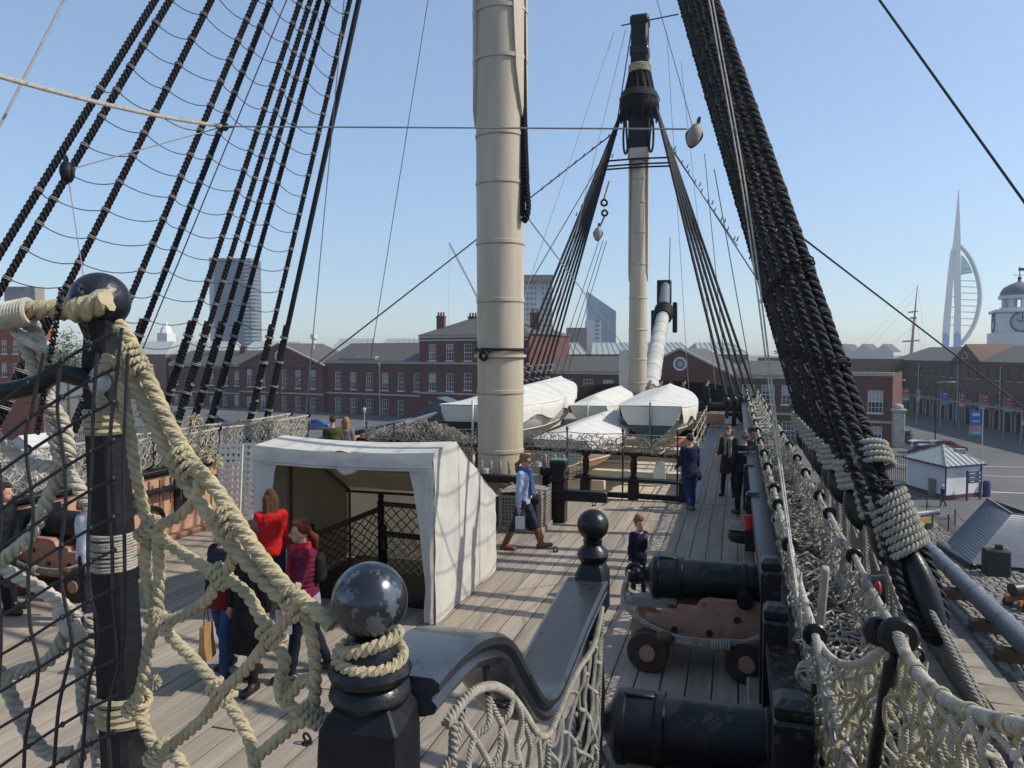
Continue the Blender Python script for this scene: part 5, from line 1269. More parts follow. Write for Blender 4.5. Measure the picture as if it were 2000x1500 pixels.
def block_building(label, px0, px1, ytop, wins_px, proj=0.0, dep=12, roof='hip', rh=2.5, m_=None, band=(), ztop=None, cat='building', group='brick dockyard offices', z_up=None, nx=3, ny=4, ped=None, over=.35, roofm=None, base=GZ):
    m_ = m_ or M['brick']
    s0, s1 = FP(px0, ytop)[0], FP(px1, ytop)[0]; zt = ztop if ztop is not None else FP((px0 + px1) / 2, ytop)[1]
    P0 = FL + FN * proj; t = thing('brick_building', label, cat, (0, 0, 0), group=group)
    wins = []
    for px, y0, y1, w_ in wins_px:
        s, za = FP(px, y0); _, zb = FP(px, y1); wins.append((round(s, 2), round((za + zb) / 2, 1), w_, round(za - zb, 1)))
    # same storey -> same height, so openings line up
    rows = {}
    for q in wins: rows.setdefault(round(q[1] / 3.0), []).append(q)
    W = []
    for k, L in rows.items():
        z = float(np.mean([q[1] for q in L])); h_ = float(np.mean([q[3] for q in L])); W += [(q[0], round(z, 2), q[2], round(h_, 2)) for q in L]
    W = [q for q in W if q[0] - q[2] / 2 > s0 + .1 and q[0] + q[2] / 2 < s1 - .1]
    facade(t, P0, FE, FN, s0, s1, base, zt, W, m_); put_windows(t, P0, FE, FN, W, nx, ny)
    b = MB()
    for s in (s0, s1): p = P0 + FE * s; b.quad(p + A((0, 0, base)), p + A((0, 0, zt)), p - FN * dep + A((0, 0, zt)), p - FN * dep + A((0, 0, base)))
    b.build('side_wall', m_, t, smooth=False, each=True)
    ang = math.atan2(FE[1], FE[0]); sm = (s0 + s1) / 2
    for z, hh, mm in [(zt - .15, .5, M['stone'] if not ped else M['brick'])] + [(FP((px0 + px1) / 2, y)[1], .32, M['stone']) for y in band]:
        b = MB(); b.box(P0 + FE * sm + FN * .07 + A((0, 0, z)), (s1 - s0 + .2, .24, hh), rotz(ang), ch=.03); b.build('string_course', mm, t)
    rm = roofm or M['slate']
    b = MB(); o_ = over; c = lambda s, d, z: P0 + FE * s - FN * d + A((0, 0, z))
    if roof == 'hip':
        e = dep / 2; a_ = [c(s0 - o_, -o_, zt + .1), c(s1 + o_, -o_, zt + .1), c(s1 + o_, dep, zt + .1), c(s0 - o_, dep, zt + .1)]; r0, r1 = c(s0 + e, e, zt + rh), c(s1 - e, e, zt + rh)
        b.add([*a_, r0, r1], [(0, 1, 5, 4), (1, 2, 5), (2, 3, 4, 5), (3, 0, 4), (0, 3, 2, 1)])
    elif roof == 'gable':
        e = dep / 2; b.add([c(s0, -o_, zt + .1), c(s1, -o_, zt + .1), c(s1, e, zt + rh), c(s0, e, zt + rh), c(s0, dep, zt), c(s1, dep, zt)], [(0, 1, 2, 3), (3, 2, 5, 4), (0, 3, 4), (1, 5, 2)])
    elif roof == 'flat':
        b.add([c(s0, .3, zt - .2), c(s1, .3, zt - .2), c(s1, dep, zt - .2), c(s0, dep, zt - .2)], [(0, 1, 2, 3)])
    elif roof == 'ped':     # pediment gable facing the viewer
        zz = zt + rh; P = [c(s0 - .3, 0, zt), c(s1 + .3, 0, zt), c(sm, 0, zz)]
        b2 = MB(); b2.add(P, [(0, 1, 2)]); b2.build('pediment', m_, t, smooth=False)
        b.add([c(s0 - .6, -.3, zt - .1), c(sm, -.3, zz + .15), c(sm, dep, zz + .15), c(s0 - .6, dep, zt - .1), c(s1 + .6, -.3, zt - .1), c(s1 + .6, dep, zt - .1)], [(0, 1, 2, 3), (1, 4, 5, 2)])
        for q in (s0 - .5, s1 + .5):
            b2 = MB(); b2.bar(c(q, -.12, zt), c(sm, -.12, zz + .1), .34, .28); b2.build('raking_cornice', M['stone'] if q < sm else M['stone'], t)
        oc = c(sm, -.05, zt + rh * .42); ro = rh * .24
        b2 = MB(); b2.torus(oc, FN, ro, ro * .17, 24, 6); ou = b2.build('round_window', M['white_paint'], t)
        b2 = MB(); b2.lathe([(ro, 0), (ro, 1)], oc - FN * .05, FN * .04, 24); b2.build('pane', M['glass'], ou)
        b2 = MB(); a1 = FE; a2 = A((0, 0, 1))
        for k in range(4): d_ = a1 * math.cos(k * PI / 4) + a2 * math.sin(k * PI / 4); b2.bar(oc - d_ * ro, oc + d_ * ro, .05, .05, up=FN)
        b2.torus(oc, FN, ro * .4, .03, 16, 5); b2.build('glazing_bar', M['white_paint'], ou)
    b.build('roof', rm, t, smooth=False)
    return t, P0, s0, s1, zt
def chimney(root, p, w_, h_, pots=3):
    b = MB(); b.box(A(p) + A((0, 0, h_ / 2)), (w_, .9, h_), ch=.03); b.box(A(p) + A((0, 0, h_ - .1)), (w_ + .2, 1.1, .25), ch=.03); c = b.build('chimney', M['brick'], root)
    for k in range(pots):
        b = MB(); q = A(p) + A(((k - (pots - 1) / 2) * w_ / pots, 0, h_)); b.lathe([(.2, 0), (.16, .8), (.2, 1)], q, (0, 0, .7), 10); b.build('chimney_pot', M['brick_or'], c)
up, lo = (722, 752), (771, 803)
w2 = lambda xs, a_, w_=1.55: [(x, a_[0], a_[1], w_) for x in xs]
t, P0, s0, s1, zt = block_building('low brick wing behind the port shrouds, left of the round-window gable', 330, 474, 712, w2((345, 375, 413, 440, 462), (724, 752)) + w2((345, 375, 413, 440, 462), (772, 803)), roof='gable', rh=3.2, band=(766,))
chimney(t, P0 + FE * (s0 + 10) - FN * 5 + A((0, 0, zt + 1.2)), 1.4, 3.0, 2); chimney(t, P0 + FE * (s1 - 6) - FN * 5 + A((0, 0, zt + 1.2)), 1.4, 2.8, 2)
block_building('brick gable front with round window seen through the port shrouds', 474, 637, 713, w2((493, 520, 561, 588, 617), (722, 757)) + w2((493, 520, 561, 588, 617), (774, 809)), proj=.8, roof='ped', rh=4.4, band=(767,), ped=True)
t, P0, s0, s1, zt = block_building('long two-storey brick wing with white sash windows, left of the mainmast', 637, 826, 706, w2((660, 690, 721, 752, 783, 814), (728, 762)) + w2((660, 690, 721, 752, 783), (779, 814)), roof='gable', rh=3.6, dep=14, band=(770,))
b = MB(); b.box(P0 + FE * ((s0 + s1) / 2 - 4) - FN * 1.5 + A((0, 0, zt + .7)), (9, 2.4, .5), rotz(math.atan2(FE[1], FE[0]))); b.build('dormer_parapet', M['stone'], t)
b = MB(); q = P0 + FE * (s0 + .58 * (s1 - s0)) + FN * .15; b.cyl(q + A((0, 0, GZ)), q + A((0, 0, zt - .5)), .11, n=8); b.box(q + A((0, 0, zt - .4)), (.5, .3, .9), ch=.05); b.build('drain_pipe', M['steel'], t)
t, P0, s0, s1, zt = block_building('tall three-storey brick block with hipped roof and chimneys behind the mainmast', 826, 1040, 655, w2((851, 885, 920, 955, 990), (672, 705), 1.6) + w2((851, 885, 920, 955, 990), (729, 763), 1.6) + w2((851, 885, 920, 955), (786, 822), 1.6), proj=1.0, roof='hip', rh=3.4, dep=14, band=(664, 710, 770))
chimney(t, P0 + FE * (s0 + 2.6) - FN * 3 + A((0, 0, zt)), 1.5, 3.6, 3); chimney(t, P0 + FE * (s0 + 6.8) - FN * 7 + A((0, 0, zt + 1)), 1.6, 2.6, 3); chimney(t, P0 + FE * (s1 - 1.8) - FN * 5 + A((0, 0, zt + .2)), 1.6, 3.6, 2)
block_building('low brick wing between mainmast and foremast beyond the covered boats', 1040, 1240, 727, w2((1071, 1110, 1149, 1188, 1222), (741, 772), 1.7) + w2((1071, 1110, 1149, 1188, 1222), (800, 834), 1.7), roof='gable', rh=2.4, dep=14, band=(791,), ztop=.55)
block_building('brick gable front with round window right of the bowsprit', 1240, 1430, 735, w2((1262, 1320, 1363, 1407), (749, 782), 1.75) + w2((1262, 1320, 1363, 1407), (810, 842), 1.75), proj=.8, roof='ped', rh=3.7, band=(795,), ped=True, ztop=.35)
block_building('brick wing behind the starboard netting and foremast shrouds', 1430, 1606, 738, w2((1462, 1500, 1540, 1575), (752, 790), 1.75) + w2((1462, 1500, 1540, 1575), (822, 858), 1.75), roof='gable', rh=2.0, dep=13, band=(808,), ztop=.35)
t, P0, s0, s1, zt = block_building('end brick block with large white sash windows beside the parking area', 1606, 1746, 729, w2((1622, 1662, 1712), (761, 804), 1.75) + w2((1622, 1660, 1710), (829, 874), 1.75), proj=1.2, roof='flat', dep=14, band=(821,), nx=4, ny=4, ztop=.95)
b = MB(); q = P0 + FE * (s1 + .7) + FN * .3; b.box(q + A((0, 0, GZ + 2.2)), (1.3, 1.3, 4.4), ch=.05); b.box(q + A((0, 0, GZ + 4.6)), (1.7, 1.7, .35), ch=.05); b.ball(q + A((0, 0, GZ + 5.0)), (.6, .6, .45)); tag(b.build('gate_pier', M['stone']), 'pale stone gate pier with domed cap at the end of the brick block', 'gate pier')
# sheds with ribbed roofs behind
def shed(label, px0, px1, y0, y1, d, n=1):
    t = thing('workshop_shed', label, 'building', (0, 0, 0), group='ribbed-roof workshop sheds')
    a_, e_ = atd(px0, y1, d), atd(px1, y1, d); top = atd(px0, y0, d + 8)[2]; u_ = (e_ - a_); u_[2] = 0; L = np.linalg.norm(u_); u_ /= L; bk = A((-u_[1], u_[0], 0)); bk = bk if bk[1] > 0 else -bk
    for k in range(n):
        p = a_ + u_ * L * k / n; w_ = L / n * (.92 if n > 1 else 1); z0 = a_[2]
        b = MB(); q0, q1 = p, p + u_ * w_; r0, r1 = p + u_ * w_ * .12 + bk * 9 + A((0, 0, top - z0)), p + u_ * w_ * .88 + bk * 9 + A((0, 0, top - z0)); q2, q3 = q1 + bk * 18, q0 + bk * 18
        b.add([q0, q1, r1, r0, q2, q3], [(0, 1, 2, 3), (1, 4, 2), (4, 5, 3, 2), (5, 0, 3)]); rf = b.build('roof', M['zinc'], t, smooth=False)
        b = MB(); m_ = int(w_ / 1.4)
        for j in range(m_ + 1):
            f_ = j / m_; b.bar(q0 + (q1 - q0) * f_ + A((0, 0, .08)), r0 + (r1 - r0) * f_ + A((0, 0, .08)), .12, .12)
        b.build('roof_rib', M['zinc'], rf, smooth=False)
        b = MB(); b.prism([(0, 0), (w_, 0), (w_, z0 - GZ), (0, z0 - GZ)], p - A((0, 0, z0 - GZ)), u_, (0, 0, 1), bk * 18); b.build('wall', M['brick_bn'], t, smooth=False)
shed('ribbed grey shed roof behind the left brick wing', 205, 590, 667, 692, 190, 3)
shed('ribbed grey shed roofs behind the long brick wing', 640, 828, 661, 690, 185, 2)
shed('ribbed grey shed roofs between mainmast and bowsprit', 1050, 1470, 669, 692, 170, 4)
def saw(label, px0, px1, y0, y1, d, n):
    t = thing('gabled_shed', label, 'building', (0, 0, 0)); 
    for k in range(n):
        a_, e_ = atd(px0 + (px1 - px0) * k / n, y1, d), atd(px0 + (px1 - px0) * (k + 1) / n, y1, d); ap = (a_ + e_) / 2; ap[2] = atd(px0, y0, d)[2]; bk = A((.29, .95, 0)) * 20; dn = A((0, 0, GZ - a_[2]))
        b = MB(); b.add([a_ + dn, e_ + dn, e_, ap, a_], [(0, 1, 2, 3, 4)]); b.build('gable', M['steel'], t, smooth=False)
        b = MB(); b.add([a_, ap, ap + bk, a_ + bk, e_, e_ + bk], [(0, 1, 2, 3), (1, 4, 5, 2)]); b.build('roof', M['slate'], t, smooth=False)
saw('row of pale gabled sheds beyond the starboard shrouds', 1585, 1745, 671, 688, 210, 4)
# brown link building in front of the gabled sheds
q0, q1 = atd(1480, 700, 150), atd(1765, 706, 150)
b = MB(); u_ = q1 - q0; u_[2] = 0; b.prism([(0, GZ), (np.linalg.norm(u_), GZ), (np.linalg.norm(u_), 2.3), (0, 2.6)], (q0[0], q0[1], 0), u_ / np.linalg.norm(u_), (0, 0, 1), (4, 14, 0)); tag(b.build('link_building', M['brick_bn'], smooth=False), 'plain brown flat-roofed building behind the end brick block', 'building')
# ================================================================ STOREHOUSE AT RIGHT
def storehouse():
    A0, A1 = onz(1750, 800, GZ), onz(2000, 850, GZ); A0 = A((A0[0], A0[1], 0)); A1 = A((A1[0], A1[1], 0))
    E = (A1 - A0) / np.linalg.norm(A1 - A0); N = A((E[1], -E[0], 0)); N = N if N[0] < 0 else -N
    t = thing('storehouse', 'long brown brick storehouse with arched openings behind the banners', 'building', (0, 0, 0))
    def SP(px, py): q = on_plane(px, py, A0, N); return np.dot(q - A0, E), q[2]
    L = np.linalg.norm(A1 - A0); s0, s1 = -2, L + 26; zt = 2.1
    W = []; ar = []
    sp_ = 3.15; n = int((s1 - s0 - 3) / sp_)
    for k in range(n):
        s = s0 + 2.2 + k * sp_
        W += [(s, .2, 1.05, 1.7), (s, -3.55, 1.05, 1.9)]
        ar.append((s, -6.75, 1.5, 2.9))
    facade(t, A0, E, N, s0, s1, GZ, zt, W + ar, M['brick_bn'], .3); ang = math.atan2(E[1], E[0])
    fm = MB().box((0, 0, 0), (1.05, .05, 1.75)).mesh('window', M['glass'])
    fb = MB().box((0, -.04, 0), (.05, .05, 1.7)).box((0, -.04, 0), (1.0, .05, .06)).box((-.5, -.04, 0), (.07, .06, 1.75)).box((.5, -.04, 0), (.07, .06, 1.75)).mesh('frame', M['stone'])
    sl = MB().box((0, -.25, -.95), (1.35, .3, .15)).mesh('sill', M['stone'])
    for s, z, w_, h_ in W:
        o = link('window', fm, t, A0 + E * s - N * .25 + A((0, 0, z)), (0, 0, ang if N[1] < 0 or True else ang)); link('frame', fb, o); link('sill', sl, o)
        if np.dot(A((math.sin(ang), -math.cos(ang), 0)), N) < 0: o.rotation_euler = (0, 0, ang + PI)
    for s, z, w_, h_ in ar:
        b = MB(); c = A0 + E * s + A((0, 0, z)); P = [(-w_ / 2 - .22, -h_ / 2), (-w_ / 2 - .22, h_ / 2 - .7)] + [((w_ / 2 + .22) * -math.cos(a_), h_ / 2 - .7 + (w_ / 2 + .22) * math.sin(a_)) for a_ in np.linspace(.2, PI - .2, 9)] + [(w_ / 2 + .22, h_ / 2 - .7), (w_ / 2 + .22, -h_ / 2)]
        pts = [c + E * x + A((0, 0, y)) + N * .06 for x, y in P]; b.tube(pts, .14, 4); b.build('arch_surround', M['stone'], t)
        b = MB(); b.box(c - N * .3, (w_, .05, h_), rotz(ang)); b.build('door', M['dim'], t)
        b = MB(); 
    for z, hh in ((-4.85, .3), (zt - .25, .5)):
        b = MB(); b.box(A0 + E * (s0 + s1) / 2 + N * .1 + A((0, 0, z)), (s1 - s0, .3, hh), rotz(ang)); b.build('string_course', M['brick_bn'] if z > 0 else M['stone'], t)
    for s in (s0 + .6, s0 + 13.5, s0 + 30, s0 + 44):
        b = MB(); q = A0 + E * s + N * .12; b.cyl(q + A((0, 0, GZ)), q + A((0, 0, zt - .5)), .09, n=8); b.build('drain_pipe', M['steel'], t)
    b = MB(); c = lambda s, d, z: A0 + E * s - N * d + A((0, 0, z)); b.add([c(s0, -.4, zt), c(s1, -.4, zt), c(s1, 7, zt + 2.6), c(s0, 7, zt + 2.6), c(s1, 14, zt), c(s0, 14, zt)], [(0, 1, 2, 3), (3, 2, 4, 5)]); b.build('roof', M['slate'], t, smooth=False)
    b = MB(); b.add([c(s0, 0, GZ), c(s0, 14, GZ), c(s0, 14, zt), c(s0, 7, zt + 2.6), c(s0, 0, zt)], [(0, 1, 2, 3, 4)]); b.build('end_wall', M['brick_bn'], t, smooth=False)
    sa, _ = SP(1857, 705); sb, _ = SP(1922, 705); b = MB(); b.add([c(sa, -.25, zt - .3), c(sb, -.25, zt - .3), c((sa + sb) / 2, -.25, zt + 2.9), c((sa + sb) / 2, 7, zt + 2.9), c(sa, 7, zt), c(sb, 7, zt)], [(0, 1, 2), (0, 2, 3, 4), (2, 1, 5, 3)]); b.build('cross_gable', M['brick_bn'], t, smooth=False)
    cc = c((sa + sb) / 2, -.3, zt + .5); b = MB(); b.tube([cc + E * (1.0 * -math.cos(a_)) + A((0, 0, 1.0 * math.sin(a_))) for a_ in np.linspace(0, PI, 12)] , .12, 5); b.bar(cc - E, cc + E, .15, .15); b.build('lunette', M['stone'], t)
storehouse()
# ================================================================ CLOCK TOWER
def clock_tower():
    p = atd(1988, 668, 180); t = thing('clock_tower', 'white clock tower with lead dome and weathervane at the right edge', 'tower', (p[0], p[1], 0)); k = 180 / 1450
    R_ = YAW - .45
    Z = lambda y: 3.45 + (690 - y) * k
    rz = rotz(R_)
    for (y0, y1, w_) in ((690, 650, 11.5), (649.8, 612, 10.0), (611.8, 606, 11.2)):
        b = MB(); b.box((0, 0, (Z(y0) + Z(y1)) / 2), (w_, w_, Z(y1) - Z(y0)), rz, ch=.15); b.build('stage', M['white_paint'], t)
    b = MB()
    for a_ in np.arange(8) * PI / 4:
        b.box(A((3.1 * math.cos(a_), 3.1 * math.sin(a_), (Z(605) + Z(582)) / 2)), (.9, 1.0, Z(582) - Z(605)), rotz(a_))
    b.lathe([(4.2, 0), (4.2, 1)], (0, 0, Z(606)), (0, 0, .6), 8); b.lathe([(4.3, 0), (4.3, 1)], (0, 0, Z(584)), (0, 0, Z(578) - Z(584)), 24); b.build('lantern', M['white_paint'], t)
    b = MB(); H = Z(553) - Z(578); b.lathe([(4.0, 0), (3.9, .3), (3.2, .65), (1.9, .9), (.5, 1.08), (.3, 1.25)], (0, 0, Z(578)), (0, 0, H), 24); b.build('dome', M['spar_grey'], t)
    b = MB(); b.cyl((0, 0, Z(553)), (0, 0, Z(521)), .16, .08, 8); b.ball((0, 0, Z(544)), .45); b.box((0, 0, Z(538)), (2.6, .12, .12)); b.box((.4, 0, Z(527)), (1.4, .08, .7)); b.build('weathervane', M['dark_iron'], t)
    for a_ in (0, PI / 2, PI, 3 * PI / 2):
        d_ = rz @ A((math.sin(a_), -math.cos(a_), 0)); c = d_ * 5.05 + A((0, 0, Z(630)))
        b = MB(); b.lathe([(2.5, 0), (2.5, 1)], c, d_ * .12, 28); f_ = b.build('clock_face', M['steel'], t)
        b = MB(); b.torus(c + d_ * .13, d_, 2.3, .14, 28, 5); s_ = np.cross(d_, (0, 0, 1)); b.bar(c + d_ * .2, c + d_ * .2 + A((0, 0, 1.7)), .18, .1, up=d_); b.bar(c + d_ * .2, c + d_ * .2 + s_ * 1.1 + A((0, 0, .5)), .2, .1, up=d_)
        for q in range(12): w_ = s_ * math.cos(q * PI / 6) + A((0, 0, 1)) * math.sin(q * PI / 6); b.bar(c + d_ * .15 + w_ * 1.75, c + d_ * .15 + w_ * 2.15, .12, .06, up=d_)
        b.build('clock_hands', M['dark_iron'], f_)
clock_tower()
# ================================================================ SKYLINE
def spinnaker():
    D_ = 800; t = thing('sail_tower', 'tall pale sail-shaped tower with needle spire on the skyline', 'tower', (0, 0, 0)); q = lambda x, y, e=0: atd(x, y, D_ + e)
    wh = mat('tower_concrete', (.55, .56, .57), .7, .05, .05); bl = mat('tower_blue', (.10, .22, .48), .6, .05, .05)
    def slab(poly, nm, m_, th=14): b = MB(); b.add([q(x, y, -th / 2) for x, y in poly] + [q(x, y, th / 2) for x, y in poly], [tuple(range(len(poly))), tuple(range(len(poly), 2 * len(poly)))[::-1]] + [(i, (i + 1) % len(poly), len(poly) + (i + 1) % len(poly), len(poly) + i) for i in range(len(poly))]); b.build(nm, m_, t, smooth=False)
    slab([(1859, 487), (1876, 487), (1876.5, 470), (1873, 370), (1871.5, 370), (1862, 470)], 'spire', wh, 10)
    slab([(1840.5, 650), (1843, 615), (1852, 525), (1857, 487), (1866, 487), (1861, 560), (1857, 620), (1855, 655)], 'left_leg', wh); slab([(1840, 682), (1840.6, 650), (1848, 649), (1855, 657), (1853, 682)], 'left_foot', bl, 15)
    slab([(1862, 654), (1864, 600), (1862, 540), (1864, 487), (1876, 487), (1877, 560), (1877, 654)], 'right_leg', wh); slab([(1862, 682), (1862, 655), (1869, 647), (1877, 655), (1877, 682)], 'right_foot', bl, 15)
    arc = [(1876, 480), (1886, 491), (1897, 508), (1906, 530), (1912, 555), (1914, 580), (1911, 605), (1904, 630), (1892, 653), (1877, 672)]
    b = MB(); b.tube(smooth_path([q(*p) for p in arc], 3), 2.4, 8); b.build('bow', wh, t)
    for k, y in enumerate((548, 560, 572, 585, 597, 609, 622, 635)):
        xe = np.interp(y, [p[1] for p in arc], [p[0] for p in arc]); b = MB(); b.bar(q(1876, y), q(xe, y + 1.2), .7, .8); b.build('strut', wh, t)
    slab([(1877, 498), (1884, 503), (1893, 516), (1900, 533), (1877, 537)], 'viewing_deck', mat('deck_glass', (.20, .42, .42), .2, .2, .1), 8)
    for y, x in ((521, 1895), (531, 1899)): b = MB(); b.bar(q(1876, y, -5), q(x, y, -5), 1.0, 1.4); b.build('deck_floor', wh, t)
    for y in (580, 600, 620, 635): b = MB(); b.bar(q(1856, y), q(1864, y), .6, .8); b.build('cross_brace', wh, t)
spinnaker()
def tower(label, px0, px1, y0, y1, d, m_, floors, cols, m2, side=.5, top=None, round_=False, flip=False):
    t = thing('tower_block', label, 'tower block', (0, 0, 0)); a_, e_ = atd(px0, y1, d), atd(px1, y1, d); zt = atd((px0 + px1) / 2, y0, d)[2]; u_ = e_ - a_; u_[2] = 0; L = np.linalg.norm(u_); u_ /= L; bk = A((-u_[1], u_[0], 0)); z0 = GZ
    base = A((a_[0], a_[1], 0)); b = MB()
    P = [(0, 0), (L, 0), (L, L * side), (0, L * side)]
    if round_: P = [(0, 0), (L * .75, 0)] + [(L * .75 + L * .25 * math.sin(q), L * .25 - L * .25 * math.cos(q)) for q in np.linspace(.2, PI / 2, 6)] + [(L, L * .6), (0, L * .6)]
    if top is None: b.prism([(x, y) for x, y in P], base + A((0, 0, z0)), u_, bk, (0, 0, zt - z0))
    else: b.prism([(0, z0), (L, z0), (L, zt - top), (L * .45, zt - top * .45), (0, zt)], base, u_, (0, 0, 1), bk * L * side)
    b.build('body', m_, t, smooth=False)
    H = (zt - max(z0, a_[2] - 12)) ; z1 = zt - H
    for f_ in range(floors):
        z = z1 + H * (f_ + .5) / floors
        if top is not None and f_ > floors * .62: continue
        if round_:
            b = MB(); b.tube([base + u_ * x + bk * (y - .8) + A((0, 0, z)) for x, y in P[1:-1]], H / floors * .22, 5); b.build('balcony_band', m2, t, smooth=False)
        for c in range(cols):
            if cols > 1 and (c * 7 + f_ * 5) % 5 == 0: continue
            b = MB(); x0 = L * (c + .18) / cols; b.prism([(x0, 0), (x0 + L * .6 / cols, 0), (x0 + L * .6 / cols, H / floors * .5), (x0, H / floors * .5)], base + A((0, 0, z)) - bk * .15, u_, (0, 0, 1), bk * .3); b.build('window', m2 if not round_ else M['glass_blue'], t, smooth=False)
gl_ = mat('tower_window', (.12, .15, .19), .3, .2, .05)
pale = mat('pale_cladding', (.50, .51, .53), .7, .06, .05)
tower('tall glass tower with balcony bands behind the port shrouds', 420, 496, 505, 662, 520, mat('tower_dark_glass', (.10, .125, .15), .3, .2, .08), 26, 4, mat('balcony_grey', (.22, .24, .27), .6, .1, .1), round_=True)
p_, q_ = atd(405, 503, 521), atd(421, 503, 521); b = MB(); b.box(((p_[0] + q_[0]) / 2, (p_[1] + q_[1]) / 2 + 6, (p_[2] + GZ) / 2), (6.2, 14, p_[2] - GZ), rotz(YAW)); tag(b.build('stair_core', pale), 'pale blank concrete slab flanking the glass tower behind the shrouds', 'tower slab')
tower('white chequered tower block right of the mainmast', 1012, 1079, 550, 672, 520, pale, 15, 9, gl_)
b = MB(); p0, p1 = atd(1012, 552, 519), atd(1079, 552, 519); b.bar(p0 + A((0, 0, 2.2)), p1 + A((0, 0, 2.2)), 20, 4.5); tag(b.build('roof_plant', M['brick_bn']), 'brown rooftop storey on the chequered tower', 'roof storey')
tower('blue glass tower with slanted sail top between the masts', 1147, 1203, 570, 672, 760, M['glass_blue'], 18, 4, mat('tower_glass_dark', (.06, .12, .20), .25, .2, .05), top=20)
tower('slim white balcony block in front of the blue glass tower', 1144, 1174, 626, 676, 560, pale, 10, 2, gl_)
tower('dark brown block left of the slim white block', 1107, 1146, 640, 678, 555, M['brick_bn'], 5, 4, M['brick_bn'])
tower('grey concrete flats at the far left edge', 10, 70, 560, 640, 300, mat('concrete', (.28, .25, .22), .8, .1, .1), 6, 7, gl_)
def mast_ship():
    t = thing('distant_ship_mast', 'distant reddish ship mast with yards and rigging beside the sail tower', 'mast', (0, 0, 0)); q = lambda x, y: atd(x, y, 420)
    b = MB(); b.tube([q(1779, 700), q(1786, 620), q(1792, 556)], [.95, .5, .15], 8); b.build('mast', mat('mast_red', (.28, .10, .09), .6, .1), t)
    for x0, x1, y in ((1763, 1795, 666), (1774, 1792, 609)):
        b = MB(); b.tube([q(x0, y + 1), q(x1, y - 1)], .45, 6); b.build('yard', M['line_dark'], t)
    b = MB(); b.box(q(1784, 621), (3, 3, .8)); b.build('fighting_top', M['line_dark'], t)
    for k, (x0, y0, x1, y1) in enumerate(((1792, 558, 1810, 690), (1786, 612, 1765, 690), (1786, 612, 1800, 690), (1786, 612, 1806, 690), (1788, 580, 1690, 690), (1792, 560, 1680, 680), (1786, 615, 1772, 690), (1783, 640, 1718, 690))):
        b = MB(); b.tube([q(x0, y0), q(x1, y1)], .05, 4); b.build('stay', M['line_grey'], t)
mast_ship()
def jib_crane():
    t = thing('tower_crane', 'pale lattice crane jib on the skyline left of the mainmast', 'crane', (0, 0, 0)); q = lambda x, y, e=0: atd(x, y, 480 + e)
    for o in (0, 2.6):
        b = MB(); b.tube([q(876 + o, 474), q(936 + o, 590)], .28, 4); b.build('jib_chord', M['stone'], t)
    b = MB()
    for k in range(24): f_ = k / 24; x, y = 876 + 60 * f_, 474 + 116 * f_; b.tube([q(x, y), q(x + 4, y + 3)], .16, 4); b.tube([q(x + 2.6, y), q(x + 1.2, y + 3.4)], .16, 4)
    b.build('lattice', M['stone'], t)
    b = MB(); b.tube([q(878, 478), q(875, 660)], .09, 4); b.tube([q(936, 590), q(936, 700)], 1.2, 4); b.build('tower', M['stone'], t)
jib_crane()
b = MB(); p = atd(325, 662, 260); b.box(p + A((0, 0, -2)), (4.2, 4.2, 8)); b.lathe([(2.2, 0), (1.6, .4), (.4, .75), (.1, 1), (.05, 1.9)], p + A((0, 0, 2)), (0, 0, 4.5), 8); tag(b.build('cupola', M['white_paint']), 'small white cupola behind the fourth and fifth port shrouds', 'cupola')
b = MB(); p = atd(613, 660, 130); b.lathe([(.6, 0), (.6, .45), (.3, .55), (.3, 1), (.12, 1.1), (.1, 1.6)], p + A((0, 0, .6)), (0, 0, -1.6), 12); tag(b.build('roof_vent', M['white_paint']), 'white cylindrical roof vent above the brick wing', 'vent')
# orange brick house at the left edge
def left_house():
    t = thing('orange_brick_house', 'bright orange brick house with white sashes at the left edge', 'building', (0, 0, 0)); d = 100
    a_, e_ = atd(-60, 800, d + 6), atd(85, 800, d); P0 = A((a_[0], a_[1], 0)); E = A((e_[0] - a_[0], e_[1] - a_[1], 0)); L = np.linalg.norm(E); E /= L; N = A((E[1], -E[0], 0)); N = N if N[1] < 0 else -N
    zt = atd(40, 598, d)[2]; W = []
    for px in (8, 30, 66):
        for y in (678, 722): s = np.dot(on_plane(px, y, P0, N) - P0, E); W.append((round(s, 2), round(on_plane(px, y, P0, N)[2], 2), 1.1, 1.9))
    zz = {}; W = [(s, zz.setdefault(round(z), z) if False else (W[0][1] if i % 2 == 0 else W[1][1]), w_, h_) for i, (s, z, w_, h_) in enumerate(W)]
    facade(t, P0, E, N, 0, L, GZ, zt, W, M['brick_or']); put_windows(t, P0, E, N, W, 2, 3)
    b = MB(); b.quad(P0 + E * L + A((0, 0, GZ)), P0 + E * L - N * 1.5 + A((0, 0, GZ)), P0 + E * L - N * 1.5 + A((0, 0, zt)), P0 + E * L + A((0, 0, zt))); b.build('side_wall', M['brick_or'], t, smooth=False)
    b = MB(); b.box(P0 + E * L / 2 - N * .9 + A((0, 0, zt + .3)), (L + .3, 2.0, .6), rotz(math.atan2(E[1], E[0]))); b.build('parapet', M['slate'], t)
left_house()
q = atd(66, 812, 70); b = MB(); b.box((q[0], q[1], GZ + 1.5), (3.2, 3, 3.0)); b.prism([(-1.7, 0), (1.7, 0), (0, 1.1)], (q[0], q[1] - 1.6, GZ + 3), (1, 0, 0), (0, 0, 1), (0, 3.2, 0)); tag(b.build('marquee', M['canvas']), 'small white marquee on the quay beyond the left net', 'marquee')
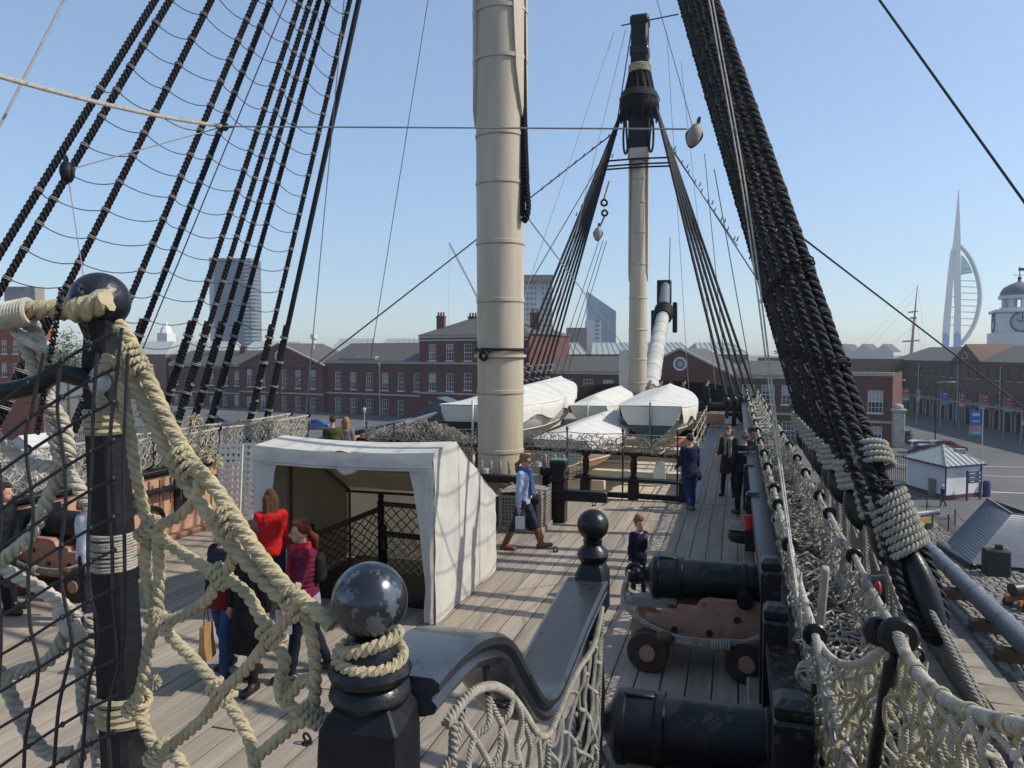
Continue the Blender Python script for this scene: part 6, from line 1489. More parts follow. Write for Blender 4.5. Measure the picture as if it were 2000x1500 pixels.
# palisade fences
def fence(label, pts, h_, sp_, m_=None):
    t = thing('palisade_fence', label, 'fence', (0, 0, 0), group='black palisade fences'); m_ = m_ or M['dark_iron']
    pk = MB().box((0, 0, h_ / 2), (.045, .045, h_)).mesh('picket', m_, smooth=False)
    for p, q in zip(pts[:-1], pts[1:]):
        p, q = A(p), A(q); L = np.linalg.norm(q - p); n = int(L / sp_)
        b = MB()
        for z in (.25, h_ * .55, h_ - .15): b.bar(p + A((0, 0, z)), q + A((0, 0, z)), .05, .06)
        b.build('fence_rail', m_, t, smooth=False)
        for k in range(n + 1): link('picket', pk, t, p + (q - p) * k / max(n, 1))
fence('black palisade fence joining the white kiosk at right', [onz(1630, 925, GZ), onz(1768, 948, GZ)], 2.6, .19)
fence('black palisade fence on the quay seen past the left stanchion', [onz(-40, 905, GZ), onz(335, 862, GZ)], 2.4, .24)
# ================================================================ KIOSK
def kiosk():
    K1, K2, K3 = onz(1771, 953, GZ), onz(1846, 976, GZ), onz(1914, 969, GZ); K4 = K1 + K3 - K2
    t = thing('kiosk', 'small white kiosk with pale seamed pyramid roof on the quay', 'kiosk', (K2[0], K2[1], GZ)); O = A((K2[0], K2[1], GZ)); q = [K1 - O, K2 - O, K3 - O, K4 - O]; c = sum(q) / 4; H = 2.75
    b = MB()
    for i in range(4):
        p, r_ = q[i], q[(i + 1) % 4]; b.quad(p + A((0, 0, .3)), r_ + A((0, 0, .3)), r_ + A((0, 0, H)), p + A((0, 0, H)))
    b.build('wall', M['white_paint'], t, smooth=False)
    b = MB(); b.loft([[c + (p - c) * 1.012 + A((0, 0, z)) for p in q] for z in (0, .32)]); b.build('plinth', mat('maroon_paint', (.12, .025, .03), .6, .1), t, smooth=False)
    ap = c + A((0, 0, H + 1.25)); e = [c + (p - c) * 1.16 + A((0, 0, H)) for p in q]; b = MB(); b.add([*e, ap], [(0, 1, 4), (1, 2, 4), (2, 3, 4), (3, 0, 4), (3, 2, 1, 0)]); rf = b.build('roof', M['zinc'], t, smooth=False)
    b = MB()
    for i in range(4):
        p, r_ = e[i], e[(i + 1) % 4]
        for k in range(1, 8):
            f_ = k / 8; g = p + (r_ - p) * f_; lim = 1 - abs(2 * f_ - 1); tp = g + (ap - (p + r_) / 2) * lim; b.bar(g + A((0, 0, .03)), tp + A((0, 0, .03)), .05, .06)
        b.bar(p, ap, .1, .1)
    b.build('roof_seam', M['zinc'], rf, smooth=False)
    b = MB(); b.loft([[c + (p - c) * 1.17 + A((0, 0, z)) for p in q] for z in (H - .16, H - .01)]); b.build('fascia', M['navy'], t, smooth=False)
    for k in (1, 2):
        b = MB(); b.cyl(q[k] + (q[k] - c) * .02, q[k] + (q[k] - c) * .02 + A((0, 0, H - .1)), .06, n=8); b.build('down_pipe', M['navy'], t)
    b = MB(); b.box(c + (q[2] - c) * .45 + A((0, 0, H + .85)), (.7, .6, .35)); b.build('roof_vent', M['zinc'], rf)
    # finger-board sign, bin
    d_ = (K3 - K2) / np.linalg.norm(K3 - K2); n_ = A((d_[1], -d_[0], 0)); s = thing('sign_board', 'navy wayfinding sign board on two legs by the white kiosk', 'sign', K2 + (K3 - K2) * .5 + n_ * .9, math.atan2(d_[1], d_[0]))
    for x in (-.75, .75): b = MB(); b.box((x, 0, 1.2), (.12, .12, 2.4)); b.build('leg', M['navy'], s)
    for k in range(3): b = MB(); b.box((0, -.03, 2.15 - k * .32), (1.6, .06, .29)); pn = b.build('panel', M['navy'], s); b = MB(); b.box((-.25, -.065, 2.15 - k * .32), (.7 - .12 * k, .006, .07)); b.box((.6, -.065, 2.15 - k * .32), (.14, .006, .12)); b.build('lettering_line', M['steel'], pn)
    p = K1 + (K2 - K1) * .55 + n_ * .5; b = MB(); b.box(p + A((0, -.4, .6)), (.75, .6, 1.2), ch=.05); b.box(p + A((0, -.4, 1.32)), (.85, .7, .25), ch=.08); tag(b.build('litter_bin', M['wood_grey']), 'grey-brown litter bin against the left wall of the kiosk', 'bin')
    p = K3 + d_ * .35 + n_ * .3; b = MB(); b.lathe([(.28, 0), (.3, .85), (.22, 1)], p, (0, 0, 1.3), 14); tag(b.build('litter_bin', M['navy']), 'dark round litter bin at the right corner of the kiosk', 'bin')
kiosk()
# ================================================================ QUAY THINGS
def quay_gun(label, p, rz, m1, m2):
    t = thing('quay_gun', label, 'cannon', p, rz)
    b = MB(); b.lathe([(.2, 0), (.3, .02), (.28, .1), (.22, .6), (.18, .93), (.23, .96), (.22, 1), (.1, 1)], (-.9, 0, .95), (2.9, 0, .1), 18); b.build('barrel', m1, t)
    for s in (-1, 1):
        b = MB(); b.prism([(-.8, .3), (-.8, .55), (-.5, .55), (-.5, .68), (-.2, .68), (-.2, .8), (.9, .82), (.9, .3)], (0, s * .34 - .06, 0), (1, 0, 0), (0, 0, 1), (0, .12, 0)); b.build('cheek', m2, t, smooth=False)
    for x in (-.5, .65):
        for s in (-1, 1): b = MB(); b.cyl((x, s * .45, .25), (x, s * .6, .25), .25, n=16); b.build('truck_wheel', M['dark_iron'], t)
quay_gun('grey cannon on ochre carriage standing on the cobbles', onz(1786, 1034, GZ), .62, M['spar_grey'], M['yellow'])
quay_gun('cannon with orange carriage at the right edge of the quay', onz(2006, 1190, GZ), .5, M['dark_iron'], mat('orange_paint', (.5, .16, .05), .6, .1))
# wedge tarpaulin tent
L1, L2 = onz(1848, 1070, GZ), onz(1893, 1112, GZ); t = thing('tarpaulin_tent', 'dark grey wedge-shaped tarpaulin tent at the quay edge', 'tent', L1)
O = A(L1); R1 = ony(1928, 973, L1[1] + 1.2) - O; e2 = L2 - O; R2 = onx(1985, 997, R1[0] + O[0] + 1.3) - O; Q1 = onz(2110, 1085, GZ) - O; Q2 = onz(2130, 1130, GZ) - O
def ribbed(c0, c1, c2, c3, n, amp, nm):
    P = []
    nn = np.cross(A(c1) - A(c0), A(c3) - A(c0)); nn /= np.linalg.norm(nn); nn = nn if nn[1] < 0 else -nn
    for i in range(n * 2 + 1):
        f_ = i / (n * 2); r0 = A(c0) + (A(c3) - A(c0)) * f_; r1 = A(c1) + (A(c2) - A(c1)) * f_
        P.append([r0 + (r1 - r0) * g + nn * amp * (i % 2) for g in np.linspace(0, 1, 5)])
    b = MB(); b.grid(P); b.build(nm, M['tarp'], t, smooth=False)
ribbed((0, 0, .35), e2 + A((0, 0, .35)), R2 + A((-.4, -.6, -.1)), R1, 22, .018, 'left_sheet'); ribbed(e2 + A((0, 0, .3)), Q2 + A((0, 0, .3)), R2 + A((1.2, 0, -.3)), R2 + A((-.4, -.6, -.1)), 24, .014, 'front_sheet')
b = MB(); b.bar(R1, R2 + A((-.4, -.6, -.1)), .14, .10); b.bar(R2 + A((-.4, -.6, -.1)), R2 + A((1.2, 0, -.3)), .12, .1); b.bar(R2 + A((1.2, 0, -.3)), Q2, .12, .1); b.build('ridge_pole', M['spar_grey'], t)
b = MB(); b.add([R1, R2 + A((1.2, 0, -.3)), Q2, Q1], [(0, 1, 2, 3)]); b.build('right_sheet', M['tarp'], t, smooth=False)
b = MB(); b.bar(A((-.4, -.1, .2)), e2 + A((.1, -.3, .2)), .35, .35, ch=.05); b.build('ground_weight', M['black'], t)
b = MB(); p = onz(1945, 1124, GZ); b.box(p + A((0, 0, .7)), (1.2, .8, 1.4), ch=.08); b.box(p + A((.1, 0, 1.5)), (.3, .3, .3)); tag(b.build('equipment_case', M['dim']), 'black equipment case in front of the tarpaulin tent', 'case')
# long grey spar lying on baulks
P0, P1 = onz(1748, 1006, GZ + .9), onz(2030, 1284, GZ + .9); t = thing('laid_up_mast', 'long grey mast laid on timber baulks along the dock edge', 'mast', P0)
b = MB(); n_ = 9; b.tube(np.linspace((0, 0, 0), P1 - P0, n_), np.linspace(.30, .44, n_), 20); b.build('pole', M['spar_grey'], t)
for f_ in (.25, .42, .55, .7, .85):
    c = (P1 - P0) * f_; r = .30 + .14 * f_; d_ = (P1 - P0) / np.linalg.norm(P1 - P0); b = MB(); b.lathe([(r, 0), (r + .03, .2), (r + .03, .8), (r, 1)], c, d_ * .2, 20, caps=False); b.build('hoop', M['spar_grey'], t)
for i, f_ in enumerate((.15, .4, .62, .8, .93)):
    c = P0 + (P1 - P0) * f_; b = MB(); b.box((c[0], c[1], GZ + .27), (1.7, .5, .5), ch=.03); tag(b.build('timber_baulk', M['wood_brown']), 'dark timber baulk under the long grey mast, %s from the far end' % ('nearest', 'second', 'third', 'fourth', 'fifth')[i] if i else 'dark timber baulk under the far end of the long grey mast', 'baulk', 'baulks under the laid-up mast')
# chain posts
pp = [(1810, 1000), (1821, 1030), (1852, 1036), (1865, 1025), (1737, 990), (1900, 1050)]
for i, (x, y) in enumerate(pp):
    p = onz(x, y, GZ); b = MB(); b.cyl(p, p + A((0, 0, 1.0)), .045, n=8); b.ball(p + A((0, 0, 1.02)), .07, 8, 6); tag(b.build('chain_post', M['dark_iron']), ('chain post just right of the quay cannon muzzle', 'chain post in front of the quay cannon, nearer the cobbles', 'chain post on the cobble edge, third from the cannon', 'taller chain post where the chain turns toward the tent', 'lone thin post left of the quay cannon', 'chain post next to the tarpaulin tent')[i], 'post', 'chain posts on the quay')
b = MB()
for i, j in ((0, 1), (1, 2), (2, 3), (3, 5)): b.tube(sag(onz(*pp[i], GZ) + A((0, 0, .9)), onz(*pp[j], GZ) + A((0, 0, .9)), .25, 10), .02, 5)
tag(b.build('guard_chain', M['dark_iron']), 'sagging dark chain between the thin quay posts', 'chain')
b = MB(); b.tube([atd(1727, 920, 40), atd(1753, 965, 45)], .02, 5); b.tube([atd(1753, 965, 45), atd(1771, 990, 50)], .07, 8); tag(b.build('ground_tackle', M['dark_iron']), 'iron turnbuckle and stay running down to the quay left of the kiosk', 'stay')
# flags
def banner(label, px, y0, y1, d, c1, c2, wpx=13, pole=True, c3=None, big=False):
    p = atd(px, y0, d); t = thing('banner_flag', label, 'banner', (p[0], p[1], GZ), group='quay banners'); k = d / 1450; w_ = wpx * k; h_ = (y1 - y0) * k; zt = p[2] - GZ
    b = MB(); b.cyl((0, 0, 0), (0, 0, zt + .15), .06, .04, 8); b.build('pole', M['steel'], t)
    m1, m2, m3 = (mat('banner_' + str(i) + '_' + str(px), c, .7, .1, 1.0) for i, c in enumerate((c1, c2, c3 or c2)))
    s = -1 if big else 1
    for (f0, f1, m_) in ((0, .62, m1), (.62, .8, m3), (.8, 1, m2)):
        P = [[(s * (.06 + w_ * u_), .06 * math.sin(u_ * 5 + v_ * 3), zt - h_ * v_) for v_ in np.linspace(f0, f1, 5)] for u_ in np.linspace(0, 1, 7)]
        b = MB(); b.grid(P); cl_ = b.build('cloth', m_, t)
    b = MB(); b.box((s * (.06 + w_ / 2), -.08, zt - h_ * .18), (w_ * .55, .01, h_ * .12)); b.box((s * (.06 + w_ / 2), -.08, zt - h_ * .45), (w_ * .6, .01, h_ * .06)); b.box((s * (.06 + w_ / 2), -.08, zt - h_ * .9), (w_ * .6, .01, h_ * .05)); b.build('print', M['steel'], t)
red, wht, blu, cya, gry = (.55, .08, .05), (.62, .62, .66), (.04, .12, .42), (.10, .38, .48), (.45, .36, .26)
banner('orange-red and white banner leftmost in the row along the storehouse', 1762, 759, 782, 125, red, wht, 12, c3=gry)
banner('furled narrow banner second in the row along the storehouse', 1791, 762, 784, 122, gry, wht, 5)
banner('small blue banner among the red ones along the storehouse', 1838, 765, 790, 115, blu, cya, 12)
banner('orange-red and white banner before the wide arch of the storehouse', 1874, 768, 794, 112, red, wht, 9, c3=gry)
banner('orange-red and white banner right above the big blue banner', 1915, 770, 798, 110, red, wht, 14, c3=gry)
banner('orange-red and white banner nearest the right edge but one', 1961, 775, 804, 106, red, wht, 16, c3=gry)
banner('orange-red banner cut off by the right edge', 1995, 803, 830, 95, red, wht, 14, c3=gry)
banner('large blue and turquoise banner beside the kiosk roof', 1920, 801, 850, 79, blu, cya, 22, c3=(.5, .2, .25), big=True)
def lamp_post(label, px, yb, yt, d, sx):
    p = atd(px, yt, d); t = thing('street_lamp', label, 'street lamp', (p[0], p[1], GZ), group='quay street lamps'); zt = p[2] - GZ
    b = MB(); b.cyl((0, 0, 0), (0, 0, zt), .09, .06, 8); b.build('pole', M['dark_iron'], t)
    b = MB(); b.tube([(0, 0, zt), (sx * .5, 0, zt + .15), (sx * 1.2, 0, zt + .15)], .04, 6); b.box((sx * 1.3, 0, zt + .15), (.9, .3, .14), ch=.04); b.build('lamp_head', M['steel'], t)
lamp_post('tall street lamp before the storehouse middle', 1829, 880, 748, 100, 1.4); lamp_post('street lamp beside the end brick block', 1752, 860, 744, 118, .6)
# ================================================================ CARS
def car(label, p, rz, col, L=4.0, H=1.48):
    t = thing('parked_car', label, 'car', p, rz, 'parked cars'); W_ = 1.75; m_ = mat('car_paint', col, .3, .05, 2, coat=.6)
    prof = [(-L / 2, .35), (-L / 2, .72), (-L / 2 + .12, .92), (L * .22, .95), (L * .46, .80), (L / 2, .62), (L / 2, .32), (L * .38, .24), (-L * .4, .24)]
    b = MB(); rings = []
    for y, k in ((-W_ / 2, .93), (-W_ / 2 + .1, 1), (W_ / 2 - .1, 1), (W_ / 2, .93)): rings.append([(x * (1 if k == 1 else .985), y, .6 + (z - .6) * k) for x, z in prof])
    b.loft(rings); b.build('body', m_, t)
    cab = [(-L * .47, .9), (-L * .42, H - .12), (-L * .30, H), (L * .02, H), (L * .12, H - .08), (L * .30, .9)]
    b = MB(); b.loft([[(x * .96, s, z if z < 1 else .9 + (z - .9) * .98) for x, z in cab] for s in (-W_ / 2 + .22, W_ / 2 - .22)]); b.build('roof', m_, t)
    for s in (-1, 1):
        b = MB(); b.prism([(-L * .40, .95), (-L * .37, H - .15), (L * .03, H - .12), (L * .22, .95)], (0, s * (W_ / 2 - .2), 0), (1, 0, 0), (0, 0, 1), (0, s * .02, 0)); b.build('side_window', M['glass'], t)
    b = MB(); b.add([(L * .29, -.6, .97), (L * .29, .6, .97), (L * .13, .56, H - .1), (L * .13, -.56, H - .1)], [(0, 1, 2, 3)]); b.build('windscreen', M['glass'], t)
    b = MB(); b.add([(-L * .475, .6, .98), (-L * .475, -.6, .98), (-L * .425, -.56, H - .15), (-L * .425, .56, H - .15)], [(0, 1, 2, 3)]); b.build('rear_window', M['glass'], t)
    for x in (-L * .31, L * .31):
        for s in (-1, 1):
            b = MB(); b.lathe([(.27, 0), (.31, .2), (.31, .8), (.27, 1)], (x, s * (W_ / 2 - .18), .31), (0, s * .2, 0), 18); wh = b.build('wheel', M['dim'], t); b = MB(); b.cyl((x, s * (W_ / 2 + .005), .31), (x, s * (W_ / 2 + .03), .31), .19, n=12); b.build('rim', M['steel'], wh)
    for s in (-1, 1):
        b = MB(); b.box((L * .475, s * .62, .68), (.1, .34, .14), ch=.03); b.build('headlight', M['steel'], t); b = MB(); b.box((-L / 2 + .03, s * .7, .78), (.08, .18, .3), ch=.03); b.build('tail_light', M['red_paint'], t)
car('bright blue hatchback parked beyond the port netting', onz(622, 838, GZ), math.radians(8), (.02, .10, .45))
car('dark blue car behind the port shroud hearts', onz(430, 832, GZ), math.radians(5), (.02, .03, .06), 4.4)
car('white van-like car partly behind the port netting', onz(592, 838, GZ), math.radians(30), (.35, .37, .4))
car('dark grey car beside the stone gate pier', onz(1768, 862, GZ), math.radians(75), (.03, .03, .035), 4.4, 1.7)
car('silver car parked behind the kiosk roof', onz(1806, 884, GZ), math.radians(12), (.40, .42, .45), 4.2)
car('dark red car parked right behind the silver car', onz(1846, 884, GZ), math.radians(15), (.18, .02, .025), 4.3)
car('maroon car close behind the kiosk roof ridge', onz(1822, 893, GZ), math.radians(10), (.12, .02, .03), 4.0)
# trees
def tree(label, p, h_, r, col, leaves):
    t = thing('tree', label, 'tree', p); b = MB(); b.tube([(0, 0, 0), (.1, 0, h_ * .4), (0, .1, h_ * .8)], [.28, .2, .05], 8)
    for k in range(14): a_ = RNG.uniform(0, 2 * PI); z = h_ * RNG.uniform(.35, .75); e = A((math.cos(a_) * r * .8, math.sin(a_) * r * .8, z + RNG.uniform(.5, 2.2))); b.tube([(0, 0, z), (e + A((0, 0, z))) / 2, e], [.08, .05, .015], 5)
    b.build('trunk', M['wood_brown'], t)
    cs = [A((RNG.normal(0, r * .45), RNG.normal(0, r * .45), h_ * RNG.uniform(.55, .95))) for _ in range(16)]; V = []; F = []
    for k in range(leaves):
        c = cs[k % 16] + RNG.normal(0, r * .22, 3); a_ = RNG.normal(0, 1, 3); a_ /= np.linalg.norm(a_); e = np.cross(a_, RNG.normal(0, 1, 3)); e /= np.linalg.norm(e); s = RNG.uniform(.10, .22); i = len(V); V += [c - a_ * s, c + e * s * .6, c + a_ * s, c - e * s * .6]; F.append((i, i + 1, i + 2, i + 3))
    b = MB(); b.add(V, F); b.build('crown', mat('leaf', col, .7, .3, 2), t, smooth=False)
q = atd(130, 640, 130); tree('green leafy tree behind the left stanchion', (q[0], q[1], GZ), 15.5, 4.0, (.07, .10, .03), 2600)
q = atd(835, 655, 220); tree('bare-looking brown tree on the skyline above the brick wing', (q[0], q[1], GZ), 16.5, 5, (.12, .10, .08), 700)
q = atd(300, 770, 95); tree('young green tree beyond the port shrouds', (q[0], q[1], GZ), 5.5, 2.2, (.06, .09, .03), 1500)
# street lantern by the blue car, dark pile by the tall block
p = onz(712, 850, GZ); b = MB(); b.cyl(p, p + A((0, 0, 3.2)), .07, .05, 8); b.lathe([(.12, 0), (.28, .7), (.05, 1)], p + A((0, 0, 3.2)), (0, 0, .8), 6); tag(b.build('lantern_post', M['steel']), 'old style lantern post right of the blue car', 'lamp post')
b = MB(); p = A((-9.0, 20.9, 1.0)); b.prism([(-1.1, 0), (.6, 0), (.9, .9), (.3, 1.1)], p, (1, 0, 0), (0, 0, 1), (0, .8, 0)); tag(b.build('dark_cover', M['tarp']), 'dark blue folded cover left of the big launch', 'cover')
# ================================================================ PEOPLE
def fk(p, l1, l2, swing, out, bend, kind):
    """two-bone limb hanging down; swing forward(+y), out sideways, bend at the joint (arms forward, legs backward)"""
    def dirv(a_): return A((math.sin(out), math.sin(a_) * math.cos(out), -math.cos(a_) * math.cos(out)))
    m_ = A(p) + dirv(swing) * l1; e_ = m_ + dirv(swing + (bend if kind == 'arm' else -bend)) * l2; return m_, e_
def cap(b, p, q, r0, r1, n=10):
    p, q = A(p), A(q); d = q - p; L = np.linalg.norm(d) + 1e-9; pr = []
    for a_ in (-1.35, -.9, -.45): pr.append((r0 * math.cos(a_), r0 * math.sin(a_) / L))
    pr += [(r0, 0), (r1, 1)]
    for a_ in (.45, .9, 1.35): pr.append((r1 * math.cos(a_), 1 + r1 * math.sin(a_) / L))
    b.lathe(pr, p, d, n)
def stack(b, S_, n=18):
    b.loft([[(x0 + rx * math.cos(a_), y0 + ry * math.sin(a_), z) for a_ in np.linspace(0, 2 * PI, n, endpoint=False)] for z, rx, ry, x0, y0 in S_])
_cm = {}
def cm(c, kind='cloth'):
    k = (tuple(round(x, 3) for x in c), kind)
    if k not in _cm:
        if kind == 'leather': _cm[k] = mat('leather', c, .42, .15, 14, .15, 60)
        elif kind == 'hair': _cm[k] = mat('hair', c, .55, .45, 45, .6, 120, stretch=(4, 4, .5), spec=.2)
        else: _cm[k] = mat('cloth', c, .85, .14, 9, .35, 28, spec=.2)
    return _cm[k]
FOLDS = {'top', 'jacket', 'trousers', 'hair', 'scarf', 'carried_coat', 'carried_jacket', 'skirt'}
FOLD_TEX = bpy.data.textures.new('folds', 'CLOUDS'); FOLD_TEX.noise_scale = .085; FOLD_TEX.noise_depth = 2
def vox(o, size, sm=6):
    m_ = o.modifiers.new('remesh', 'REMESH'); m_.mode = 'VOXEL'; m_.voxel_size = size; m_.use_smooth_shade = True
    m_ = o.modifiers.new('smooth', 'SMOOTH'); m_.iterations = sm; m_.factor = .5
    if o.name.split('.')[0] in FOLDS:
        d_ = o.modifiers.new('folds', 'DISPLACE'); d_.texture = FOLD_TEX; d_.strength = .024; d_.mid_level = .5; d_.texture_coords = 'LOCAL'
def person(label, loc, face, H=1.70, top=(.05, .05, .07), legs=(.03, .03, .05), shoes=(.02, .02, .02), hair=(.1, .06, .03), armL=(0, .12, .15), armR=(0, .12, .15), legL=(.0, .05, .0), legR=(0, .05, 0),
           coat=0.0, hairlen=0.0, tail=False, boots=0.0, bald=0.0, sleeve=1.0, lean=0.0, headturn=0.0, vx=.011, bulk=1.0, face_detail=True, sunglasses=False, scarf=None, collar=None, skin=None, puffy=False, hk=1.0):
    """face: heading angle (world, rotation about z of the +Y facing)"""
    t = thing('person', label, 'person', loc, face); k = H / 1.72; g = lambda *v: A(v) * k
    sk = skin or M['skin']
    hipz = .92; sh = 1.415
    def up(p): p = A(p); return A((p[0], p[1] + (p[2] - .95 * k) * math.sin(lean) * (1 if p[2] > .95 * k else 0), p[2]))
    lm, rm = {}, {}
    J = {}
    for s, nm, L, Ar in ((-1, 'L', legL, armL), (1, 'R', legR, armR)):
        hp = g(s * .095, 0, hipz); kn, an = fk(hp, .43 * k, .42 * k, L[0], s * L[1], L[2], 'leg')
        so = up(g(s * .168, -.01, sh - .03)); el, wr_ = fk(so, .29 * k, .26 * k, Ar[0], s * Ar[1], Ar[2], 'arm')
        J[nm] = hp, kn, an, so, el, wr_
    dz = min(J['L'][2][2], J['R'][2][2]) - .075 * k       # drop so that the lower foot is on the ground
    for nm in 'LR': J[nm] = tuple(p - A((0, 0, dz)) for p in J[nm])
    off = A((0, 0, -dz)); hc = up(g(0, .02, 1.60 + .05 * (hk - 1))) + off
    def feet(b, rr=0.0, which='LR'):
        for nm, s in (('L', -1), ('R', 1)):
            if nm not in which: continue
            hp, kn, an, *_ = J[nm]; d = an - kn; pt = math.atan2(d[1], -d[2]); hl = an + g(0, -.045, -.03); toe = an + A((s * .02 * k, .17 * k * math.cos(pt * .7), -.045 * k + .17 * k * math.sin(pt) * .8 * (1 if pt > 0 else -.0)))
            cap(b, hl, toe, .042 * k + rr, .036 * k + rr, 8); cap(b, an, hl, .045 * k + rr, .042 * k + rr, 8)
    def torso(b, e, lo=.88):
        S_ = [(lo, .15 + e, .105 + e, 0, 0), (.95, .165 + e, .115 + e, 0, 0), (1.08, .14 + e, .10 + e, 0, .005), (1.22, .16 + e, .115 + e, 0, .005), (1.34, .18 + e, .115 + e, 0, 0), (1.41, .17 + e, .095 + e, 0, -.01), (1.45, .10 + e * .6, .07 + e * .6, 0, -.01)]
        q = []
        for z, rx, ry, x0, y0 in S_:
            c = up(g(0, y0, z)) + off; q.append((c[2], rx * k * bulk, ry * k * bulk, c[0], c[1]))
        stack(b, q)
    # body -------------------------------------------------------------
    b = MB(); torso(b, 0); nk = up(g(0, -.01, 1.40)) + off; cap(b, nk, hc - g(0, .02, .05), .055 * k, .05 * k)
    b.ball(hc + g(0, -.005, .03) * hk, g(.075, .095, .098) * hk, 16, 12); b.ball(hc + g(0, .035, -.045) * hk, g(.058, .062, .072) * hk, 14, 10); cap(b, hc + g(0, .095, -.0) * hk, hc + g(0, .118, -.032) * hk, .011 * k, .014 * k, 8)
    for s in (-1, 1): b.ball(hc + g(s * .076, -.005, -.01) * hk, g(.012, .022, .032) * hk, 8, 6)
    for nm, s in (('L', -1), ('R', 1)):
        hp, kn, an, so, el, wr_ = J[nm]
        cap(b, hp, kn, .085 * k, .055 * k); cap(b, kn, an, .055 * k, .036 * k); cap(b, so, el, .05 * k, .038 * k); cap(b, el, wr_, .038 * k, .026 * k)
        d = (wr_ - el) / np.linalg.norm(wr_ - el); sd = np.cross(d, (0, 1.0, 0)); sd = sd / (np.linalg.norm(sd) + 1e-9); fw = np.cross(sd, d)
        pm = wr_ + d * .05 * k; cap(b, wr_, pm + d * .025 * k, .027 * k, .032 * k, 8)
        for f_, (o_, L_) in enumerate(((-.026, .065), (-.009, .078), (.009, .074), (.025, .058))):
            r0 = pm + d * .03 * k + fw * o_ * k; k1 = r0 + (d * .8 + sd * -s * .25) * L_ * .55 * k; k2 = k1 + (d * .5 - sd * s * .7) * L_ * .5 * k; cap(b, r0, k1, .0105 * k, .0095 * k, 6); cap(b, k1, k2, .0095 * k, .008 * k, 6)
        th_ = pm + fw * .03 * k; cap(b, th_, th_ + (d * .6 + fw * .7) * .05 * k, .012 * k, .010 * k, 6)
    feet(b); vox(b.build('body', sk, t), max(vx, .0095))
    # trousers / tights -------------------------------------------------
    b = MB()
    for nm in 'LR':
        hp, kn, an, *_ = J[nm]; cap(b, hp + g(0, 0, -.02), kn, .098 * k * bulk, .068 * k); cap(b, kn, an + (kn - an) * .06, .068 * k, .052 * k if not boots else .045 * k)
    q = []
    for z, rx, ry in ((.84, .12, .10), (.92, .17, .122), (1.0, .163, .115)): q.append((z * k - dz, rx * k * bulk, ry * k * bulk, 0, 0))
    stack(b, q); vox(b.build('trousers', cm(legs), t), vx, 4)
    # shoes -------------------------------------------------------------
    for nm in 'LR':
        b = MB(); feet(b, .009 * k, nm)
        if boots: hp, kn, an, *_ = J[nm]; cap(b, an, an + (kn - an) * boots, .056 * k, .068 * k)
        vox(b.build('shoe' if not boots else 'boot', cm(shoes, 'leather'), t), vx, 4)
    # top ---------------------------------------------------------------
    e = .024 if puffy else .015
    b = MB(); torso(b, e, .86)
    if coat:
        q = []
        for z, rx in ((.95 - coat, .175 + coat * .12), (.95 - coat * .5, .178 + coat * .06), (1.0, .17)): c = off + g(0, 0, z); q.append((c[2], rx * k * bulk, (rx - .04) * k * bulk, 0, (J['L'][1][1] + J['R'][1][1]) / 2 * .3 * (1 if z < .95 else 0)))
        stack(b, q)
    for nm in 'LR':
        hp, kn, an, so, el, wr_ = J[nm]; b.ball(so - A((so[0] * .16, 0, .012)), (.070 * k + e * .4) * A((1, 1, .9)), 12, 8); cap(b, so - A((so[0] * .1, 0, 0)), el, .070 * k + e * .4, .055 * k + e * .4)
        if sleeve > .5: cap(b, el, el + (wr_ - el) * .96, .053 * k + e * .4, .040 * k + e * .3)
    tp = b.build('jacket' if (coat or puffy) else 'top', cm(top), t); vox(tp, vx, 4)
    # hair ---------------------------------------------------------------
    b = MB(); b.ball(hc + g(0, -.022, .048) * hk, g(.085, .094, .092) * hk, 16, 12)
    if not bald: cap(b, hc + g(0, .045, .095) * hk, hc + g(0, -.05, .1) * hk, .05 * k * hk, .06 * k * hk)
    if hairlen:
        for x in (-.05, 0, .05): cap(b, hc + g(x, -.06, .03), hc + g(x * 1.15, -.085, -hairlen), .055 * k, .035 * k)
        for x in (-.075, .075): cap(b, hc + g(x, -.01, .02), hc + g(x * 1.05, -.02, -hairlen * .8), .032 * k, .026 * k)
    if tail:
        cap(b, hc + g(0, -.10, .0), hc + g(.0, -.155, -.06), .035 * k, .045 * k); cap(b, hc + g(0, -.155, -.06), hc + g(.02, -.16, -.2), .045 * k, .02 * k)
    vox(b.build('hair', cm(hair, 'hair'), t), vx, 3)
    if face_detail:
        b = MB()
        for s in (-1, 1): b.ball(hc + g(s * .03, .092, .005) * hk, g(.012, .006, .007) * hk, 8, 6)
        b.build('eye', M['dark_iron'], t, each=True)
        b = MB(); b.ball(hc + g(0, .094, -.062) * hk, g(.022, .008, .006) * hk, 10, 6); b.build('mouth', cm((.35, .12, .10)), t)
    if sunglasses:
        b = MB()
        for s in (-1, 1): b.ball(hc + g(s * .034, .10, .006), g(.030, .012, .024), 12, 8); b.tube([hc + g(s * .06, .095, .012), hc + g(s * .082, .01, .01)], .004, 5)
        b.build('sunglasses', M['dark_iron'], t)
    if scarf is not None:
        b = MB(); c = up(g(0, 0, 1.43)) + off
        for q_ in range(3): b.torus(c + g(0, .01, -.01 + .025 * q_), (0, .25, 1), .085 * k, .032 * k, 22, 8)
        cap(b, c + g(-.06, .10, 0), c + g(-.07, .15, -.42), .042 * k, .05 * k); cap(b, c + g(.05, .10, 0), c + g(.045, .145, -.36), .04 * k, .045 * k); vox(b.build('scarf', cm(scarf), t), vx, 2)
    if collar is not None:
        b = MB(); c = up(g(0, 0, 1.44)) + off; b.torus(c, (0, .2, 1), .075 * k, .02 * k, 20, 6); b.build('collar', cm(collar), t)
    return t, J, hc, k
def toward(dx, dy): return math.atan2(-dx, dy)      # heading so that local +Y points along (dx, dy)
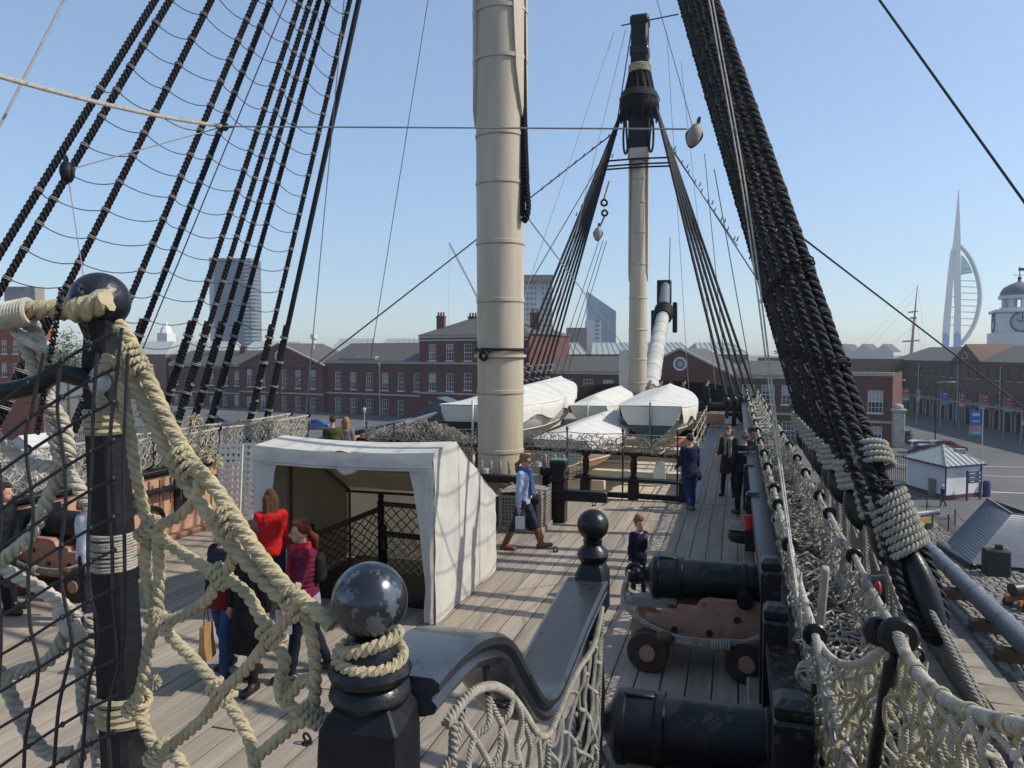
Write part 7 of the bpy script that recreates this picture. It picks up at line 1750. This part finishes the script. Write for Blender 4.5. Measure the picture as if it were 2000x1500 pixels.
VL = toward(_r[0] * -1, _r[1] * -1); VR = toward(_r[0], _r[1]); VT = toward(-_f[0], -_f[1]); VA = toward(_f[0], _f[1])     # left / right / towards camera / away
# walking woman with sunglasses
L = onz(1022, 1072, 0)
t, J, hc, k = person('woman in pale blue shirt and tan boots walking with a scarf and sunglasses', L, VR - .25, 1.72, top=(.42, .50, .68), legs=(.035, .04, .07), shoes=(.19, .08, .028), hair=(.26, .15, .07), armL=(-.05, .1, .5), armR=(-.12, .12, .15), legL=(.42, .03, .12), legR=(-.30, .03, .15), tail=True, boots=.62, sunglasses=True, scarf=(.07, .12, .28), lean=.03)
wr_ = J['R'][5]; b = MB(); c = wr_ + A((0, .02, -.27)); b.box(c, (.05, .16, .22), ch=.01); o = tag(b.build('carrier_bag', M['white_paint']), 'small white carrier bag held by the walking woman in tan boots', 'bag'); o.matrix_world = Matrix.Translation(Vector(L.tolist())) @ Matrix.Rotation(VR - .25, 4, 'Z')
b = MB(); b.tube([wr_ + A((0, 0, -.08)), c + A((0, 0, .1))], .006, 5); b.build('handle', M['white_paint'], o)
wl_ = J['L'][5]; b = MB(); cap(b, wl_ + A((.0, .0, .04)), wl_ + A((.02, .0, -.42)), .07, .12); cap(b, wl_ + A((0, -.08, .03)), wl_ + A((0, .10, .0)), .06, .05); o = b.build('carried_coat', cm((.035, .025, .03)), t); vox(o, .014, 5)
b = MB(); c = hc; b.box(A((.02, .15, 1.0)), (.10, .01, .15)); b.build('badge', M['white_paint'], t)
# boy
person('small boy in navy jumper standing behind the gun, hand at his mouth', onz(1247, 1165, 0), VT + .35, 1.10, top=(.012, .014, .035), legs=(.015, .018, .04), shoes=(.03, .02, .02), hair=(.24, .115, .045), armL=(.35, -.22, 2.25), armR=(.0, .12, .15), vx=.0095, collar=(.35, .38, .55), bulk=1.0, hk=1.38)
# man in navy walking away
t, J, hc, k = person('person in long navy top walking away beside the waist rail, jacket on arm', onz(1346, 998, 0), VA + .1, 1.68, top=(.016, .022, .060), legs=(.02, .04, .11), shoes=(.10, .08, .06), hair=(.07, .045, .03), armL=(.1, .1, .9), armR=(.15, .1, 1.1), legL=(-.28, .02, .35), legR=(.12, .02, .05), coat=.18)
w_ = J['R'][5]; b = MB(); cap(b, w_ + A((-.05, .03, 0)), w_ + A((.06, .02, -.28)), .09, .11); cap(b, w_ + A((0, 0, .03)), w_ + A((.05, 0, 0)), .07, .07); o = b.build('carried_jacket', cm((.02, .022, .03)), t); vox(o, .014, 4)
# crew group
person('crew woman in dark brown coat with pale scarf facing the crew man', onz(1422, 968, 0), VT - .5, 1.66, top=(.035, .025, .022), legs=(.02, .02, .03), shoes=(.02, .015, .015), hair=(.14, .07, .035), armL=(.2, .1, 1.2), armR=(.2, .1, 1.2), coat=.38, hairlen=.08, scarf=(.30, .26, .20))
t, J, hc, k = person('crew man in navy jacket with white lettering across his back', onz(1452, 1003, 0), VA + .1, 1.76, top=(.012, .016, .042), legs=(.012, .012, .018), shoes=(.015, .013, .012), hair=(.22, .19, .16), armL=(.1, .1, .3), armR=(.0, .15, .2), legL=(-.05, .08, .05), legR=(.05, .06, .0), coat=.05)
def text_mesh(body, size, m_):
    c = bpy.data.curves.new('lettering', 'FONT'); c.body = body; c.size = size; c.align_x = 'CENTER'; c.extrude = .0015
    o = bpy.data.objects.new('tmp', c); COL.objects.link(o); bpy.context.view_layer.update(); me = bpy.data.meshes.new_from_object(o.evaluated_get(bpy.context.evaluated_depsgraph_get())); bpy.data.objects.remove(o); me.materials.clear(); me.materials.append(m_); return me
for s, z, sz in (('HMS VICTORY', 1.30, .062), ('CREW', 1.235, .055)):
    o = link('lettering', text_mesh(s, sz, M['white_paint']), t, (0, -.148, z * k), (PI / 2 - .03, 0, 0))
person('bearded crew member half hidden beyond the crew man by the netting', onz(1466, 985, 0), VT + .5, 1.74, top=(.015, .018, .04), legs=(.012, .012, .018), hair=(.06, .04, .03), skin=mat('tanned_skin', (.40, .20, .14), .5, .08, 20))
# two by the port rail
person('person in olive green hooded jacket seen from behind beyond the shelter', ony(650, 860, 17.0) * A((1, 1, 0)), VA + .15, 1.82, top=(.075, .075, .03), legs=(.03, .03, .05), hair=(.05, .035, .025), armL=(.2, .2, .9), armR=(.2, .2, .9), bulk=1.2, coat=.1)
person('long-haired blonde person in grey quilted jacket beside the olive jacket', ony(676, 860, 17.3) * A((1, 1, 0)), VA - .2, 1.75, top=(.20, .17, .16), legs=(.03, .03, .05), hair=(.36, .20, .09), hairlen=.22, armL=(.1, .1, .5), armR=(.1, .1, .5), puffy=True)
# red-haired woman with magenta jacket
t, J, hc, k = person('red-haired woman in magenta quilted jacket and red scarf with a ponytail', onz(598, 1322, 0), VL + .15, 1.68, top=(.13, .012, .036), legs=(.012, .014, .025), shoes=(.015, .014, .014), hair=(.15, .035, .010), tail=True, scarf=(.50, .02, .03), armL=(.15, .1, .35), armR=(.05, .12, .12), legL=(.22, .03, .1), legR=(-.18, .03, .2), puffy=True, bulk=1.06, lean=.04)
b = MB(); q = []
for z, rx in ((.80, .20), (.90, .19), (.95, .18)): q.append((z * k, rx * k, (rx - .03) * k, 0, 0))
stack(b, q); o = b.build('skirt', cm((.30, .27, .36)), t); vox(o, .012, 2)
b = MB()
for j in range(9): z = .95 + j * .052; rx, ry = np.interp(z, (.95, 1.08, 1.22, 1.34), (.189, .164, .184, .204)) * k * 1.06, np.interp(z, (.95, 1.08, 1.22, 1.34), (.139, .124, .139, .139)) * k * 1.06; b.tube([(rx * .985 * math.cos(q), ry * .985 * math.sin(q) + (z - .95) * .04, z * k) for q in np.linspace(0, 2 * PI, 30)], .010, 6, caps=False)
for nm in 'LR':
    for j in range(8): so, el, w_ = J[nm][3:6]; f_ = j / 8; p = so + (el - so) * f_ * 2 if f_ < .5 else el + (w_ - el) * (f_ - .5) * 2; d = (el - so) if f_ < .5 else (w_ - el); b.torus(p, d, .068 * k - .016 * f_, .009, 16, 6)
b.build('quilting', cm((.13, .012, .036)), t)
b = MB(); cap(b, A((-.05, -.155, 1.30)) * k, A((-.05, -.165, 1.12)) * k, .06, .07); cap(b, A((.05, -.155, 1.30)) * k, A((.05, -.165, 1.12)) * k, .06, .07); o = b.build('rucksack', cm((.012, .012, .014)), t); vox(o, .014, 6)
w_ = J['L'][5]; b = MB(); b.box(w_ + A((0, .02, -.16)), (.02, .16, .26)); b.build('leaflet', cm((.5, .45, .5)), t)
# woman in red hoodie at the shelter entrance
t, J, hc, k = person('long-haired brunette in bright red hooded top at the shelter entrance', onz(531, 1206, 0), VA + .5, 1.66, top=(.50, .012, .012), legs=(.012, .014, .04), shoes=(.02, .02, .02), hair=(.13, .055, .03), hairlen=.30, armL=(.1, .1, .4), armR=(.1, .1, .5))
b = MB()
for q_ in (-.012, .0, .012): b.tube([J['R'][0] + A((.10, q_, 0)), J['R'][1] + A((.07, q_, 0)), J['R'][2] + A((.055, q_, .08))], .004, 5)
b.build('trouser_stripe', M['white_paint'], t)
# pair behind the manila net
t, J, hc, k = person('person in dark navy jacket over red jumper and jeans with paper bag behind the net', onz(440, 1318, 0), VL + 1.1, 1.66, top=(.015, .018, .035), legs=(.035, .075, .18), shoes=(.012, .01, .01), hair=(.35, .20, .11), hairlen=.06, armL=(.0, .12, .1), armR=(-.05, .18, .1), legL=(.2, .03, .1), legR=(-.12, .03, .2))
b = MB(); q = []
for z, rx in ((.78, .185), (.88, .185), (.98, .178)): q.append((z * k, rx * k, (rx - .035) * k, 0, .008))
stack(b, q); o = b.build('jumper_hem', cm((.16, .012, .015)), t); vox(o, .012, 2)
bagp = onz(404, 1286, .35); 
b = MB(); b.loft([[(sx * w2_, sy * .05 * (1 if z < .2 else .5), z) for sx, sy in ((-1, -1), (1, -1), (1, 1), (-1, 1))] for z, w2_ in ((0, .12), (.2, .12), (.32, .11), (.36, .10))]); o = tag(b.build('paper_bag', mat('kraft_paper', (.34, .19, .085), .8, .12, 8, .4, 12), origin=(0, 0, 0)), 'brown paper bag carried behind the cream rope net', 'bag'); o.location = bagp.tolist(); o.rotation_euler = (0, 0, VL)
b = MB(); b.tube([(-.06, 0, .35), (-.03, 0, .5), (.03, 0, .5), (.06, 0, .35)], .006, 5, step=.03); b.build('handle', cm((.05, .03, .02)), o)
person('person in long black coat walking beside the jeans wearer behind the net', onz(492, 1338, 0), VL + 1.2, 1.70, top=(.010, .010, .012), legs=(.012, .012, .015), shoes=(.012, .01, .01), hair=(.03, .02, .018), coat=.55, legL=(.2, .03, .1), legR=(-.15, .03, .2), face_detail=False)
# left edge people
person('person in white patterned shirt half hidden behind the left stanchion', onz(172, 1216, 0), VR + .4, 1.66, top=(.50, .52, .60), legs=(.02, .022, .04), hair=(.20, .11, .06), shoes=(.30, .20, .10), hairlen=.05)
person('person in black with red-trimmed trainers at the left edge', onz(12, 1196, 0), VR, 1.72, top=(.012, .012, .014), legs=(.012, .012, .016), shoes=(.02, .012, .012), hair=(.05, .03, .02), legR=(.15, .03, .05))
# far people on the forecastle and quay
for i, (x, y, tp, lb) in enumerate(((1270, 800, (.30, .22, .2), 'pale-headed person low behind the rightmost boat'), (1290, 796, (.06, .025, .02), 'person in maroon jacket by the bowsprit foot'), (1334, 797, (.015, .015, .02), 'person in black on the forecastle taking a photo'), (1380, 800, (.02, .035, .035), 'person in dark green by the forecastle gun'))):
    q = ony(x, y, 34.6 + .4 * i); person(lb, (q[0], q[1], .5), VT + .6 * i, 1.7, top=tp, legs=(.02, .02, .03), hair=(.05, .03, .02) if i else (.45, .33, .28), vx=.02, face_detail=False, armR=(.4, .1, 1.3) if i == 2 else (0, .12, .2))
person('man in dark blue walking past the kiosk with a white cap', onz(1841, 990, GZ), VL + .2, 1.74, top=(.02, .03, .06), legs=(.02, .025, .045), hair=(.6, .6, .58), legL=(.45, .03, .1), legR=(-.4, .03, .2), armL=(.4, .1, .3), armR=(-.3, .1, .2), vx=.018, face_detail=False)
# ================================================================ HAZE
def haze():
    b = MB(); b.box((0, 600, 90), (2400, 1500, 202)); m = bpy.data.materials.new('haze_air'); m.use_nodes = True; n = m.node_tree.nodes; n.clear()
    o = n.new('ShaderNodeOutputMaterial'); v = n.new('ShaderNodeVolumePrincipled'); v.inputs['Color'].default_value = (.80, .90, 1, 1); v.inputs['Density'].default_value = .00032; v.inputs['Anisotropy'].default_value = .25
    m.node_tree.links.new(v.outputs[0], o.inputs['Volume'])
    ob = tag(b.build('haze', m, smooth=False), 'thin pale air haze over the harbour', 'haze', kind='stuff')
haze()
